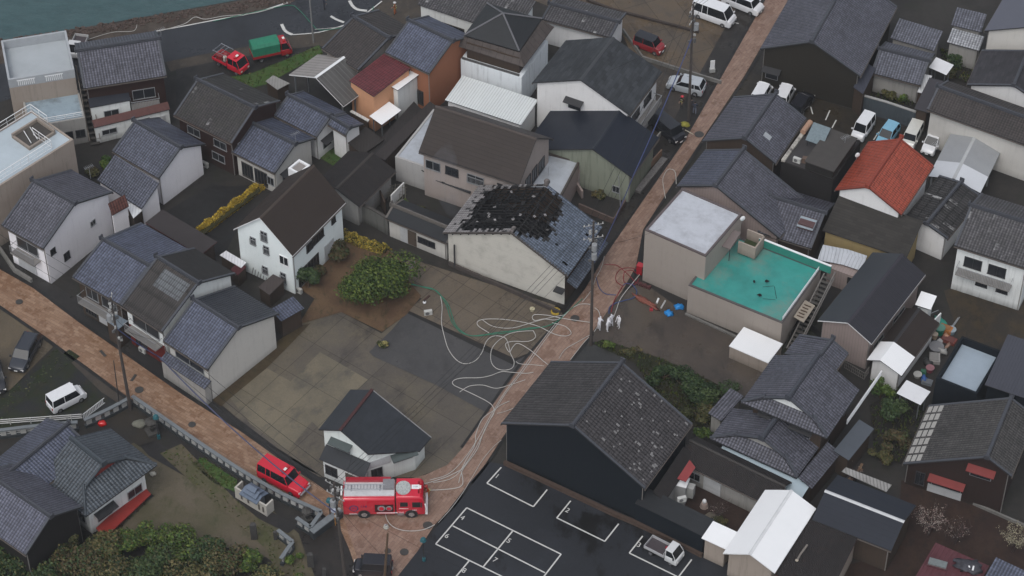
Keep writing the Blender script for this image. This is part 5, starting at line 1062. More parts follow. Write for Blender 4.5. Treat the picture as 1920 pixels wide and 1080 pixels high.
# the big fire engine
c = G(722, 953, 0); FE = empty('fire_engine', (c.x, c.y, .08), radians(.5), 'large red and white fire engine standing across the street junction', 'fire engine', 'fire vehicles')
RP = gloss((.56, .006, .030), .2, .5); RD = gloss((.34, .006, .02), .35, .3); DECK = plain((.60, .60, .61), .4, .3, 2, .4, 0, .2); RK = plain((.05, .01, .012), .6, .6, 6)
LL, hw = 7.4, 1.2; l2 = LL/2
ring = lambda w0, z0, z1, w1: [(-w0, z0), (-w0, z1-.16), (-w1, z1), (w1, z1), (w0, z1-.16), (w0, z0)]
loft([(-l2, ring(hw*.98, .6, 2.55, hw*.86)), (-l2+.1, ring(hw, .5, 2.62, hw*.86)), (.98, ring(hw, .5, 2.62, hw*.86))], 'body', RP, FE, bev=.03)
loft([(1.10, ring(hw, .55, 2.85, hw*.88)), (3.25, ring(hw, .45, 2.85, hw*.88)), (3.55, ring(hw*.99, .42, 2.55, hw*.84)), (3.7, ring(hw*.96, .45, 1.7, hw*.92))], 'cab', RP, FE, bev=.05)
mb = MB(); mb.box(-l2+.1, .95, -hw*.72, hw*.84, 2.62, 2.72); mb.build('roof_deck', DECK, FE)
mb = MB()
for yy in (-.30, .25): mb.tube([(-l2+.0, yy, 2.98), (.1, yy, 2.98)], .04, 6)
for k in range(12): mb.tube([(-l2+.15+.29*k, -.30, 2.98), (-l2+.15+.29*k, .25, 2.98)], .025, 5)
for xx in (-3.0, -.4): mb.box(xx, xx+.08, -.35, .30, 2.72, 2.95)
mb.build('ladder', CHROME, FE)
mb = MB(); mb.box(-l2+.2, .6, hw*.60, hw*.98, 2.66, 2.95); mb.build('locker', RD, FE)
mb = MB(); mb.box(-.1, .9, -.2, .9, 2.72, 2.98); mb.build('equipment_box', plain((.20, .20, .21), .5, .4, 5), FE)
for yy in (-.1,): mb = MB(); mb.tube([(-l2-.12, -.95, 2.9), (-l2-.12, -.6, 3.05), (-l2-.12, 0, 3.05)], .07, 8); mb.build('suction_hose', WHITEP, FE)
mb = MB(); mb.cyl((1.75, -.12, 2.85), .82, .1, 14); o = mb.build('cab_roof_platform', plain((.42, .44, .43), .5, 1.0, 12, .3, 0, 0, (.06, .08, .07), .7), FE); o.scale = (.85, 1, 1); o.location.x = .27
mb = MB(); mb.box(2.5, 3.2, -.22, .28, 2.85, 2.875); mb.build('roof_panel', WHITEP, FE)
text('119', (2.85, .03, 2.885), 0, .26, plain((.05, .06, .10), .5), 'roof_lettering', FE)
lightbar(FE, 3.25, 2.72, W=1.5)
for s in (-1, 1):
    for x0_, x1_, z0_, z1_ in ((1.45, 2.15, 1.55, 2.15), (2.55, 3.30, 1.45, 2.15)): mb = MB(); mb.box(x0_, x1_, s*hw-.015, s*hw+.015, z0_, z1_); mb.build('side_window', GLASS, FE)
    mb = MB(); mb.box(2.32, 2.36, s*hw-.012, s*hw+.012, .65, 2.3); mb.box(1.3, 1.34, s*hw-.012, s*hw+.012, .65, 2.3); mb.build('door_seam', RD, FE)
    for wx in (-1.85, 2.45):
        wheel(FE, wx, s*(hw-.13), .46, .3, CHROME); mb = MB(); mb.cyl((wx, s*hw-.02 if s > 0 else -hw-.012, .50), .58, .03, 20, 0, 'y'); mb.build('wheel_arch', DARKM, FE)
    for k in range(5): mb = MB(); mb.box(-3.1+.75*k, -2.98+.75*k, s*hw*.98-.03, s*hw*.98+.03, 2.28, 2.36); mb.build('side_marker_lamp', gloss((.5, .04, .03), .2), FE)
    mb = MB(); mb.box(-3.2, -2.3, s*hw-.012, s*hw+.012, .55, .60); mb.box(-.7, 1.2, s*hw-.02, s*hw+.03, .66, .74); mb.box(1.35, 2.2, s*hw-.015, s*hw+.015, 1.25, 1.29); mb.build('white_stripe', WHITEP, FE)
    mb = MB(); mb.box(3.35, 3.45, s*(hw+.22)-.09, s*(hw+.22)+.09, 1.75, 2.25); mb.build('side_mirror', DARKM, FE)
    mb = MB(); mb.box(3.70, 3.74, s*.9-.17, s*.9+.17, .75, .95); mb.build('headlight', LAMPW, FE)
mb = MB(); mb.box(-.85, .85, -hw-.014, -hw+.3, .85, 1.85); pp = mb.build('pump_panel', RK, FE)
mb = MB(); mb.cyl((-.25, -hw-.05, 1.35), .36, .06, 18, 0, 'y'); mb.cyl((.45, -hw-.05, 1.35), .30, .06, 18, 0, 'y'); mb.build('hose_outlets', plain((.25, .25, .26), .4, .5, 8), pp)
mb = MB(); mb.cyl((-.25, -hw-.09, 1.35), .22, .05, 14, 0, 'y'); mb.box(.25, .62, -hw-.09, -hw-.05, 1.2, 1.5); mb.build('red_fittings', RP, pp)
mb = MB(); mb.face([(3.60, -hw*.86, 1.45), (3.60, hw*.86, 1.45), (3.50, hw*.8, 2.5), (3.50, -hw*.8, 2.5)]); mb.slab([(3.72, -hw*.88, 1.50), (3.72, hw*.88, 1.50), (3.58, hw*.82, 2.5), (3.58, -hw*.82, 2.5)], .03); mb.build('windscreen', GLASS, FE)
mb = MB(); mb.box(3.72, 3.92, -hw*1.0, hw*1.0, .45, .70); mb.build('front_bumper', WHITEP, FE)
mb = MB(); mb.tube([(3.75, -hw*.95, .75), (3.85, -hw*1.05, 1.3), (3.72, -hw*1.0, 1.9)], .07, 6); mb.build('mirror_arm', WHITEP, FE)
EM = plain((.05, .04, .12), .5, .3); mb = MB(); mb.cyl((-2.75, -hw-.014, 1.35), .42, .012, 20, 0, 'y'); o = mb.build('emblem', EM, FE); mb = MB(); mb.cyl((-2.75, -hw-.024, 1.35), .30, .012, 20, 0, 'y'); mb.build('emblem_disc', RP, o)
text('H', (-2.75, -hw-.03, 1.35), 0, .5, EM, 'emblem_letter', FE, pi/2); text('119', (-1.85, -hw-.02, 1.60), 0, .42, EM, 'side_lettering', FE, pi/2); text('FIRE', (2.75, -hw-.02, 1.05), 0, .22, WHITEP, 'side_lettering', FE, pi/2)
mb = MB(); mb.box(1.2, 1.75, -hw-.06, -hw+.1, .38, .68); mb.build('fuel_tank', CHROME, FE)

# ================================================================ vegetation
def leaves(mb, c, rx, ry, rz_, n, s, mats=3, shell=.55, lobes=9, low=.0):
    c = Vector(c); L_ = [(Vector((R.gauss(0, .42)*rx, R.gauss(0, .42)*ry, R.uniform(-.2, .65)*rz_)), R.uniform(.34, .6)) for _ in range(lobes)]
    for k in range(n):
        o, q = L_[k % lobes]; v = Vector((R.gauss(0, 1), R.gauss(0, 1), R.gauss(0, 1))).normalized()*(R.uniform(shell, 1)**.5)
        p = c+o+Vector((v.x*rx, v.y*ry, v.z*rz_))*q*(1+R.uniform(-.18, .22))
        if p.z < low: p.z = low+abs(R.gauss(0, .15))
        d = (v+Vector((R.gauss(0, .5), R.gauss(0, .5), R.gauss(0, .5)+.35))).normalized(); a = d.cross(Vector((R.random(), R.random(), R.random()))).normalized(); b = d.cross(a)
        ss = s*R.uniform(.5, 1.5); mi = int(R.random()**1.3*mats) if q < .5 else (k*7 % mats)
        mb.face([p-a*ss, p-b*ss*.6, p+a*ss, p+b*ss*.6], mi)
def shrub(name, c, rx, ry, rz_, n, cols, label, cat='shrub', group=None, s=.13, trunk=True, lobes=9, th=None):
    c = Vector(c); root = empty(name, (c.x, c.y, 0), 0, label, cat, group); mb = MB(); zc = c.z if c.z > 0 else rz_*.9
    leaves(mb, (0, 0, zc), rx, ry, rz_, n, s, len(cols), lobes=lobes, low=.05); mb.build('crown', [leafm(q) for q in cols], root)
    if trunk:
        mb = MB(); t = .05+.03*rz_; mb.tube([(0, 0, 0), (.05, .03, zc*.5), (0, .1, zc)], t, 6, rf=lambda q: t*(1-.6*q))
        for k in range(5):
            a = k*1.3; mb.tube([(0, 0, zc*.4), (cos(a)*rx*.35, sin(a)*ry*.35, zc*.9), (cos(a)*rx*.7, sin(a)*ry*.7, zc+rz_*.35)], t*.4, 5, rf=lambda q: t*.45*(1-.7*q))
        mb.build('trunk', WOOD, root)
    return root
GR = [(.036, .072, .013), (.064, .105, .018), (.098, .132, .024)]; DG = [(.018, .038, .013), (.032, .058, .019), (.050, .076, .024)]; BG = [(.050, .055, .018), (.080, .078, .026), (.110, .090, .038)]; YL = [(.40, .27, .03), (.54, .39, .05), (.26, .19, .03)]
RB_ = [(.060, .046, .022), (.044, .060, .020), (.085, .062, .028)]
p = G(708, 566); shrub('tree', (p.x, p.y, 2.1), 3.9, 3.3, 2.4, 14000, [(.026, .050, .010), (.052, .084, .015), (.088, .118, .020)], 'broad rounded bright green tree at the edge of the concrete lot', 'tree', None, .13, lobes=16)
p = G(742, 520); shrub('shrub', (p.x, p.y, 1.0), 1.1, 1.0, 1.0, 1500, BG, 'dull olive shrub touching the back of the broad green tree', lobes=6)
p = G(578, 540); shrub('shrub', (p.x, p.y, 1.3), 1.25, 1.1, 1.3, 2600, DG, 'rounded dark green shrub at the corner of the tall white house', lobes=7)
p = G(628, 490); shrub('shrub', (p.x, p.y, .9), 1.3, 1.5, .9, 2400, RB_, 'reddish-green shrub under the windows of the tall white house', lobes=8)
p = G(598, 520); shrub('shrub', (p.x, p.y, .7), .8, .9, .7, 1000, RB_, 'small reddish shrub between the dark round shrub and the longer one', lobes=5)
def hedge(pts, w_, h_, n, label, cols, name='hedge'):
    q = [G(*p, 0) for p in pts]; c = sum(q, Vector())/len(q); root = empty(name, (c.x, c.y, 0), 0, label, 'hedge', 'yellow hedges around the white house'); mb = MB()
    for k in range(n):
        i = R.uniform(0, len(q)-1.001); j = int(i); p = q[j].lerp(q[j+1], i-j)-c; a = R.uniform(-.2, pi+.2); bump_ = 1+.22*sin(i*9+2)+.12*sin(i*23)
        p = p+Vector((cos(a)*w_*R.uniform(.6, 1)*.5, cos(a)*w_*.35, max(.03, sin(a)*h_*bump_*R.uniform(.75, 1)))); d = Vector((R.gauss(0, 1), R.gauss(0, 1), R.gauss(.6, 1))).normalized(); u = d.cross(Vector((R.random(), R.random(), .3))).normalized(); v = d.cross(u); s = R.uniform(.05, .13)
        mb.face([p-u*s, p-v*s*.7, p+u*s, p+v*s*.7], R.choice((0, 0, 1, 1, 2)) if R.random() < .8 or len(cols) < 4 else 3)
    mb.build('leaves', [leafm(x, .3) for x in cols], root); mb = MB()
    for a, b in zip(q, q[1:]): mb.tube([a-c+Vector((0, 0, h_*.3)), b-c+Vector((0, 0, h_*.3))], h_*.3, 6)
    mb.build('branches', plain((.05, .045, .015), .9, .5), root)
hedge([(374, 444), (400, 424), (440, 394), (484, 360)], 1.6, 1.3, 8000, 'long bright yellow hedge left of the tall white house', YL)
hedge([(645, 444), (672, 456), (700, 466), (724, 474)], 1.15, .95, 2200, 'short yellow-green hedge right of the tall white house', [(.25, .19, .03), (.34, .25, .04), (.10, .11, .025)])
for i, (px, py, rx, ry, rz_, n, cols, lab) in enumerate([
    (1245, 712, 1.6, 1.3, .9, 2000, DG, 'dense green bush at the left end of the thicket behind the biggest dark house'), (1290, 738, 1.9, 1.5, 1.0, 2600, DG, 'dark green bush in the middle of the thicket behind the biggest dark house'),
    (1335, 752, 1.9, 1.4, 1.0, 2400, DG, 'wide dark bush at the right of the thicket beside the ornate house'), (1310, 785, 1.4, 1.2, .8, 1500, BG, 'olive bush at the lower edge of the thicket'), (1317, 822, .9, .8, .6, 700, GR, 'small bright bush between the spotted roof and the ornate house'),
    (1140, 652, .6, .5, .4, 400, GR, 'low green weed tuft beside the pole on the street corner'), (1180, 664, .8, .5, .4, 450, BG, 'brownish weed tuft along the east lot edge'),
    (200, 318, 1.0, .8, .8, 900, GR, 'small green bush behind the white-walled grey tiled house'), (178, 330, .8, .7, .6, 500, BG, 'olive bush next to the tan concrete building'),
    (1668, 790, 1.7, 1.6, 1.2, 1900, DG, 'tall dark green shrub behind the white sheet canopy'), (1688, 838, 1.5, 1.4, .9, 1300, RB_, 'rusty brown shrub below the canopy beside the lichened roof'), (1655, 870, 1.1, .9, .7, 800, BG, 'olive shrub by the lower garden path'), (1650, 745, 1.0, 1.0, 1.1, 900, GR, 'light green shrub beside the long white railing'),
    (1798, 118, 1.5, 1.3, .9, 1300, DG, 'dark green bush in the overgrown garden under the silver roof'), (1780, 145, .9, .8, .6, 600, BG, 'yellowish bush at the corner of the overgrown garden'), (1668, 186, .9, .7, .6, 600, BG, 'olive garden bush behind the grey corrugated wall, left of two'), (1696, 192, .6, .6, .7, 400, GR, 'pale green garden bush behind the grey corrugated wall, right of two'),
    (760, 388, .7, .6, .5, 500, GR, 'small bush in the walled yard left of the burnt house'), (786, 402, .6, .5, .5, 350, BG, 'olive bush nearer the burnt house in the walled yard'), (1128, 372, .9, .7, .4, 500, BG, 'low weedy shrub under the pink gate frame'), (718, 650, .5, .4, .35, 300, [(.10, .11, .03), (.05, .06, .02), (.25, .22, .08)], 'little yellow-flowered shrub at the lot kerb'),
    (1350, 985, .9, .7, .5, 500, BG, 'courtyard shrub beside the white stone'), (345, 345, .6, .4, .3, 250, BG, 'small weed clump against the white side wall')]):
    p = G(px, py); shrub('shrub', (p.x, p.y, rz_*.95), rx, ry, rz_, n, cols, lab, s=.11, lobes=6)
# wooded slope at the lower left
sheet('slope', [(-60, 1010), (40, 1030), (110, 990), (200, 1000), (300, 1000), (400, 1020), (500, 1045), (600, 1130), (-60, 1200)], EARTH, 3)
spots = [(20, 1062, 2.0, DG, 'dark green tree at the far left of the lower left wood'), (70, 1040, 1.7, BG, 'olive tree in front of the lowest temple roof corner'), (118, 1018, 1.6, BG, 'brownish tree under the dark temple gable'), (150, 1070, 2.2, RB_, 'rust-tinted tree low in the lower left wood'), (205, 1035, 1.9, BG, 'mottled olive tree below the red veranda'), (262, 1012, 1.8, GR, 'bright green tree at the top of the lower left wood'), (330, 1020, 2.1, GR, 'broad lime-green tree beside the pale earth clearing'), (290, 1070, 2.3, DG, 'deep green tree at the bottom edge of the wood'), (385, 1035, 1.9, DG, 'dark tree right of the lime-green one'), (365, 1085, 2.1, BG, 'olive tree cut by the bottom edge'), (430, 1062, 1.8, RB_, 'reddish-brown tree at the right part of the wood'), (475, 1050, 1.3, GR, 'small fresh green tree near the grass slope'), (505, 1078, 1.5, BG, 'olive bushy tree at the right end of the wood'), (225, 1092, 2.0, BG, 'brown-green tree at the lower frame edge'), (90, 1092, 2.2, DG, 'dense dark tree in the bottom left corner'), (560, 1086, 1.0, GR, 'small green tree near the black branch fence')]
for i, (px, py, s, cols, lab) in enumerate(spots):
    p = G(px, py+16, 0); s *= .88; mixc = cols+[R.choice(BG), R.choice(DG)]
    shrub('tree', (p.x, p.y, s*.8), s*1.05, s*.95, s*.85, int(2300*s), mixc, lab, 'tree', 'trees of the wood in the lower left corner', .125, lobes=12)
for px, py, lab in ((460, 1040, 'round clipped green bush, upper of the pair by the shrine path end'), (548, 1056, 'round clipped green bush, lower of the pair by the shrine path end'), (590, 870+30, None)):
    if lab: p = G(px, py); shrub('shrub', (p.x, p.y, .5), .8, .7, .5, 700, GR, lab, lobes=4)
def bare(px, py, h_, n, label, cols=((.33, .29, .25), (.20, .13, .12)), br=14):
    p = G(px, py); root = empty('plum_tree', (p.x, p.y, 0), 0, label, 'tree', 'bare flowering trees at the lower right'); mb = MB(); tips = []
    mb.tube([(0, 0, 0), (.1, 0, h_*.35)], .1, 6)
    for k in range(br):
        a = k*2.4; r_ = R.uniform(.5, 1)*h_*.55; m = Vector((cos(a)*r_*.45, sin(a)*r_*.45, h_*.65)); e = Vector((cos(a)*r_, sin(a)*r_, h_*R.uniform(.75, 1.05))); mb.tube([(.1, 0, h_*.35), m, e], .04, 5, rf=lambda q: .05*(1-.7*q)); tips.append((m, e))
        for j in range(5): q = m.lerp(e, R.random()); f = q+Vector((R.gauss(0, .35), R.gauss(0, .35), R.uniform(0, .5))); mb.tube([q, f], .014, 4); tips.append((q, f))
    mb.build('trunk', plain((.05, .035, .032), .8, .4), root); f = MB()
    for k in range(n): a, b = R.choice(tips); q = a.lerp(b, R.random())+Vector((R.gauss(0, .1), R.gauss(0, .1), R.gauss(0, .1))); s = R.uniform(.02, .05); f.face([q+Vector((-s, 0, 0)), q+Vector((0, -s, s*.4)), q+Vector((s, 0, 0)), q+Vector((0, s, s*.4))], R.choice((0, 1)))
    f.build('blossom', [leafm(cols[0], .2), leafm(cols[1], .3)], root)
bare(1740, 1005, 3.0, 700, 'nearly bare tree with pale blossom right of the navy roof', br=18); bare(1790, 1020, 2.4, 120, 'bare dark twiggy tree behind the maroon sheet roof'); bare(1898, 1035, 2.6, 900, 'tree covered in creamy blossom in the lower right corner', ((.36, .33, .24), (.24, .22, .13))); bare(1345, 975, 1.8, 60, 'thin bare courtyard tree beside the white tank'); bare(1600, 905, 1.6, 50, 'leafless shrub beside the wooden planks')
# ================================================================ walls, fences, rails
def wall(pts, h_, t_, mat, label, cat='wall', name='wall', cap=None, sm=False, group=None):
    q = [G(*p, 0) for p in (smooth_px(pts, 4) if sm else pts)]; root = empty(name, q[0], 0, label, cat, group); o0 = q[0]; q = [p-o0 for p in q]
    def run(z0, z1, t_, nm, mat):
        mb = MB(); Lf, Rt = [], []
        for i, p in enumerate(q):
            t = (q[min(i+1, len(q)-1)]-q[max(i-1, 0)]).normalized(); n = Vector((-t.y, t.x, 0))*(t_/2); Lf.append(p+n); Rt.append(p-n)
        Z = lambda p, z: Vector((p.x, p.y, z))
        for i in range(len(q)-1):
            mb.face([Z(Rt[i], z1), Z(Rt[i+1], z1), Z(Lf[i+1], z1), Z(Lf[i], z1)]); mb.face([Z(Rt[i], z0), Z(Rt[i+1], z0), Z(Rt[i+1], z1), Z(Rt[i], z1)]); mb.face([Z(Lf[i+1], z0), Z(Lf[i], z0), Z(Lf[i], z1), Z(Lf[i+1], z1)])
        for i in (0, -1): mb.face([Z(Rt[i], z0), Z(Rt[i], z1), Z(Lf[i], z1), Z(Lf[i], z0)])
        return mb.build(nm, mat, root)
    run(0, h_, t_, 'wall_body', mat)
    if cap: run(h_, h_+.12, t_+.14, 'coping', cap)
    return root
STN = plain((.15, .165, .175), .6, .35, 2); SDK = plain((.035, .040, .044), .6, .4, 3); SLB_ = plain((.36, .36, .35), .6, .3, 4)
def stone_fence(pts, label, sp=.86, h_=1.15):
    q = [G(*p, 0) for p in smooth_px(pts, 3)] if len(pts) > 2 else [G(*p, 0) for p in pts]; o0 = q[0].copy(); root = empty('stone_fence', o0, 0, label, 'stone fence', 'stone fences of the shrine')
    q = [p-o0 for p in q]
    def band(z0, z1, t_, nm, mat):
        mb = MB()
        for a, b in zip(q, q[1:]):
            t = (b-a).normalized(); n = Vector((-t.y, t.x, 0))*(t_/2); e = Vector((0, 0, 1)); mb.slab([a-n+e*z1, b-n+e*z1, b+n+e*z1, a+n+e*z1], z1-z0)
        mb.build(nm, mat, root)
    band(0, .35, .34, 'base', SDK); band(h_-.13, h_, .36, 'cap_rail', STN)
    d = 0; tot = sum((b-a).length for a, b in zip(q, q[1:])); n_ = max(2, int(tot/sp)); first = None
    for k in range(n_):
        s = (k+.5)*tot/n_; i = 0
        while i < len(q)-2 and s > (q[i+1]-q[i]).length: s -= (q[i+1]-q[i]).length; i += 1
        t = (q[i+1]-q[i]).normalized(); p = q[i]+t*s
        if first is None:
            mb = MB(); mb.box(-sp*.30, sp*.30, -.08, .08, .35, h_-.13); first = mb.build('stone_slab', SLB_, root); o = first
        else: o = first.copy(); COL.objects.link(o); o.parent = root
        o.location = (p.x, p.y, 0); o.rotation_euler = (0, 0, atan2(t.y, t.x))
    return root
stone_fence([(250, 757), (300, 792), (340, 820), (400, 861), (460, 900), (530, 940), (604, 974)], 'long stone fence with white slabs along the lower edge of the orange street')
stone_fence([(604, 974), (583, 1003)], 'short end of stone fence turning at the street corner'); stone_fence([(583, 1003), (557, 985)], 'inner return of the stone fence beside the stone lantern')
stone_fence([(242, 762), (205, 782), (160, 802)], 'stone fence running left from the tall pole foot behind the red object'); stone_fence([(148, 806), (80, 812), (-20, 824)], 'stone fence at the left edge below the white guard rail')
stone_fence([(522, 1008), (550, 1030)], 'short stone fence piece by the shrine steps, upper of two'); stone_fence([(550, 1030), (528, 1062)], 'short stone fence piece by the shrine steps, lower of two')
wall([(585, 1010), (640, 968)], .9, .5, SDK, 'dark stone base wall dropping beside the street corner lamp', cap=STN)
wall([(945, 872), (1010, 902), (1080, 935), (1150, 968), (1190, 985), (1262, 1018), (1316, 1046)], .45, .22, plain((.075, .050, .038), .8, .6, 3), 'low reddish-brown block wall along the parking bays', cap=plain((.06, .04, .03), .8, .5, 4))
wall([(676, 413), (700, 424), (729, 441)], 2.3, .18, stucco((.15, .15, .14), .8, .9), 'stained grey wall between the dull outbuilding and the long gatehouse', cap=plain((.06, .055, .05), .7, .5, 4))
wall([(640, 402), (676, 414)], 2.2, .18, stucco((.13, .125, .115), .5, .8), 'weathered wall end behind the yellow hedge')
wall([(1604, 206), (1660, 222), (1713, 240)], 2.2, .14, ribs((.12, .145, .165), .3, .1, .5, .3, .2), 'blue-grey corrugated fence behind the row of four cars', 'fence', 'corrugated_fence', cap=plain((.3, .3, .29), .6, .4))
wall([(748, 332), (790, 352), (836, 378)], 2.6, .15, stucco((.22, .215, .205), .5, .9), 'tall pale plaster wall below the flat-roofed grey side block', cap=KD)
wall([(700, 348), (712, 378), (723, 404)], 1.9, .15, WBR, 'dark plank wall of the walled yard')
wr_ = wall([(734, 386), (758, 362)], 1.5, .12, WW, 'short white wall standing alone in the walled yard')
wall([(1075, 345), (1092, 372)], 1.0, .2, WPK, 'pinkish low wall beside the gate frame below the roof terrace'); wall([(1085, 392), (1150, 420), (1172, 385)], .8, .18, plain((.11, .08, .07), .7, .5), 'low brown wall right of the burnt house by the street')
wall([(842, 497), (940, 540), (1050, 590)], .5, .2, plain((.06, .05, .045), .8, .6), 'dark plinth kerb below the cream end wall of the burnt house')
wall([(1285, 590), (1382, 634), (1425, 655)], .25, .2, GUTM if 'GUTM' in globals() else CONC, 'concrete footing along the teal terrace building')
wall([(1185, 355), (1240, 292)], .9, .14, plain((.25, .16, .11), .7, .4), 'tan low wall at the street side of the green-walled house')
wall([(1195, 362), (1246, 300)], .35, .7, plain((.16, .15, .145), .8, 1.0, 5), 'rubble planter bed along the street side of the green-walled house', 'planter', 'planter_bed')
wall([(1712, 905), (1800, 935), (1925, 990)], .35, .2, CONC, 'thin concrete kerb below the reddish-brown boarded house')
wall([(1180, 330), (1238, 256)], .7, .15, WGR, 'grey side wall right of the navy roof'); wall([(1168, 60), (1205, 112), (1300, 142), (1352, 158)], .5, .18, CONC, 'low concrete kerb wall across the wet lot behind the silver suv')
wall([(1100, 2), (1150, 20), (1310, 62)], .3, .25, plain((.045, .035, .03), .8, .4), 'dark kerb line across the concrete lot at the top')
wall([(1690, 708), (1720, 655), (1760, 612)], 1.9, .12, WHS, 'white side wall of the scrap yard beside the workshop')
wall([(1540, 636), (1500, 600), (1480, 640)], .9, .12, WBK, 'dark low wall behind the teal terrace stairs')
wall([(30, 556), (120, 590)], .01, .01, CONC, 'thin joint line at the upper street edge') if 0 else None
wall([(0, 470), (28, 510), (60, 530)], .5, .3, CONC, 'grey kerb block in front of the white-walled grey tiled house')
for i, (a, b, z_) in enumerate((((-20, 800), (155, 788), 0), ((-20, 822), (60, 812), 0))):
    A, B = G(*a), G(*b); root = empty('guard_rail', A, atan2(B.y-A.y, B.x-A.x), ('long white pipe guard rail below the mossy yard', 'shorter white pipe rail at the left edge below the long one')[i], 'guard rail', 'white guard rails at the left edge'); D = (B-A).length; mb = MB()
    for z in (.35, .6, .85): mb.tube([(0, 0, z), (D, 0, z)], .045, 6)
    mb.build('rails', plain((.5, .5, .49), .4, .2), root)
    for k in range(int(D/2)+1): mb = MB(); mb.cyl((.1+k*2*.95, 0, 0), .05, .9, 8); mb.build('post', plain((.45, .45, .44), .5, .3), root)
A, B = G(157, 788), G(197, 757); root = empty('white_fence', A, atan2(B.y-A.y, B.x-A.x), 'white slatted fence section beside the white minivan', 'fence'); D = (B-A).length
mb = MB(); mb.box(0, D, -.02, .02, .78, .84); mb.box(0, D, -.02, .02, .12, .18); mb.build('rail', WHITEP, root)
for k in range(int(D/.19)): mb = MB(); mb.box(k*.19, k*.19+.1, -.015, .015, .18, .78); mb.build('slat', WHITEP, root)
def railing(pts3, label, h_=1.0, mat=None, sp=.25, cat='railing', name='railing', r_=.025):
    q = [Vector(p) for p in pts3]; root = empty(name, q[0], 0, label, cat); o = q[0].copy(); q = [p-o for p in q]; up = Vector((0, 0, h_)); m = mat or WHITEP
    mb = MB()
    for a, b in zip(q, q[1:]): mb.tube([a+up, b+up], r_*1.5, 5); mb.tube([a+up*.08, b+up*.08], r_, 5); mb.tube([a+up*.55, b+up*.55], r_*.8, 4)
    mb.build('rails', m, root); mb = MB()
    for a, b in zip(q, q[1:]):
        n = max(2, int((b-a).length/sp))
        for k in range(n+1): p = a.lerp(b, k/n); mb.tube([p, p+up], r_*(1.2 if k % 4 == 0 else .7), 4)
    o = mb.build('balusters', m, root); o['kind'] = 'stuff'; return root
def corner(key, u_, v_, z=None):
    x, y, rz, L, w_, z1, z2 = FIT[key]; return Vector((x+cos(rz)*L*u_-sin(rz)*w_*v_, y+sin(rz)*L*u_+cos(rz)*w_*v_, z1 if z is None else z))
railing([corner('b03', .02, .06, 7.65), corner('b03', .82, .06, 7.65), corner('b03', .82, .5, 7.65)], 'white pipe railing along the roof edge of the tan concrete building', 1.0, sp=.9)
railing([corner('b03', .98, .55, 7.65), corner('b03', .98, .95, 7.65), corner('b03', .6, .95, 7.65)], 'white railing around the far roof corner of the tan concrete building', 1.0, sp=.9)
railing([corner('b02t', .05, .04, 3.6), corner('b02t', .97, .04, 3.6)], 'low white railing at the front of the pale blue terrace', .5, sp=.8)
A, B = corner('g56t', .03, .97, 4.0), corner('g56t', .97, .97, 4.0)
root = empty('parapet_screen', A, atan2(B.y-A.y, B.x-A.x), 'teal painted parapet with white top rail at the back of the teal terrace', 'parapet'); D = (B-A).length
mb = MB(); mb.box(D*.33, D*1.15, -.08, .08, 0, .95); mb.build('panel', plain((.03, .20, .16), .5, .3), root); mb = MB(); mb.box(D*.33, D*1.15, -.1, .1, .95, 1.03); mb.build('top_rail', WHITEP, root)
A, B = corner('g56t', .99, .03, 4.0), corner('g56t', .99, .97, 4.0); railing([A, B], 'thin pale railing along the right side of the teal terrace', .35, sp=1.2)
# roof hut and awning on the teal terrace
x, y, rz, L, w_, z1, z2 = FIT['g56t']; c0 = corner('g56t', .18, .98, 4.0); root = empty('roof_hut', (c0.x, c0.y, 4.0), rz, 'tan roofless enclosure with weeds on the teal terrace', 'enclosure'); M0 = WTAN
mb = MB(); mb.box(.3, 2.2, -2.1, -1.95, 0, 1.5); mb.box(2.05, 2.2, -1.95, 0, 0, 1.5); mb.box(.3, 2.2, -.15, 0, 0, 1.5); mb.build('enclosure_wall', M0, root); mb = MB(); mb.box(.3, 2.05, -1.95, -.15, 0, .25); mb.build('weedy_floor', plain((.035, .05, .02), .9, .8, 3), root)
c1 = corner('g56t', .10, .70, 4.0); root = empty('awning', (c1.x, c1.y, 4.0), rz, 'grey-pink awning on posts next to the pale flat roof block', 'awning')
mb = MB(); mb.slab([(-.6, -1.3, 1.7), (1.0, -1.3, 1.7), (1.0, 1.0, 2.1), (-.6, 1.0, 2.1)], .06); mb.build('awning_sheet', plain((.15, .125, .12), .7, .3), root)
for xx, yy in ((.9, -1.2), (-.5, -1.2)): mb = MB(); mb.box(xx, xx+.06, yy, yy+.06, 0, 1.68); mb.build('post', DARKM, root)
for i, (p_, sc) in enumerate((((1438, 527), .5), ((1424, 553), .5), ((1414, 528), .2))):
    q = G(*p_, 4.05); mb = MB(); mb.ball(q, .32*sc*1.6, .2, .05, 8, 0, .3); tag(mb.build('puddle_debris', BLACK), ('dark clump of debris upper on the teal terrace', 'dark clump of debris lower on the teal terrace', 'tiny dark debris scrap on the teal terrace')[i], 'debris', 'debris on the teal terrace')
for i, (a, b) in enumerate((((1452, 537), (1456, 560)), ((1430, 560), (1454, 562)), ((1430, 538), (1451, 536)))): strip('deck_joint', [a, b], .05, BLACK, z=4.04+.003*i, sm=False, kind=None, label=('dark joint line right of the debris on the teal terrace', 'dark joint line below the debris on the teal terrace', 'dark joint line above the debris on the teal terrace')[i], cat='joint', group='joint lines on the teal terrace')
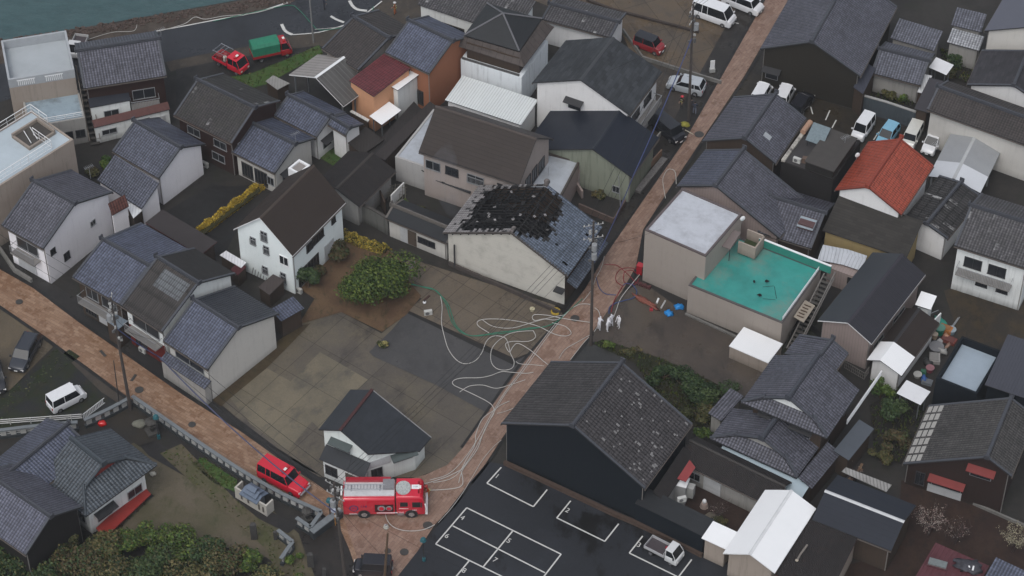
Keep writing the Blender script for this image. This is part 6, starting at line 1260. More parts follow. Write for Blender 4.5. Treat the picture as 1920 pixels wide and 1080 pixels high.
# outside stair between teal terrace and dark roof
A = corner('g56t', 1.03, .95, 0); B = corner('g56t', 1.03, .05, 0); root = empty('staircase', B, atan2(A.y-B.y, A.x-B.x), 'dark outdoor staircase climbing beside the teal terrace', 'staircase'); D = (A-B).length
for k in range(18): mb = MB(); z = .25+k*.2; mb.box(k*D/18, k*D/18+.30, -1.3, -.3, z, z+.05); mb.build('step', plain((.06, .055, .05), .6, .4), root)
mb = MB(); mb.tube([(0, -1.35, .9), (D, -1.35, 4.6)], .06, 6); mb.tube([(0, -1.35, .2), (D, -1.35, 3.9)], .07, 6); mb.tube([(0, -.25, .2), (D, -.25, 3.9)], .07, 6); mb.build('handrail', plain((.15, .14, .13), .5, .3), root)
q = G(1508, 585, 2.4); root = empty('lift_canopy', q, -.52+pi/2, 'tilted cream sheet canopy with dark marks beside the outdoor staircase', 'canopy'); mb = MB(); mb.slab([(-1.3, -.55, 0), (1.3, -.55, 0), (1.3, .55, .25), (-1.3, .55, .25)], .08); mb.build('canopy_sheet', plain((.32, .28, .23), .7, .5, 2), root)
mb = MB(); 
for k in range(5): mb.box(-1.0+.42*k, -.92+.42*k, -.35+.1*(k % 2), .35, .16+.1*.3, .20+.1*.9)
mb.build('fold_marks', plain((.10, .07, .05), .7, .4), root)
for xx in (-1.2, 1.1): mb = MB(); mb.box(xx, xx+.07, -.5, -.43, -2.4, -.05); mb.build('post', DARKM, root)
def roof_curve(pts, wdt, mat, label, cat, name, z0, rise, n=8):
    q = [G(*p, z0) for p in pts]; root = empty(name, q[0], 0, label, cat); o = q[0].copy(); mb = MB(); t = (q[-1]-q[0]).normalized(); nn = Vector((-t.y, t.x, 0))
    for a, b in zip(q, q[1:]):
        for k in range(n):
            f0, f1 = k/n, (k+1)/n; Z = lambda f: Vector((0, 0, rise*sin(f*pi*.5))); P_ = lambda p, f: p-o+nn*(wdt*f)+Z(f); mb.slab([P_(a, f0), P_(b, f0), P_(b, f1), P_(a, f1)], .04)
    mb.build('sheet', mat, root)
    for p in (q[0], q[-1]): mb = MB(); mb.cyl((p.x-o.x, p.y-o.y, -z0), .05, z0, 6); mb.build('post', ALU, root)
    return root
roof_curve([(1346, 850), (1420, 889), (1504, 933)], 1.5, plain((.34, .42, .47), .35, .2, .8, .5), 'long pale blue curved canopy along the lower ornate house', 'canopy', 'curved_canopy', 2.1, .45)
roof_curve([(1533, 477+10), (1580, 496), (1616, 508)], 1.9, ribs((.40, .42, .45), .35, .12, .5, .25, .25), 'pale corrugated canopy above the brown wall left of the dark ribbed roof', 'canopy', 'corrugated_canopy', 2.6, .35)
q = G(1594, 540, 0); root = empty('wall_block', q, -.5, 'pinkish-brown wall with a window under the pale corrugated canopy', 'building'); mb = MB(); mb.box(-2.4, 1.6, -.6, 1.0, 0, 2.3); mb.build('wall', WPK, root); mb = MB(); mb.box(-.2, .9, -.66, -.6, 1.1, 2.0); mb.build('window', GLASS, root)
A, B = G(1588, 800-5, 2.6), G(1652, 703, 2.6); railing([A, B], 'long white double railing beside the ornate house', .55, sp=3, r_=.05)
railing([G(1583, 690, 1.8), G(1620, 712, 1.8), G(1628, 700, 1.8)], 'dark balcony railing behind the ornate house', .9, plain((.12, .11, .10), .6, .3), .2)
A = G(1160, 355, 0); root = empty('gate_frame', G(1083, 352, 0), 1.02, 'pale pink open gate frame standing below the roof terrace', 'gate'); mb = MB(); mb.box(0, 2.6, -.14, .14, 2.1, 2.35); mb.build('beam', plain((.34, .28, .26), .6, .3), root)
for xx in (.0, 2.3): mb = MB(); mb.box(xx, xx+.28, -.12, .12, 0, 2.1); mb.build('post', plain((.33, .29, .28), .6, .3), root)
# ================================================================ street furniture
def pole(base, top, label, r0=.17, r1=.10, mat=None, arms=2, trans=1, cat='utility pole', name='utility_pole', group='utility poles', junk=1, seed=0):
    b = G(*base, 0); best = None
    for k in range(20, 160):
        z = k*.1; p = G(*top, z); e = (p-b); dd = hypot(e.x, e.y)
        if best is None or dd < best[0]: best = (dd, z, p)
    z, p = best[1], best[2]; root = empty(name, b, 0, label, cat, group); v = p-b; r = random.Random(seed)
    mb = MB(); mb.tube([(0, 0, 0), v], r0, 10, rf=lambda t: r0+(r1-r0)*t); mb.build('mast', mat or plain((.065, .055, .05), .75, .4, 2), root)
    L_ = lambda t: Vector((v.x*t, v.y*t, v.z*t)); ang = seed*.9+.7; ux, uy = cos(ang), sin(ang)
    for k in range(arms):
        t = .97-.10*k; c = L_(t); mb = MB(); s = Vector((ux, uy, 0)); mb.tube([c-s*1.0, c+s*1.0], .05, 4); a = mb.build('crossarm', plain((.2, .2, .2), .5, .3), root)
        for q in (-.9, -.45, .45, .9): mb = MB(); mb.cyl((c.x+ux*q, c.y+uy*q, c.z+.04), .06, .2, 6, r2=.03); mb.build('insulator', plain((.5, .5, .48), .3, .1), a)
    for k in range(trans):
        c = L_(.80-.07*k); mb = MB(); mb.cyl((c.x-uy*.42, c.y+ux*.42, c.z), .26, .75, 12); mb.build('transformer', plain((.26, .27, .28), .5, .3, 2), root)
    for k in range(junk*7):
        c = L_(r.uniform(.62, .95)); mb = MB(); a = r.uniform(0, 6.3); mb.box(-.12, .12, -.08, .08, -.1, .12, 0, Matrix.Translation((c.x+cos(a)*.3, c.y+sin(a)*.3, c.z)) @ Matrix.Rotation(a, 4, 'Z')); mb.build('fitting', r.choice((plain((.34, .34, .33), .5, .4), plain((.10, .10, .10), .5, .3))), root)
    if junk:
        mb = MB()
        for k in range(14): t = .3+k*.03; c = L_(t); a = k*pi; mb.tube([c, c+Vector((cos(a)*.35, sin(a)*.35, 0))], .015, 4)
        mb.build('step_bolts', DARKM, root)
    return root, lambda t: b+v*t
P1, t1 = pole((245, 768), (207, 558), 'tall dark utility pole on the orange street corner by the stone fence', junk=2, seed=1)
P2, t2 = pole((648, 1092), (626, 905), 'utility pole crowded with fittings behind the fire engine tail', junk=3, seed=2)
P3, t3 = pole((1108, 648), (1113, 415), 'dark utility pole at the street corner beside the white-suited people', junk=2, seed=3, trans=2)
P4, t4 = pole((1291, 226), (1300, 8), 'tall utility pole beside the silver suv', junk=2, seed=4)
pole((588, 80), (577, -40), 'slim grey pole at the shore road bend', .10, .07, plain((.2, .2, .2), .5, .2), 0, 0, junk=0)
pole((225, 768), (213, 676), 'slim dark pole left of the tall street corner pole', .06, .04, DARKM, 0, 0, 'street lamp', 'street_lamp', None, 0)
pole((720, 1100), (727, 1000), 'bare brown branching post at the bottom of the paved street', .14, .09, WOOD, 0, 0, 'post', 'wooden_post', None, 0)
A = G(724, 1060, 0); mb = MB(); q0, q1 = G(727, 1015, 4.6), G(745, 990, 5.4); q0 = t_ = G(727, 1012, 4.3)
pole((1164, 398), (1160, 330), 'thin silver pole with a white cylinder beside the green wall', .05, .04, ALU, 0, 0, 'pole', 'thin_pole', None, 0)
def cable(a, b, sag, r_, mat, label, group, name='cable', cat='cable'):
    a, b = Vector(a), Vector(b); n = 14; o = (a+b)/2
    mb = MB(); mb.tube([a.lerp(b, k/n)-o-Vector((0, 0, sag*4*(k/n)*(1-k/n))) for k in range(n+1)], r_, 4, caps=True); return tag(mb.build(name, mat, None, loc=o), label, cat, group)
CBL = plain((.012, .012, .013), .6, .1); BLU_ = plain((.045, .060, .15), .5, .2)
Z = Vector((0, 0, 1)); off = [Vector((.9, .5, 0)), Vector((0, 0, 0)), Vector((-.9, -.5, 0))]
far1, far4 = G(-200, 300, 13), G(1480, -160, 13); east = G(1400, 760, 7); 
for A_, B_, lab in ((far1, t1(.97), 'thin black power cable from the left edge to the pole on the orange street corner'), (t1(.97), t2(.97), 'thin black power cable above the orange street between its two poles'), (t2(.97), t3(.97), 'thin black power cable over the concrete lot towards the corner pole'), (t3(.97), t4(.97), 'thin black power cable along the paved street to the upper pole'), (t4(.97), far4, 'thin black power cable leaving the upper pole past the top edge')):
    for o_ in off: cable(A_+o_, B_+o_, .8, .018, CBL, lab, 'overhead power cables')
for a, b, s, lab in ((t2(.82), G(940, 1098, 4), .5, 'slack service cable from the crowded pole down to the parking lot side'), (t3(.80), corner('g56', .2, .1, 7.2), .3, 'short service cable from the corner pole to the beige block'), (t3(.78), G(1050, 520, 5), .3, 'short service cable from the corner pole to the burnt house'), (t2(.70), G(660, 850, 4.6), .2, 'service cable from the crowded pole to the white corner house'), (t2(.78), G(790, 1110, 3), .6, 'service cable from the crowded pole towards the bottom edge'), (t1(.75), G(300, 640, 5.2), .2, 'service cable from the street corner pole to the red-fronted house'), (t3(.8), G(820, 730, 5), .9, 'long service cable across the lot towards the white corner house'), (t4(.8), G(1100, 150, 7), .4, 'service cable from the upper pole to the slate-roofed house')):
    cable(a, b, s, .014, CBL, lab, 'service cables')
cable(t4(.72), G(1188, 328, 5.5), .4, .055, BLU_, 'blue sleeved cable running down from the upper pole past the navy roof', 'blue sleeved cables'); cable(G(1188, 328, 5.5), t3(.66), .5, .045, BLU_, 'blue sleeved cable between the navy roof corner and the corner pole', 'blue sleeved cables')
cable(t1(.74), G(300, 670, 5.0), .2, .05, BLU_, 'blue sleeved cable from the street corner pole to the street canopy', 'blue sleeved cables'); cable(G(300, 670, 5.0), t2(.70), 1.2, .07, plain((.06, .065, .12), .5, .2), 'long blue sleeved cable along the upper side of the orange street', 'blue sleeved cables')
TL = plain((.02, .10, .12), .4, .2)
for i, (px, py, lab) in enumerate(((298, 822, 'teal-headed street lamp behind the stone fence halfway along the orange street'), (620, 978, 'teal-headed street lamp at the stone fence corner'), (795, 1052, 'teal-headed street lamp beside the parking lot entrance'))):
    p = G(px, py); root = empty('street_lamp', p, 0, lab, 'street lamp', 'teal street lamps'); mb = MB(); mb.cyl((0, 0, 0), .06, 2.9, 8); mb.build('post', DARKM, root); mb = MB(); mb.cyl((0, 0, 2.9), .30, .12, 12, r2=.24); mb.ball((0, 0, 3.1), .24, .24, .16, 10); mb.build('lamp_head', TL, root)
    mb = MB(); mb.cyl((0, 0, 0), .16, .5, 8); mb.build('base', TL, root)
p = G(629, 985); root = empty('traffic_mirror', p, 0, 'round pale traffic mirror beside the crowded pole', 'traffic mirror'); mb = MB(); mb.cyl((0, 0, 0), .04, 1.9, 6); mb.build('post', plain((.4, .2, .05)), root); mb = MB(); mb.cyl((0, -.05, 2.1), .32, .06, 16, 0, 'y'); mb.ball((0, 0, 2.1), .3, .12, .3, 10); mb.build('mirror', plain((.40, .44, .52), .15, .1, 1, .8), root)
# stone lanterns, monument, little shrine
def lantern(px, py, s, label):
    p = G(px, py); root = empty('stone_lantern', p, .5, label, 'stone lantern', 'stone lanterns'); m = plain((.055, .052, .048), .85, .7, 5)
    for nm, z0, z1, w0 in (('base', 0, .35, .55), ('pillar', .35, 1.1, .16), ('platform', 1.1, 1.28, .42), ('fire_box', 1.28, 1.65, .26)): mb = MB(); mb.box(-w0*s, w0*s, -w0*s, w0*s, z0*s, z1*s); mb.build(nm, m, root)
    mb = MB(); mb.cyl((0, 0, 1.65*s), .62*s, .3*s, 6, r2=.14*s); mb.ball((0, 0, 2.05*s), .14*s, .14*s, .18*s, 6); mb.build('cap', m, root)
lantern(286, 812, 1.0, 'dark stepped stone lantern in the court beside the orange street'); lantern(576, 975, .8, 'stone lantern inside the corner of the stone fence')
for i, (px, py, h_, lab) in enumerate(((477, 1010, 1.9, 'dark upright stone monument on the sparse grass'), (517, 1012, 1.0, 'short stone post with a pale top near the shrine path'), (583, 1062, 1.6, 'dark stone pillar left of the utility pole, nearer the stone fence'), (609, 1085, 1.3, 'dark stone pillar left of the utility pole, at the bottom edge'))):
    p = G(px, py); mb = MB(); w0 = .28 if h_ > 1.5 else .16; mb.box(-w0, w0, -w0*.6, w0*.6, 0, h_); mb.slab([(-w0, -w0*.6, h_+.12), (w0, -w0*.6, h_+.12), (w0*.7, w0*.6, h_+.18), (-w0*.7, w0*.6, h_+.18)], .12); tag(mb.build('stone_post', plain((.05, .048, .046), .8, .6, 5), None, loc=p), lab, 'stone post', 'stone posts')
p = G(478, 945); root = empty('small_shrine', p, -.64, 'tiny white-walled shrine with stepped blue tiled roof beside the stone fence', 'shrine')
mb = MB(); mb.box(-1.9, 1.9, -.5, -.35, 0, 1.5); mb.box(-1.9, -1.75, -.35, .5, 0, 1.5); mb.box(1.75, 1.9, -.35, .5, 0, 1.5); mb.build('screen_wall', plain((.42, .40, .36), .7, .3, 2), root)
for xx in (-1.2, -.4, .9, 1.4): mb = MB(); mb.box(xx, xx+.2, -.53, -.5, .4, 1.1); mb.build('slot_window', plain((.10, .09, .08)), root)
mb = MB(); mb.box(-.7, .7, -.35, .6, 0, 1.3); mb.build('body', STN, root)
for k, (w0, z) in enumerate(((1.05, 1.5), (.8, 1.85), (.5, 2.2))): mb = MB(); mb.slab([(-w0, -w0*.8, z), (w0, -w0*.8, z), (w0, 0, z+.3), (-w0, 0, z+.3)], .1); mb.slab([(-w0, 0, z+.3), (w0, 0, z+.3), (w0, w0*.8, z), (-w0, w0*.8, z)], .1); mb.build('roof_tier', plain((.11, .14, .19), .4, .5, 4), root)
x, y, rz, L, wl, wr, z, h, sF, sB = FIT['t3']; pts = [(180, 990), (267, 909), (283, 926), (196, 1009)]
q = [G(*p, .75) for p in pts]; mb = MB(); mb.slab(q, .12); root = empty('veranda', q[0]-Vector((0, 0, .75)), 0, 'bright red veranda deck along the front of the temple hall', 'veranda'); o = mb.build('deck', plain((.25, .028, .022), .5, .25, 1.5), root); o.location = -Vector(root.location)
for k in range(6):
    p = q[3].lerp(q[2], (k+.3)/6.2); mb = MB(); mb.box(-.06, .06, -.06, .06, 0, .62); mb.build('post', WBR, root, loc=p-Vector(root.location)-Vector((0, 0, .75))+Vector((-.05, .1, 0)))
mb = MB(); A, B = G(178, 983, .9), G(262, 908, .9); 
# ================================================================ hoses
HW = plain((.42, .41, .39), .8, .5, 9); HG = plain((.03, .17, .11), .6, .3, 6); HBL = plain((.03, .06, .17), .6, .3, 6); HR = plain((.20, .015, .025), .5, .3, 6)
def hose(pts, mat, label, r_=.05, z=.14, lift=None):
    r_ = r_*.76
    q = smooth_px(pts, 6); v = [G(a, b, z+.015*sin(i*.9)) for i, (a, b) in enumerate(q)]
    if lift: v = [p+Vector((0, 0, lift(i/(len(v)-1)))) for i, p in enumerate(v)]
    o = v[0].copy(); mb = MB(); mb.tube([p-o for p in v], r_, 5); return tag(mb.build('fire_hose', mat, None, loc=o), label, 'fire hose', 'fire hoses across the street and lots')
hose([(826, 556), (829, 575), (828, 605), (833, 630), (841, 655), (855, 674), (871, 682), (890, 677), (903, 662), (912, 640), (926, 630), (946, 633), (953, 645), (957, 662), (964, 678), (960, 690), (945, 694), (930, 690), (921, 678), (921, 658), (930, 643), (950, 628), (970, 622), (1000, 620)], HW, 'white hose making a deep loop and a teardrop ring on the lot and slabs')
hose([(1110, 571), (1090, 570), (1072, 578), (1055, 594), (1040, 600), (1020, 598), (1004, 601), (998, 596), (1003, 590), (1025, 591), (1050, 596), (1075, 600), (1112, 605)], HW, 'white hose looped by the slab lot corner and crossing to the pole')
hose([(917, 624), (898, 612), (895, 604), (905, 599), (930, 598), (955, 600), (985, 605), (1010, 612), (1030, 622), (1045, 628), (1062, 630), (1071, 624), (1060, 612), (1035, 605)], HW, 'white hose in a long flat loop from the slabs onto the paved street')
hose([(1000, 620), (1004, 632), (990, 640), (962, 640), (948, 645), (955, 660), (962, 650), (972, 644), (995, 657), (1020, 678), (1028, 684)], HW, 'white hose dropping from the slabs towards the spotted roof')
hose([(1106, 628), (1085, 640), (1060, 655), (1048, 672)], HW, 'white hose running down the paved street behind the spotted roof', .045); hose([(1104, 632), (1090, 648), (1070, 674)], HW, 'second white hose running down the paved street, nearer the pole', .04)
hose([(1020, 686), (1000, 684), (975, 682), (968, 678)], HW, 'short hose piece joining the teardrop ring', .04)
hose([(1000, 698), (985, 700), (960, 698), (940, 697), (920, 704), (900, 708), (865, 709), (850, 714), (851, 722), (870, 731), (895, 743), (914, 753), (924, 762), (926, 775), (915, 793), (906, 812), (898, 835), (890, 850), (868, 880), (860, 905)], HW, 'long white hose from the lower concrete lot down the paved street')
hose([(955, 752), (938, 760), (925, 770), (905, 785), (893, 812), (890, 835), (878, 855), (865, 880)], HW, 'white hose parallel to the kerb above the parking lot'); hose([(866, 880), (840, 893), (820, 900), (800, 906), (792, 906)], HW, 'white hose reaching the nose of the fire engine', .055)
hose([(865, 884), (868, 900), (866, 910), (855, 915), (830, 918), (806, 919)], HW, 'white hose ending at the kneeling firefighter by the engine', .055); hose([(1001, 745), (970, 762), (945, 772), (932, 775)], HW, 'white hose slipping under the edge of the spotted roof', .04)
hose([(940, 825), (925, 838), (905, 862), (888, 890), (870, 920), (850, 948), (822, 980)], HW, 'thin pale hose following the street edge beside the parking lot', .035); hose([(722, 960), (726, 975), (738, 988), (760, 995), (790, 994), (815, 984)], HW, 'pale hose curling out of the engine pump panel', .05)
hose([(770, 533), (790, 537), (810, 541), (822, 550), (834, 562), (842, 575), (847, 590), (852, 605), (862, 618), (880, 629), (905, 628), (935, 623), (965, 620), (1000, 616), (1030, 610), (1048, 600), (1060, 588), (1078, 573), (1092, 560)], HG, 'green hose snaking across the slab lot from the broad green tree to the street', .055)
hose([(772, 532), (795, 539), (818, 545), (830, 560), (838, 575), (843, 592), (850, 608), (866, 624), (890, 630), (920, 627), (950, 624), (990, 615), (1020, 613), (1044, 603)], HG, 'second green hose lying alongside the first across the slab lot', .05)
hose([(700, 12), (690, 40), (640, 52), (600, 56), (585, 45), (560, 18), (540, 10), (480, 22), (400, 40)], HG, 'green hose around the bend of the shore road', .05, .11); hose([(300, 58), (345, 45), (365, 32), (385, 36), (420, 30), (480, 24), (545, 4)], HW, 'white rope along the quay edge at the top left', .05, .11); hose([(165, 74), (190, 66), (215, 60), (250, 58), (257, 46)], HW, 'short white rope on the quay left of the seaside house', .04, .08); hose([(590, 55), (640, 50), (672, 38)], HW, 'white hose beside the green one at the shore road bend', .045, .12)
hose([(1133, 496), (1155, 497), (1168, 506), (1180, 517), (1192, 530)], HR, 'red hose leaving the left kerb of the paved street', .045); hose([(1195, 505), (1180, 502), (1163, 505), (1155, 516), (1156, 528), (1166, 535)], HR, 'red hose ring on the paved street, larger of two', .045); hose([(1196, 515), (1185, 507), (1172, 509), (1169, 520), (1172, 530), (1190, 533), (1198, 522)], HR, 'red hose ring near the beige block, smaller of two', .045); hose([(1168, 535), (1158, 552), (1150, 568), (1146, 585)], HR, 'red hose along the right kerb towards the white-suited people', .06, .16)
hose([(1185, 532), (1194, 546), (1188, 558), (1172, 563), (1155, 568), (1143, 576), (1142, 588)], HBL, 'blue hose loop on the east lot edge', .06); hose([(1118, 520), (1124, 540), (1136, 551), (1155, 553)], HBL, 'blue hose arcing from the corner pole over the paved street', .05); hose([(1160, 548), (1172, 532), (1186, 534)], HBL, 'short blue hose link above the loop', .05)
hose([(1199, 515), (1185, 532), (1172, 548), (1162, 563), (1156, 580), (1151, 594)], HW, 'white hose straight down the east lot edge to the white-suited people', .055); hose([(1115, 577), (1122, 583), (1125, 595), (1120, 612), (1114, 622)], HW, 'white hose curling round the left white-suited people', .05)
hose([(1248, 372), (1244, 350), (1243, 335), (1250, 320), (1258, 317), (1266, 323), (1268, 345)], HW, 'pale hose arch on the paved street beside the pale flat roof', .055, .1)
hose([(1215, 222), (1240, 228), (1260, 234), (1285, 244), (1300, 252)], plain((.40, .38, .30), .7, .6, 9), 'striped barrier rope across the top of the parking strip', .06, .7)
for pts, lab in (([(1048, 604), (1020, 640), (985, 690), (950, 735), (925, 775), (905, 815), (880, 860), (850, 895), (812, 905)], 'white hose running straight down the middle of the paved street'), ([(1042, 606), (1012, 645), (978, 694), (945, 738), (918, 782), (896, 822), (872, 858), (842, 888), (806, 900)], 'white hose beside the middle one on the paved street'), ([(905, 600), (925, 612), (960, 615), (1000, 604), (1030, 596), (1060, 590)], 'white hose wavering across the slab lot corner'), ([(862, 735), (880, 724), (905, 722), (930, 728), (955, 722), (985, 712)], 'white hose lying across the lot towards the spotted roof'), ([(1092, 566), (1108, 545), (1118, 520), (1128, 500), (1133, 480)], 'white hose going up the paved street past the corner pole')):
    hose(pts, HW, lab, .045, .125)
# ================================================================ loose things
def prop(name, px, py, label, cat, parts, rz=0.0, z=0.0, group=None):
    root = empty(name, G(px, py, z), rz, label, cat, group)
    for nm, fn, mat in parts: mb = MB(); fn(mb); mb.build(nm, mat, root, smooth=nm in ('cloth',))
    return root
def lump(rx, ry, rz_, j=.3, n=12, c=(0, 0, 0)): return lambda mb: mb.ball((c[0], c[1], c[2]+rz_*.6), rx, ry, rz_, n, 0, j)
def bxx(*a): return lambda mb: mb.box(*a)
TARP = plain((.015, .20, .52), .45, .4, 5, .4)
prop('blue_tarp', 1254, 589, 'bright blue tarpaulin bundle on the east lot, nearer the white-suited people', 'tarpaulin', [('cloth', lump(.42, .4, .25, .35, 14), TARP)], group='blue tarpaulin bundles'); prop('blue_tarp', 1273, 577, 'bright blue tarpaulin bundle against the teal terrace building', 'tarpaulin', [('cloth', lump(.46, .34, .24, .45, 14), TARP)], group='blue tarpaulin bundles')
prop('net_pile', 1211, 567, 'long heap of red-brown rope netting on the east lot', 'net pile', [('cloth', lump(1.3, .35, .2, .5, 16), plain((.20, .07, .05), .9, 1.0, 8))], rz=-.75)
prop('red_basket', 1221, 582, 'small red basket on the east lot', 'basket', [('basket', bxx(-.18, .18, -.15, .15, 0, .25), gloss((.35, .02, .03))), ('handle', lambda m: m.tube([(-.18, 0, .25), (0, 0, .42), (.18, 0, .25)], .02, 5), DARKM)])
prop('cloth_roll', 1233, 565, 'white roll lying nearest the beige wall', 'roll', [('roll', lambda m: m.tube([(-.1, -.3, .1), (.1, .3, .1)], .1, 8), WHITEP)], group='white rolls on the east lot'); prop('cloth_roll', 1244, 572, 'longer grey-white roll beside the blue bundles', 'roll', [('roll', lambda m: m.tube([(-.25, -.5, .1), (.2, .5, .1)], .09, 8), plain((.4, .4, .4)))], group='white rolls on the east lot')
prop('tool_heap', 1205, 537, 'heap of dark tools against the foot of the beige block', 'tools', [('tools', lambda m: [m.box(-.6+.25*k, -.4+.25*k, -.15, .2, 0, .25+.1*(k % 2)) for k in range(6)], plain((.08, .03, .03), .6, .6, 6))], rz=-.5)
prop('post_box', 1200, 512, 'red box at the street corner of the beige block', 'box', [('box', bxx(-.3, .3, -.25, .25, 0, 1.1), gloss((.35, .01, .02))), ('lid', bxx(-.33, .33, -.28, .28, 1.1, 1.18), gloss((.42, .02, .03)))], rz=-.5)
prop('hose_coil', 1042, 586, 'yellow coil of rope at the street corner of the burnt house', 'coil', [('coil', lambda m: [m.tube([(cos(a*.5)*.42, sin(a*.5)*.42, .1+.06*j) for a in range(13)], .07, 6) for j in range(3)], plain((.36, .25, .03), .7, .6, 6))]); prop('bucket', 998, 583, 'cream bucket beside the dark plinth of the burnt house', 'bucket', [('bucket', lambda m: m.cyl((0, 0, 0), .2, .35, 12, r2=.26), plain((.42, .38, .26)))])
def acunit(px, py, z, rz, label, group='air conditioning units'):
    return prop('air_conditioner', px, py, label, 'air conditioner', [('casing', bxx(-.4, .4, -.15, .15, 0, .58), plain((.44, .44, .42), .5, .3, 3)), ('fan_grille', lambda m: m.cyl((-.1, -.17, .3), .2, .03, 14, 0, 'y'), plain((.12, .12, .12)))], rz, z, group)
acunit(803, 590, 0, .2, 'white outdoor unit standing alone on the slab lot'); acunit(1494, 304, 6.1, -.5, 'white outdoor unit at the edge of the dark flat roof'); acunit(268, 660, 0, -.65, 'white outdoor unit in front of the red-fronted street house'); acunit(560, 548, 0, -.6, 'grey outdoor unit at the foot of the tall white house'); acunit(1278, 940, 3.0, .3, 'pale outdoor unit beside the upright white tank'); acunit(1862, 562, 0, -.5, 'white outdoor unit beside the old white house'); acunit(385, 312, 0, -.64, 'outdoor unit at the corner of the plain white side wall')
prop('white_jar', 796, 569, 'small white jar on the slab lot by the dark plank', 'jar', [('jar', lambda m: m.ball((0, 0, .18), .18, .18, .18, 10), WHITEP), ('lid', lambda m: m.cyl((0, 0, .32), .1, .06, 10), DARKM)]); prop('plank', 800, 560, 'dark wooden plank at the corner of the slab lot', 'plank', [('board', bxx(-.45, .45, -.1, .1, 0, .12), plain((.05, .025, .02)))], rz=.9)
prop('yellow_crate', 1284, 236, 'yellow-green wrapped bundle behind the black minivan', 'bundle', [('cloth', lump(.45, .35, .25, .4), plain((.30, .28, .05), .7, .6, 6))]); prop('sign_stand', 1335, 135, 'white standing sign at the end of the concrete kerb', 'sign', [('board', bxx(-.25, .25, -.04, .04, .5, 1.6), WHITEP), ('base', bxx(-.3, .3, -.2, .2, 0, .5), plain((.35, .35, .34)))], rz=.2)
prop('red_marker', 192, 796, 'bright red basin beside the stone fence near the temple', 'basin', [('cloth', lump(.45, .35, .28, .15, 12), gloss((.55, .01, .01)))]); prop('white_sack', 287, 890, 'small white lump at the right corner of the temple hall', 'sack', [('cloth', lump(.3, .25, .2, .25), plain((.5, .47, .40)))]); prop('rock', 262, 798, 'pale garden rock left of the stepped stone lantern', 'rock', [('cloth', lump(.6, .45, .3, .35), plain((.16, .16, .13), .9, .5, 3))]); prop('white_post_top', 724, 990, 'pale grey hydrant cap on the paved street below the engine', 'hydrant', [('body', lambda m: m.cyl((0, 0, .1), .28, .3, 8, r2=.2), plain((.42, .42, .38))), ('cap', lambda m: m.ball((0, 0, .45), .14, .14, .1, 8), CHROME)])
prop('water_tank', 1276, 938, 'tall upright white tank in the courtyard below the red strip roof', 'tank', [('tank_body', bxx(-.75, .55, -.6, .5, 0, 2.6), plain((.27, .27, .27), .6, .25, 2)), ('top', bxx(-.80, .6, -.65, .55, 2.6, 2.7), WHITEP), ('side_box', bxx(.57, 1.2, -.3, .4, 1.0, 2.3), plain((.30, .30, .29)))], rz=-.35)
sheet('red_strip_roof', [(1293, 862), (1304, 876), (1286, 903), (1270, 897)], plain((.24, .045, .045), .5, .2), z=3.65, thick=.08, kind=None, label='narrow red metal roof strip above the upright white tank', cat='roof strip')
prop('white_stone', 1320, 950, 'white round stone ornament in the brown courtyard', 'ornament', [('body', lambda m: m.ball((0, 0, .75), .2, .2, .28, 10), WHITEP), ('base', lambda m: m.cyl((0, 0, .0), .42, .5, 10, r2=.3), plain((.3, .24, .21)))]); prop('garden_slab', 1335, 975, 'pale flat slab on the brown courtyard ground', 'slab', [('slab', lambda m: m.cyl((0, 0, 0), .9, .08, 7), plain((.13, .115, .09), .8, .5, 3))])
def dish(px, py, z, label): return prop('satellite_dish', px, py, label, 'satellite dish', [('dish', lambda m: m.ball((0, 0, .45), .28, .12, .30, 12), WHITEP), ('mast', lambda m: m.cyl((0, .1, -.2), .03, .6, 6), ALU)], .4, z, 'satellite dishes')
dish(1392, 416, 7.1, 'white satellite dish on the right corner of the pale flat roof'); dish(1607, 297, 6.0, 'white satellite dish left of the orange roof')
def aerial(px, py, z, label, h_=1.6): return prop('television_aerial', px, py, label, 'aerial', [('mast', lambda m: m.cyl((0, 0, 0), .025, h_, 5), ALU), ('elements', lambda m: [m.tube([(-.5, 0, h_), (.5, 0, h_)], .015, 4)]+[m.tube([(-.45+.18*k, -.3, h_), (-.45+.18*k, .3, h_)], .012, 4) for k in range(6)], ALU)], .6, z, 'television aerials')
aerial(555, 272, 4.6, 'television aerial on the ridge end of the low blue tiled house'); aerial(303, 72, 7.6, 'television aerial at the ridge end of the seaside house', 1.2); aerial(1582, 285, 6.0, 'television aerial on the dark flat roof', 2.0); aerial(170, 335, 5.0, 'thin white aerial behind the white-walled grey house'); aerial(1028, 330, 3.4, 'silver aerial frame on the pale roof terrace', 1.3); aerial(1752, 290, 3.0, 'dark aerial above the grey carport edge', 1.5)
# roof-top things on the dark flat building
q = corner('g52', .62, .35, 6.2); root = empty('penthouse', q, FIT['g52'][2], 'dark raised box with brown roof on the dark flat building', 'roof structure'); mb = MB(); mb.box(-1.0, 2.0, -2.2, 3.4, 0, .95); mb.build('wall', WBK, root); mb = MB(); mb.box(-1.1, 2.1, -2.3, 3.5, .95, 1.05); mb.build('roof', plain((.052, .047, .043), .6, .3), root)
q = corner('g52', .22, .62, 6.2); root = empty('tilted_panel', q, FIT['g52'][2], 'tilted grey-blue panel on stilts on the dark flat roof', 'panel'); mb = MB(); mb.slab([(-.2, -.9, .8), (1.7, -.9, .8), (1.7, .9, 1.8), (-.2, .9, 1.8)], .06); mb.build('panel', plain((.13, .17, .19), .35, .5, 4), root)
for xx, yy in ((0, -.8), (1.5, -.8), (0, .7), (1.5, .7)): mb = MB(); mb.cyl((xx, yy, 0), .04, .8+.5*(yy > 0)+.0, 6); mb.build('stilt', DARKM, root)
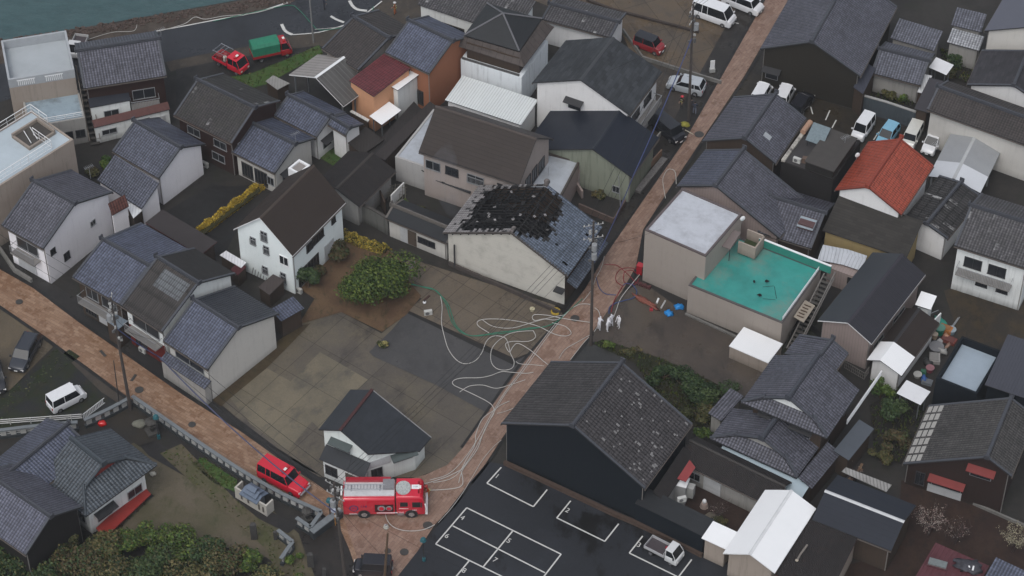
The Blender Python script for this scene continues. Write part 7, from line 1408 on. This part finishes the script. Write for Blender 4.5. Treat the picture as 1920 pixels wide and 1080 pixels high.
q = corner('g52', .04, .80, 6.2); root = empty('peach_tank', q, FIT['g52'][2]+pi/2, 'peach-coloured cylinder beside the tilted panel', 'tank'); mb = MB(); mb.tube([(-.9, 0, .5), (.9, 0, .5)], .3, 12); mb.build('drum', plain((.36, .22, .15), .6, .3), root); mb = MB(); mb.box(-.7, .7, -.25, .25, 0, .22); mb.build('cradle', DARKM, root)
A, B = corner('g52', .03, .02, 6.0), corner('g52', .03, .98, 6.0); root = empty('white_parapet', A, atan2(B.y-A.y, B.x-A.x), 'flaking white parapet along the left edge of the dark flat roof', 'parapet'); mb = MB(); mb.box(0, (B-A).length, -.15, .25, 0, .35); mb.build('parapet', plain((.40, .38, .34), .8, .6, 2, .2, .5, 0, (.06, .05, .05), .9), root)
prop('wooden_box', 1512, 303, 'brown cardboard-like box on the dark flat roof', 'box', [('box', bxx(-.45, .4, -.35, .35, 0, .4), plain((.13, .09, .07))), ('flap', bxx(-.45, .4, -.38, -.35, .4, .6), plain((.12, .08, .06)))], rz=-.3, z=6.1)
# scrap pile beside the workshop
sc = [(1763, 604, (.03, .22, .17), .75, .35, .3, 'curved green plastic sheet on top of the scrap pile'), (1761, 625, (.01, .15, .10), .5, .5, .5, 'round green bin in the scrap pile'), (1773, 622, (.38, .15, .04), .35, .6, .5, 'orange plastic tub in the scrap pile'), (1772, 634, (.36, .19, .12), .4, .35, .3, 'peach-coloured crate in the scrap pile'), (1783, 624, (.22, .28, .32), .45, .3, .3, 'pale blue machine part in the scrap pile'), (1779, 640, (.16, .04, .03), .7, .4, .3, 'rust-red metal frame in the scrap pile'), (1777, 650, (.25, .16, .12), .5, .2, .2, 'tan plank at the lower end of the scrap pile'), (1752, 634, (.36, .28, .20), .3, .3, .35, 'cream canister in the scrap pile'), (1762, 642, (.5, .5, .5), .22, .2, .2, 'little white pot in the scrap pile'),
      (1767, 662, (.28, .28, .27), .55, .4, .4, 'big grey-white sack in the scrap pile'), (1755, 656, (.10, .10, .11), .7, .4, .3, 'grey crumpled sheet in the scrap pile'), (1752, 675, (.30, .29, .28), .6, .5, .35, 'heap of white bottles in the scrap pile'), (1738, 682, (.03, .03, .03), .6, .5, .3, 'black bag in the scrap pile'), (1743, 696, (.20, .05, .07), .4, .4, .3, 'dull pink tub near the navy wall'), (1731, 700, (.03, .16, .09), .25, .25, .3, 'small green can near the navy wall'), (1732, 712, (.04, .10, .30), .4, .3, .3, 'blue bag at the foot of the scrap pile'), (1720, 706, (.35, .35, .33), .4, .3, .2, 'white tray at the left foot of the scrap pile'), (1738, 718, (.18, .20, .22), .5, .35, .2, 'grey lid at the foot of the scrap pile')]
for i, (px, py, c, sx, sy, sz, lab) in enumerate(sc):
    m = plain(c, .5, .5, 6)
    if i % 3 == 0: parts = [('cloth', lump(sx, sy, sz, .35, 10), m)]
    elif i % 3 == 1: parts = [('body', (lambda sx, sz: lambda mb: mb.cyl((0, 0, 0), sx*.8, sz*1.6, 12, r2=sx))(sx, sz), m), ('rim', (lambda sx, sz: lambda mb: mb.cyl((0, 0, sz*1.6), sx*1.06, .05, 12))(sx, sz), plain(lerp(c, (.4, .4, .4), .2)))]
    else: parts = [('body', bxx(-sx, sx, -sy, sy, 0, sz*1.2), m), ('lid', bxx(-sx*.8, sx*.9, -sy*.7, sy*1.05, sz*1.2, sz*1.2+.08), plain(lerp(c, (.05, .05, .05), .4)))]
    prop('scrap_item', px, py, lab, 'scrap', parts, R.uniform(0, 3), 0.02, 'things in the scrap pile')
for i, (a, b) in enumerate((((1783, 615), (1796, 596)), ((1740, 590), (1756, 583)))): mb = MB(); A, B = G(*a, .3), G(*b, .3); mb.tube([A, B], .04, 5); mb.tube([A+Vector((.2, .12, 0)), B+Vector((.2, .12, 0))], .04, 5); [mb.tube([A.lerp(B, k/6), A.lerp(B, k/6)+Vector((.2, .12, 0))], .025, 4) for k in range(7)]; tag(mb.build('ladder', ALU), ('metal ladder lying by the scrap pile, right of two', 'metal ladder lying by the white hut, left of two')[i], 'ladder', 'ladders by the scrap pile')
for i, (px, py, l_, r_) in enumerate(((1592, 905, 2.2, .9), (1600, 893, 2.4, .75), (1609, 884, 2.0, 1.1), (1585, 915, 1.6, .5))): prop('timber', px, py, ('light brown plank, lowest in the lumber stack by the navy roof', 'brown plank second in the lumber stack by the navy roof', 'tan plank topmost in the lumber stack by the navy roof', 'short plank end poking from the lumber stack')[i], 'plank', [('board', (lambda l_: bxx(-l_/2, l_/2, -.12, .12, 0, .12))(l_), plain((.16, .10, .06), .8, .5, 4))], r_, .05+.12*i, 'lumber stack')
p = G(1628, 920, 2.9); o = sheet('sheet_roof', [(1578, 884), (1586, 876), (1672, 909), (1662, 922)], ribs((.26, .255, .245), .3, .2, .7, .4, .3), z=2.6, thick=.06, kind=None, label='narrow pale corrugated roof strip behind the navy roof', cat='roof strip')
prop('roof_pipe', 1507, 1045, 'pale bent pipe on the brown-black shed roof', 'pipe', [('pipe', lambda m: m.tube([(-.6, -.4, .15), (-.3, .2, .15), (.4, 1.3, .12)], .1, 8), plain((.18, .16, .14), .5, .5)), ('cap', lambda m: m.ball((-.65, -.45, .15), .16, .16, .1, 8), plain((.35, .31, .25)))], 0, 3.4)
prop('skylight', 1758, 1058, 'cloudy grey skylight on the maroon sheet roof', 'skylight', [('glass', bxx(-.8, .8, -.35, .35, 0, .25), plain((.15, .17, .17), .3, .4, 3)), ('frame', bxx(-.88, .88, -.43, .43, -.05, .08), plain((.09, .04, .045)))], -.35, 3.0)
prop('junk_heap', 1815, 1062, 'dark heap of oddments on the maroon sheet roof', 'junk', [('cloth', lump(1.2, .7, .25, .5, 16), plain((.05, .05, .06), .7, .9, 6)), ('white_bits', lambda m: [m.box(-.3+.35*k, -.15+.35*k, -.5, -.1+.1*k, .1, .3) for k in range(3)], WHITEP)], -.3, 3.0)
prop('yard_frame', 742, 372, 'tangle of bare garden poles in the walled yard', 'garden poles', [('poles', lambda m: [m.tube([(-.8+.3*k, -.5, .1), (-.5+.25*k, .6, 1.1+.2*(k % 3))], .03, 4) for k in range(7)], plain((.16, .15, .12), .7, .5)), ('crossbars', lambda m: [m.tube([(-.9, -.3+.3*k, .6+.2*k), (1.2, -.2+.3*k, .8+.2*k)], .025, 4) for k in range(4)], plain((.12, .11, .09), .7, .5))])
prop('hand_rail', 768, 512, 'thin pale handrail at the garden edge of the slab lot', 'handrail', [('rail', lambda m: [m.tube([(-.9, -1.2, .8), (.5, .9, .8)], .03, 5), m.tube([(-.9, -1.2, .4), (.5, .9, .4)], .02, 5)], ALU), ('post', lambda m: [m.cyl((-.9+.35*k, -1.2+.525*k, 0), .025, .8, 5) for k in range(5)], ALU)])
prop('clutter', 490, 520, 'clutter of a grey trellis and pipe behind the corner house', 'trellis', [('trellis', lambda m: [m.tube([(-1+.3*k, -.8, .2), (-.7+.3*k, .6, 1.2)], .03, 4) for k in range(8)], DARKM), ('pipe', lambda m: m.tube([(.8, -.6, .1), (.8, -.6, 1.9)], .05, 6), WHITEP)])
S2 = [('grey corrugated patch roof behind the corner house', [(484, 538), (512, 514), (534, 525), (505, 553)], (.10, .08, .075), 1.9), ('small white sheet roof strip behind the dark brown street house', [(412, 478), (424, 470), (462, 492), (452, 502)], (.6, .6, .62), 1.8), ('dark red little roof below the white sheet strip', [(432, 505), (447, 492), (462, 500), (446, 516)], (.12, .03, .035), 1.7), ('white sheet canopy below the stepped tiled lean-to', [(238, 386), (252, 375), (268, 393), (250, 409)], (.55, .56, .57), 2.4), ('grey sheet roof of the small shed behind the open white-edged shed', [(498, 152), (512, 141), (543, 156), (520, 168)], (.22, .215, .205), 2.0),
      ('thin white roof edge strip below the orange walls', [(656, 209), (660, 206), (693, 224), (690, 228)], (.5, .5, .48), 2.2), ('dark brown flat roof right of the low blue tiled houses', [(650, 266), (686, 238), (720, 262), (680, 290)], (.055, .048, .044), 2.8), ('long narrow brown-grey roof running up beside the pale side block', [(700, 292), (722, 300), (820, 200), (806, 190)], (.062, .053, .050), 2.9), ('brown roof strip between the orange walls and the long narrow roof', [(690, 285), (704, 290), (790, 205), (776, 190)], (.045, .040, .038), 2.5), ('white torn sheet hanging beside the small grey canopy', [(1720, 172), (1734, 139), (1748, 142), (1728, 174)], (.62, .63, .64), 2.2),
      ('small blue tiled roof below the big boarded gable corner', [(1600, 163), (1618, 176), (1642, 128), (1626, 118)], (.085, .09, .12), 3.4), ('pale sheet porch roof on the orange street house front', [(198, 600), (222, 617), (240, 602), (216, 588)], (.14, .17, .20), 2.8)]
for lab, pts, c, z_ in S2:
    q = [G(*p, z_) for p in pts]; cc = sum(q, Vector())/4; root = empty('sheet_roof', (cc.x, cc.y, 0), 0, lab, 'sheet roof'); mb = MB(); mb.slab([p-Vector((cc.x, cc.y, 0)) for p in (q if (q[1]-q[0]).cross(q[2]-q[1]).z > 0 else q[::-1])], .08); mb.build('roof_sheet', ribs(c, .3, .1, .55, .3, .25), root)
    mb = MB(); qq = [(p-cc)*.9+Vector((0, 0, 0)) for p in q]; n = 4
    for i in range(4): a, b = qq[i], qq[(i+1) % 4]; mb.face([(a.x, a.y, 0), (b.x, b.y, 0), (b.x, b.y, z_-.1), (a.x, a.y, z_-.1)])
    mb.build('wall', WBR, root)  # dark wall colour stands in for the shade below these sheet roofs
# rubble on the quay
ro = MB()
for k in range(500): i = R.uniform(0, 1); a = G(-20+i*580+R.uniform(-8, 8), 84-i*92+R.uniform(-6, 10), .05); ro.ball(a, R.uniform(.08, .3), R.uniform(.08, .25), R.uniform(.05, .2), 6, 0, .3)
tag(ro.build('shore_stones', plain((.07, .05, .042), .9, .6, 3)), kind='stuff')

# outside stair of the terrace building, front slots and roof stairwell
A = corner('b02', 1.06, -.75, 0); B = corner('b02', 1.06, .25, 0); root = empty('staircase', A, atan2(B.y-A.y, B.x-A.x), 'narrow dark staircase between the parapet building and the seaside tiled house', 'staircase'); D = (B-A).length
for k in range(14): mb = MB(); z = .3+k*.35; mb.box(k*D/14, k*D/14+.34, -.9, .1, z, z+.05); mb.build('step', plain((.05, .045, .04), .6, .4), root)
mb = MB(); mb.tube([(0, -.95, .9), (D, -.95, 5.9)], .05, 5); mb.tube([(0, .15, .9), (D, .15, 5.9)], .05, 5); mb.build('handrail', plain((.15, .13, .11), .6, .3), root)
x, y, rz, L, w_, z1, z2 = FIT['b02']; root = empty('parapet_slots', (x, y, z1-.95), rz, 'two white barred openings in the front parapet of the seaside building', 'barred openings')
for s0 in (.14, .56):
    for k in range(9): mb = MB(); mb.box(L*s0+.2*k, L*s0+.2*k+.09, -.05, -.005, 0, .62); mb.build('bar', WHITEP, root)
    mb = MB(); mb.box(L*s0-.1, L*s0+1.8, -.04, -.005, .62, .70); mb.build('bar', WHITEP, root)
c0 = corner('b03', .70, .30, 7.5); root = empty('roof_stairwell', (c0.x, c0.y, 7.4), FIT['b03'][2], 'open tan stairwell, its shade painted as a shallow dark floor, on the tan concrete building roof', 'stairwell'); mb = MB(); mb.box(0, 3.4, 2.6, 2.8, 0, .6); mb.box(3.2, 3.4, 0, 2.6, 0, .6); mb.box(0, 3.2, 0, .2, 0, .35); mb.box(0, .2, .2, 2.6, 0, .35); mb.build('rim_wall', WTAN, root); mb = MB(); mb.box(.2, 3.2, .2, 2.6, 0, .22); mb.build('painted_shade_floor', plain((.06, .055, .05), .8, .5, 2), root)  # shallow floor coloured dark in place of the shaded stair void
for k in range(2): mb = MB(); mb.tube([(.6+.8*k, .4, .4), (1.2+.8*k, 2.3, .5)], .04, 5); mb.build('handrail', WHITEP, root)

# ================================================================ people
def person(px, py, face, label, suit, legs=None, head=None, pose='stand', helmet=None, hood=False, group='people', s=1.0):
    p = G(px, py, .07); root = empty('person', p, face, label, 'person', group); V_, E_, r_ = [], [], []
    def add(co, rad, par):
        V_.append(co); r_.append(rad); i = len(V_)-1
        if par is not None: E_.append((par, i))
        return i
    bend = {'stand': 0, 'lean': .18, 'kneel': .12}[pose]; dz = -.42 if pose == 'kneel' else 0
    pel = add((0, 0, .95+dz), .145, None); sp = add((bend*.4, 0, 1.15+dz), .13, pel); ch = add((bend*.9, 0, 1.36+dz), .155, sp); nk = add((bend*1.15, 0, 1.50+dz), .06, ch); hd = add((bend*1.3+.01, 0, 1.60+dz), .098, nk); ht = add((bend*1.35+.01, 0, 1.70+dz), .085, hd)
    add((bend*1.35+.115, 0, 1.605+dz), .016, hd)
    for sg in (-1, 1):
        sh = add((bend, sg*.19, 1.42+dz), .070, ch); fwd = .16 if pose != 'stand' or sg > 0 else .04
        el = add((bend+fwd*.6, sg*.27, 1.15+dz), .052, sh); wr_ = add((bend+.10+fwd*1.2, sg*(.24 if fwd < .1 else .15), (.90 if fwd < .1 else 1.05)+dz), .034, el)
        w0 = V_[wr_]; pm = add((w0[0]+.05, w0[1], w0[2]-.06), .032, wr_)
        for k, ln in enumerate((.065, .075, .07, .055)): f1 = add((w0[0]+.075, w0[1]+(k-1.5)*.019, w0[2]-.10), .009, pm); add((w0[0]+.085+ln*.3, w0[1]+(k-1.5)*.02, w0[2]-.10-ln*.8), .008, f1)
        add((w0[0]+.09, w0[1]-sg*.05, w0[2]-.07), .009, pm)
        hp = add((0, sg*.10, .88+dz), .100, pel)
        if pose == 'kneel': kn = add((.36, sg*.14, .50 if sg > 0 else .10), .068, hp); an = add((.30 if sg > 0 else -.05, sg*.14, .08), .045, kn); add((.48 if sg > 0 else -.22, sg*.15, .05), .038, an)
        else: kn = add((.03+sg*.04, sg*.12, .49), .068, hp); an = add((-.02+sg*.05, sg*.13, .09), .046, kn); add((.15+sg*.05, sg*.15, .045), .040, an)
    me = bpy.data.meshes.new('body'); me.from_pydata(V_, E_, []); o = bpy.data.objects.new('body', me); COL.objects.link(o); m = o.modifiers.new('skin', 'SKIN'); sv = me.skin_vertices[0].data
    for i, rr_ in enumerate(r_): sv[i].radius = (rr_, rr_*(1.12 if i in (pel, ch) else 1)); 
    sv[0].use_root = True; u = o.modifiers.new('sub', 'SUBSURF'); u.levels = 1; u.render_levels = 1
    dg = bpy.context.evaluated_depsgraph_get(); me2 = bpy.data.meshes.new_from_object(o.evaluated_get(dg)); bpy.data.objects.remove(o)
    sk = plain((.36, .23, .17), .6, .1); mats = [plain(suit, .8, .3, 6), plain(legs or suit, .8, .3, 6), sk, plain((.03, .03, .03), .7, .2) if not hood else plain((.45, .45, .46))]
    for q in mats: me2.materials.append(q)
    hz = 1.53+dz
    for f in me2.polygons:
        c = f.center; f.use_smooth = True
        f.material_index = 2 if (c.z > hz and not (hood and (c.x < V_[hd][0]+.05 or c.z > 1.68+dz))) else 0 if c.z > hz else 3 if c.z < .13 else 1 if c.z < .93+dz and abs(c.y) < .2 and pose != 'kneel' or (pose == 'kneel' and c.z < .5) else 0
        if c.z < 1.08+dz and abs(c.y) > .12 and c.x > .13+bend and c.z > .7+dz: f.material_index = 2 if not hood else 0
    b = bpy.data.objects.new('body', me2); COL.objects.link(b); b.parent = root
    hx, hzz = V_[hd][0], V_[hd][2]
    if hood: mb = MB(); mb.box(hx+.085, hx+.115, -.07, .07, hzz+.0, hzz+.055); mb.build('goggles', BLACK, root)
    else:
        for sg in (-1, 1): mb = MB(); mb.ball((hx+.092, sg*.034, hzz+.03), .012, .014, .012, 6); mb.build('eye', BLACK, root)
        mb = MB(); mb.box(hx+.090, hx+.102, -.028, .028, hzz-.052, hzz-.042); mb.build('mouth', plain((.2, .06, .05)), root)
        for sg in (-1, 1): mb = MB(); mb.ball((hx, sg*.098, hzz+.01), .02, .014, .03, 6); mb.build('ear', sk, root)
    if helmet:
        mb = MB(); mb.ball((hx, 0, hzz+.085), .155, .14, .115, 12); mb.cyl((hx, 0, hzz+.06), .18, .02, 14); mb.build('helmet', gloss(helmet), root)
        mb = MB(); mb.cyl((0, 0, .96+dz), .17, .05, 12); mb.build('belt', plain((.42, .40, .12)), root)
        mb = MB(); mb.cyl((bend*.9, 0, 1.24+dz), .165, .04, 12); mb.build('reflective_band', plain((.5, .5, .3), .3), root)
    elif not hood: mb = MB(); mb.ball((hx-.015, 0, hzz+.06), .108, .108, .085, 10); mb.build('hair', BLACK, root)
    root.scale = (s, s, s); return root
WS = (.70, .70, .74); OR = (.36, .10, .03)
person(1123, 619, 1.0, 'person in white coverall at the left of the group of four beside the pole', WS, pose='lean', hood=True); person(1138, 621, .6, 'person in white coverall in front, second from the left of the group', WS, pose='lean', hood=True); person(1146, 612, 2.2, 'person in white coverall raising their head behind the front one', WS, hood=True); person(1160, 614, 3.9, 'person in white coverall standing apart at the right of the group', (.74, .74, .77), hood=True)
person(804, 932, 3.6, 'firefighter in orange-red gear bending by the nose of the fire engine', (.33, .05, .02), (.30, .12, .03), pose='lean', helmet=(.40, .03, .02)); person(741, 27, 3.0, 'firefighter in orange trousers with white helmet walking on the shore road', (.22, .06, .03), OR, helmet=(.6, .6, .6))
person(1278, 203, 4.2, 'firefighter in dark gear with red helmet below the silver suv', (.05, .035, .03), (.04, .035, .03), helmet=(.55, .01, .03)); person(1296, 208, 1.2, 'person in dark grey clothes standing behind the upper pole', (.06, .055, .06), (.05, .04, .04)); person(1302, 214, 1.6, 'person in navy and pale blue striped clothes right of the upper pole', (.05, .06, .09), (.18, .20, .26)); person(608, 17, .4, 'person in dark clothes standing on the shore road near the slim pole', (.03, .035, .05), (.02, .02, .025))
person(667, 898, 1.0, 'person in black clothes at the porch of the white corner house', (.02, .02, .022), (.02, .02, .02))
# text and leftovers to real meshes
dg = bpy.context.evaluated_depsgraph_get()
for o in [q for q in bpy.data.objects if q.type == 'FONT']:
    me = bpy.data.meshes.new_from_object(o.evaluated_get(dg)); n = bpy.data.objects.new(o.name, me); COL.objects.link(n); n.matrix_local = o.matrix_local.copy(); n.location = o.location; n.rotation_euler = o.rotation_euler
    if o.parent: n.parent = o.parent
    for k in ('label', 'category', 'group', 'kind'):
        if k in o.keys(): n[k] = o[k]
    bpy.data.objects.remove(o)

# ================================================================ thin rain haze over the town
mb = MB(); mb.box(-420, 420, -260, 520, -3.0, HC+6); m = bpy.data.materials.new('haze'); m.use_nodes = True; t = m.node_tree; t.nodes.remove(t.nodes['Principled BSDF']); v = t.nodes.new('ShaderNodeVolumePrincipled')
v.inputs['Color'].default_value = (.90, .94, 1.0, 1); v.inputs['Density'].default_value = .00014; v.inputs['Anisotropy'].default_value = .1; t.links.new(v.outputs[0], t.nodes['Material Output'].inputs['Volume'])
tag(mb.build('haze', m), kind='stuff')
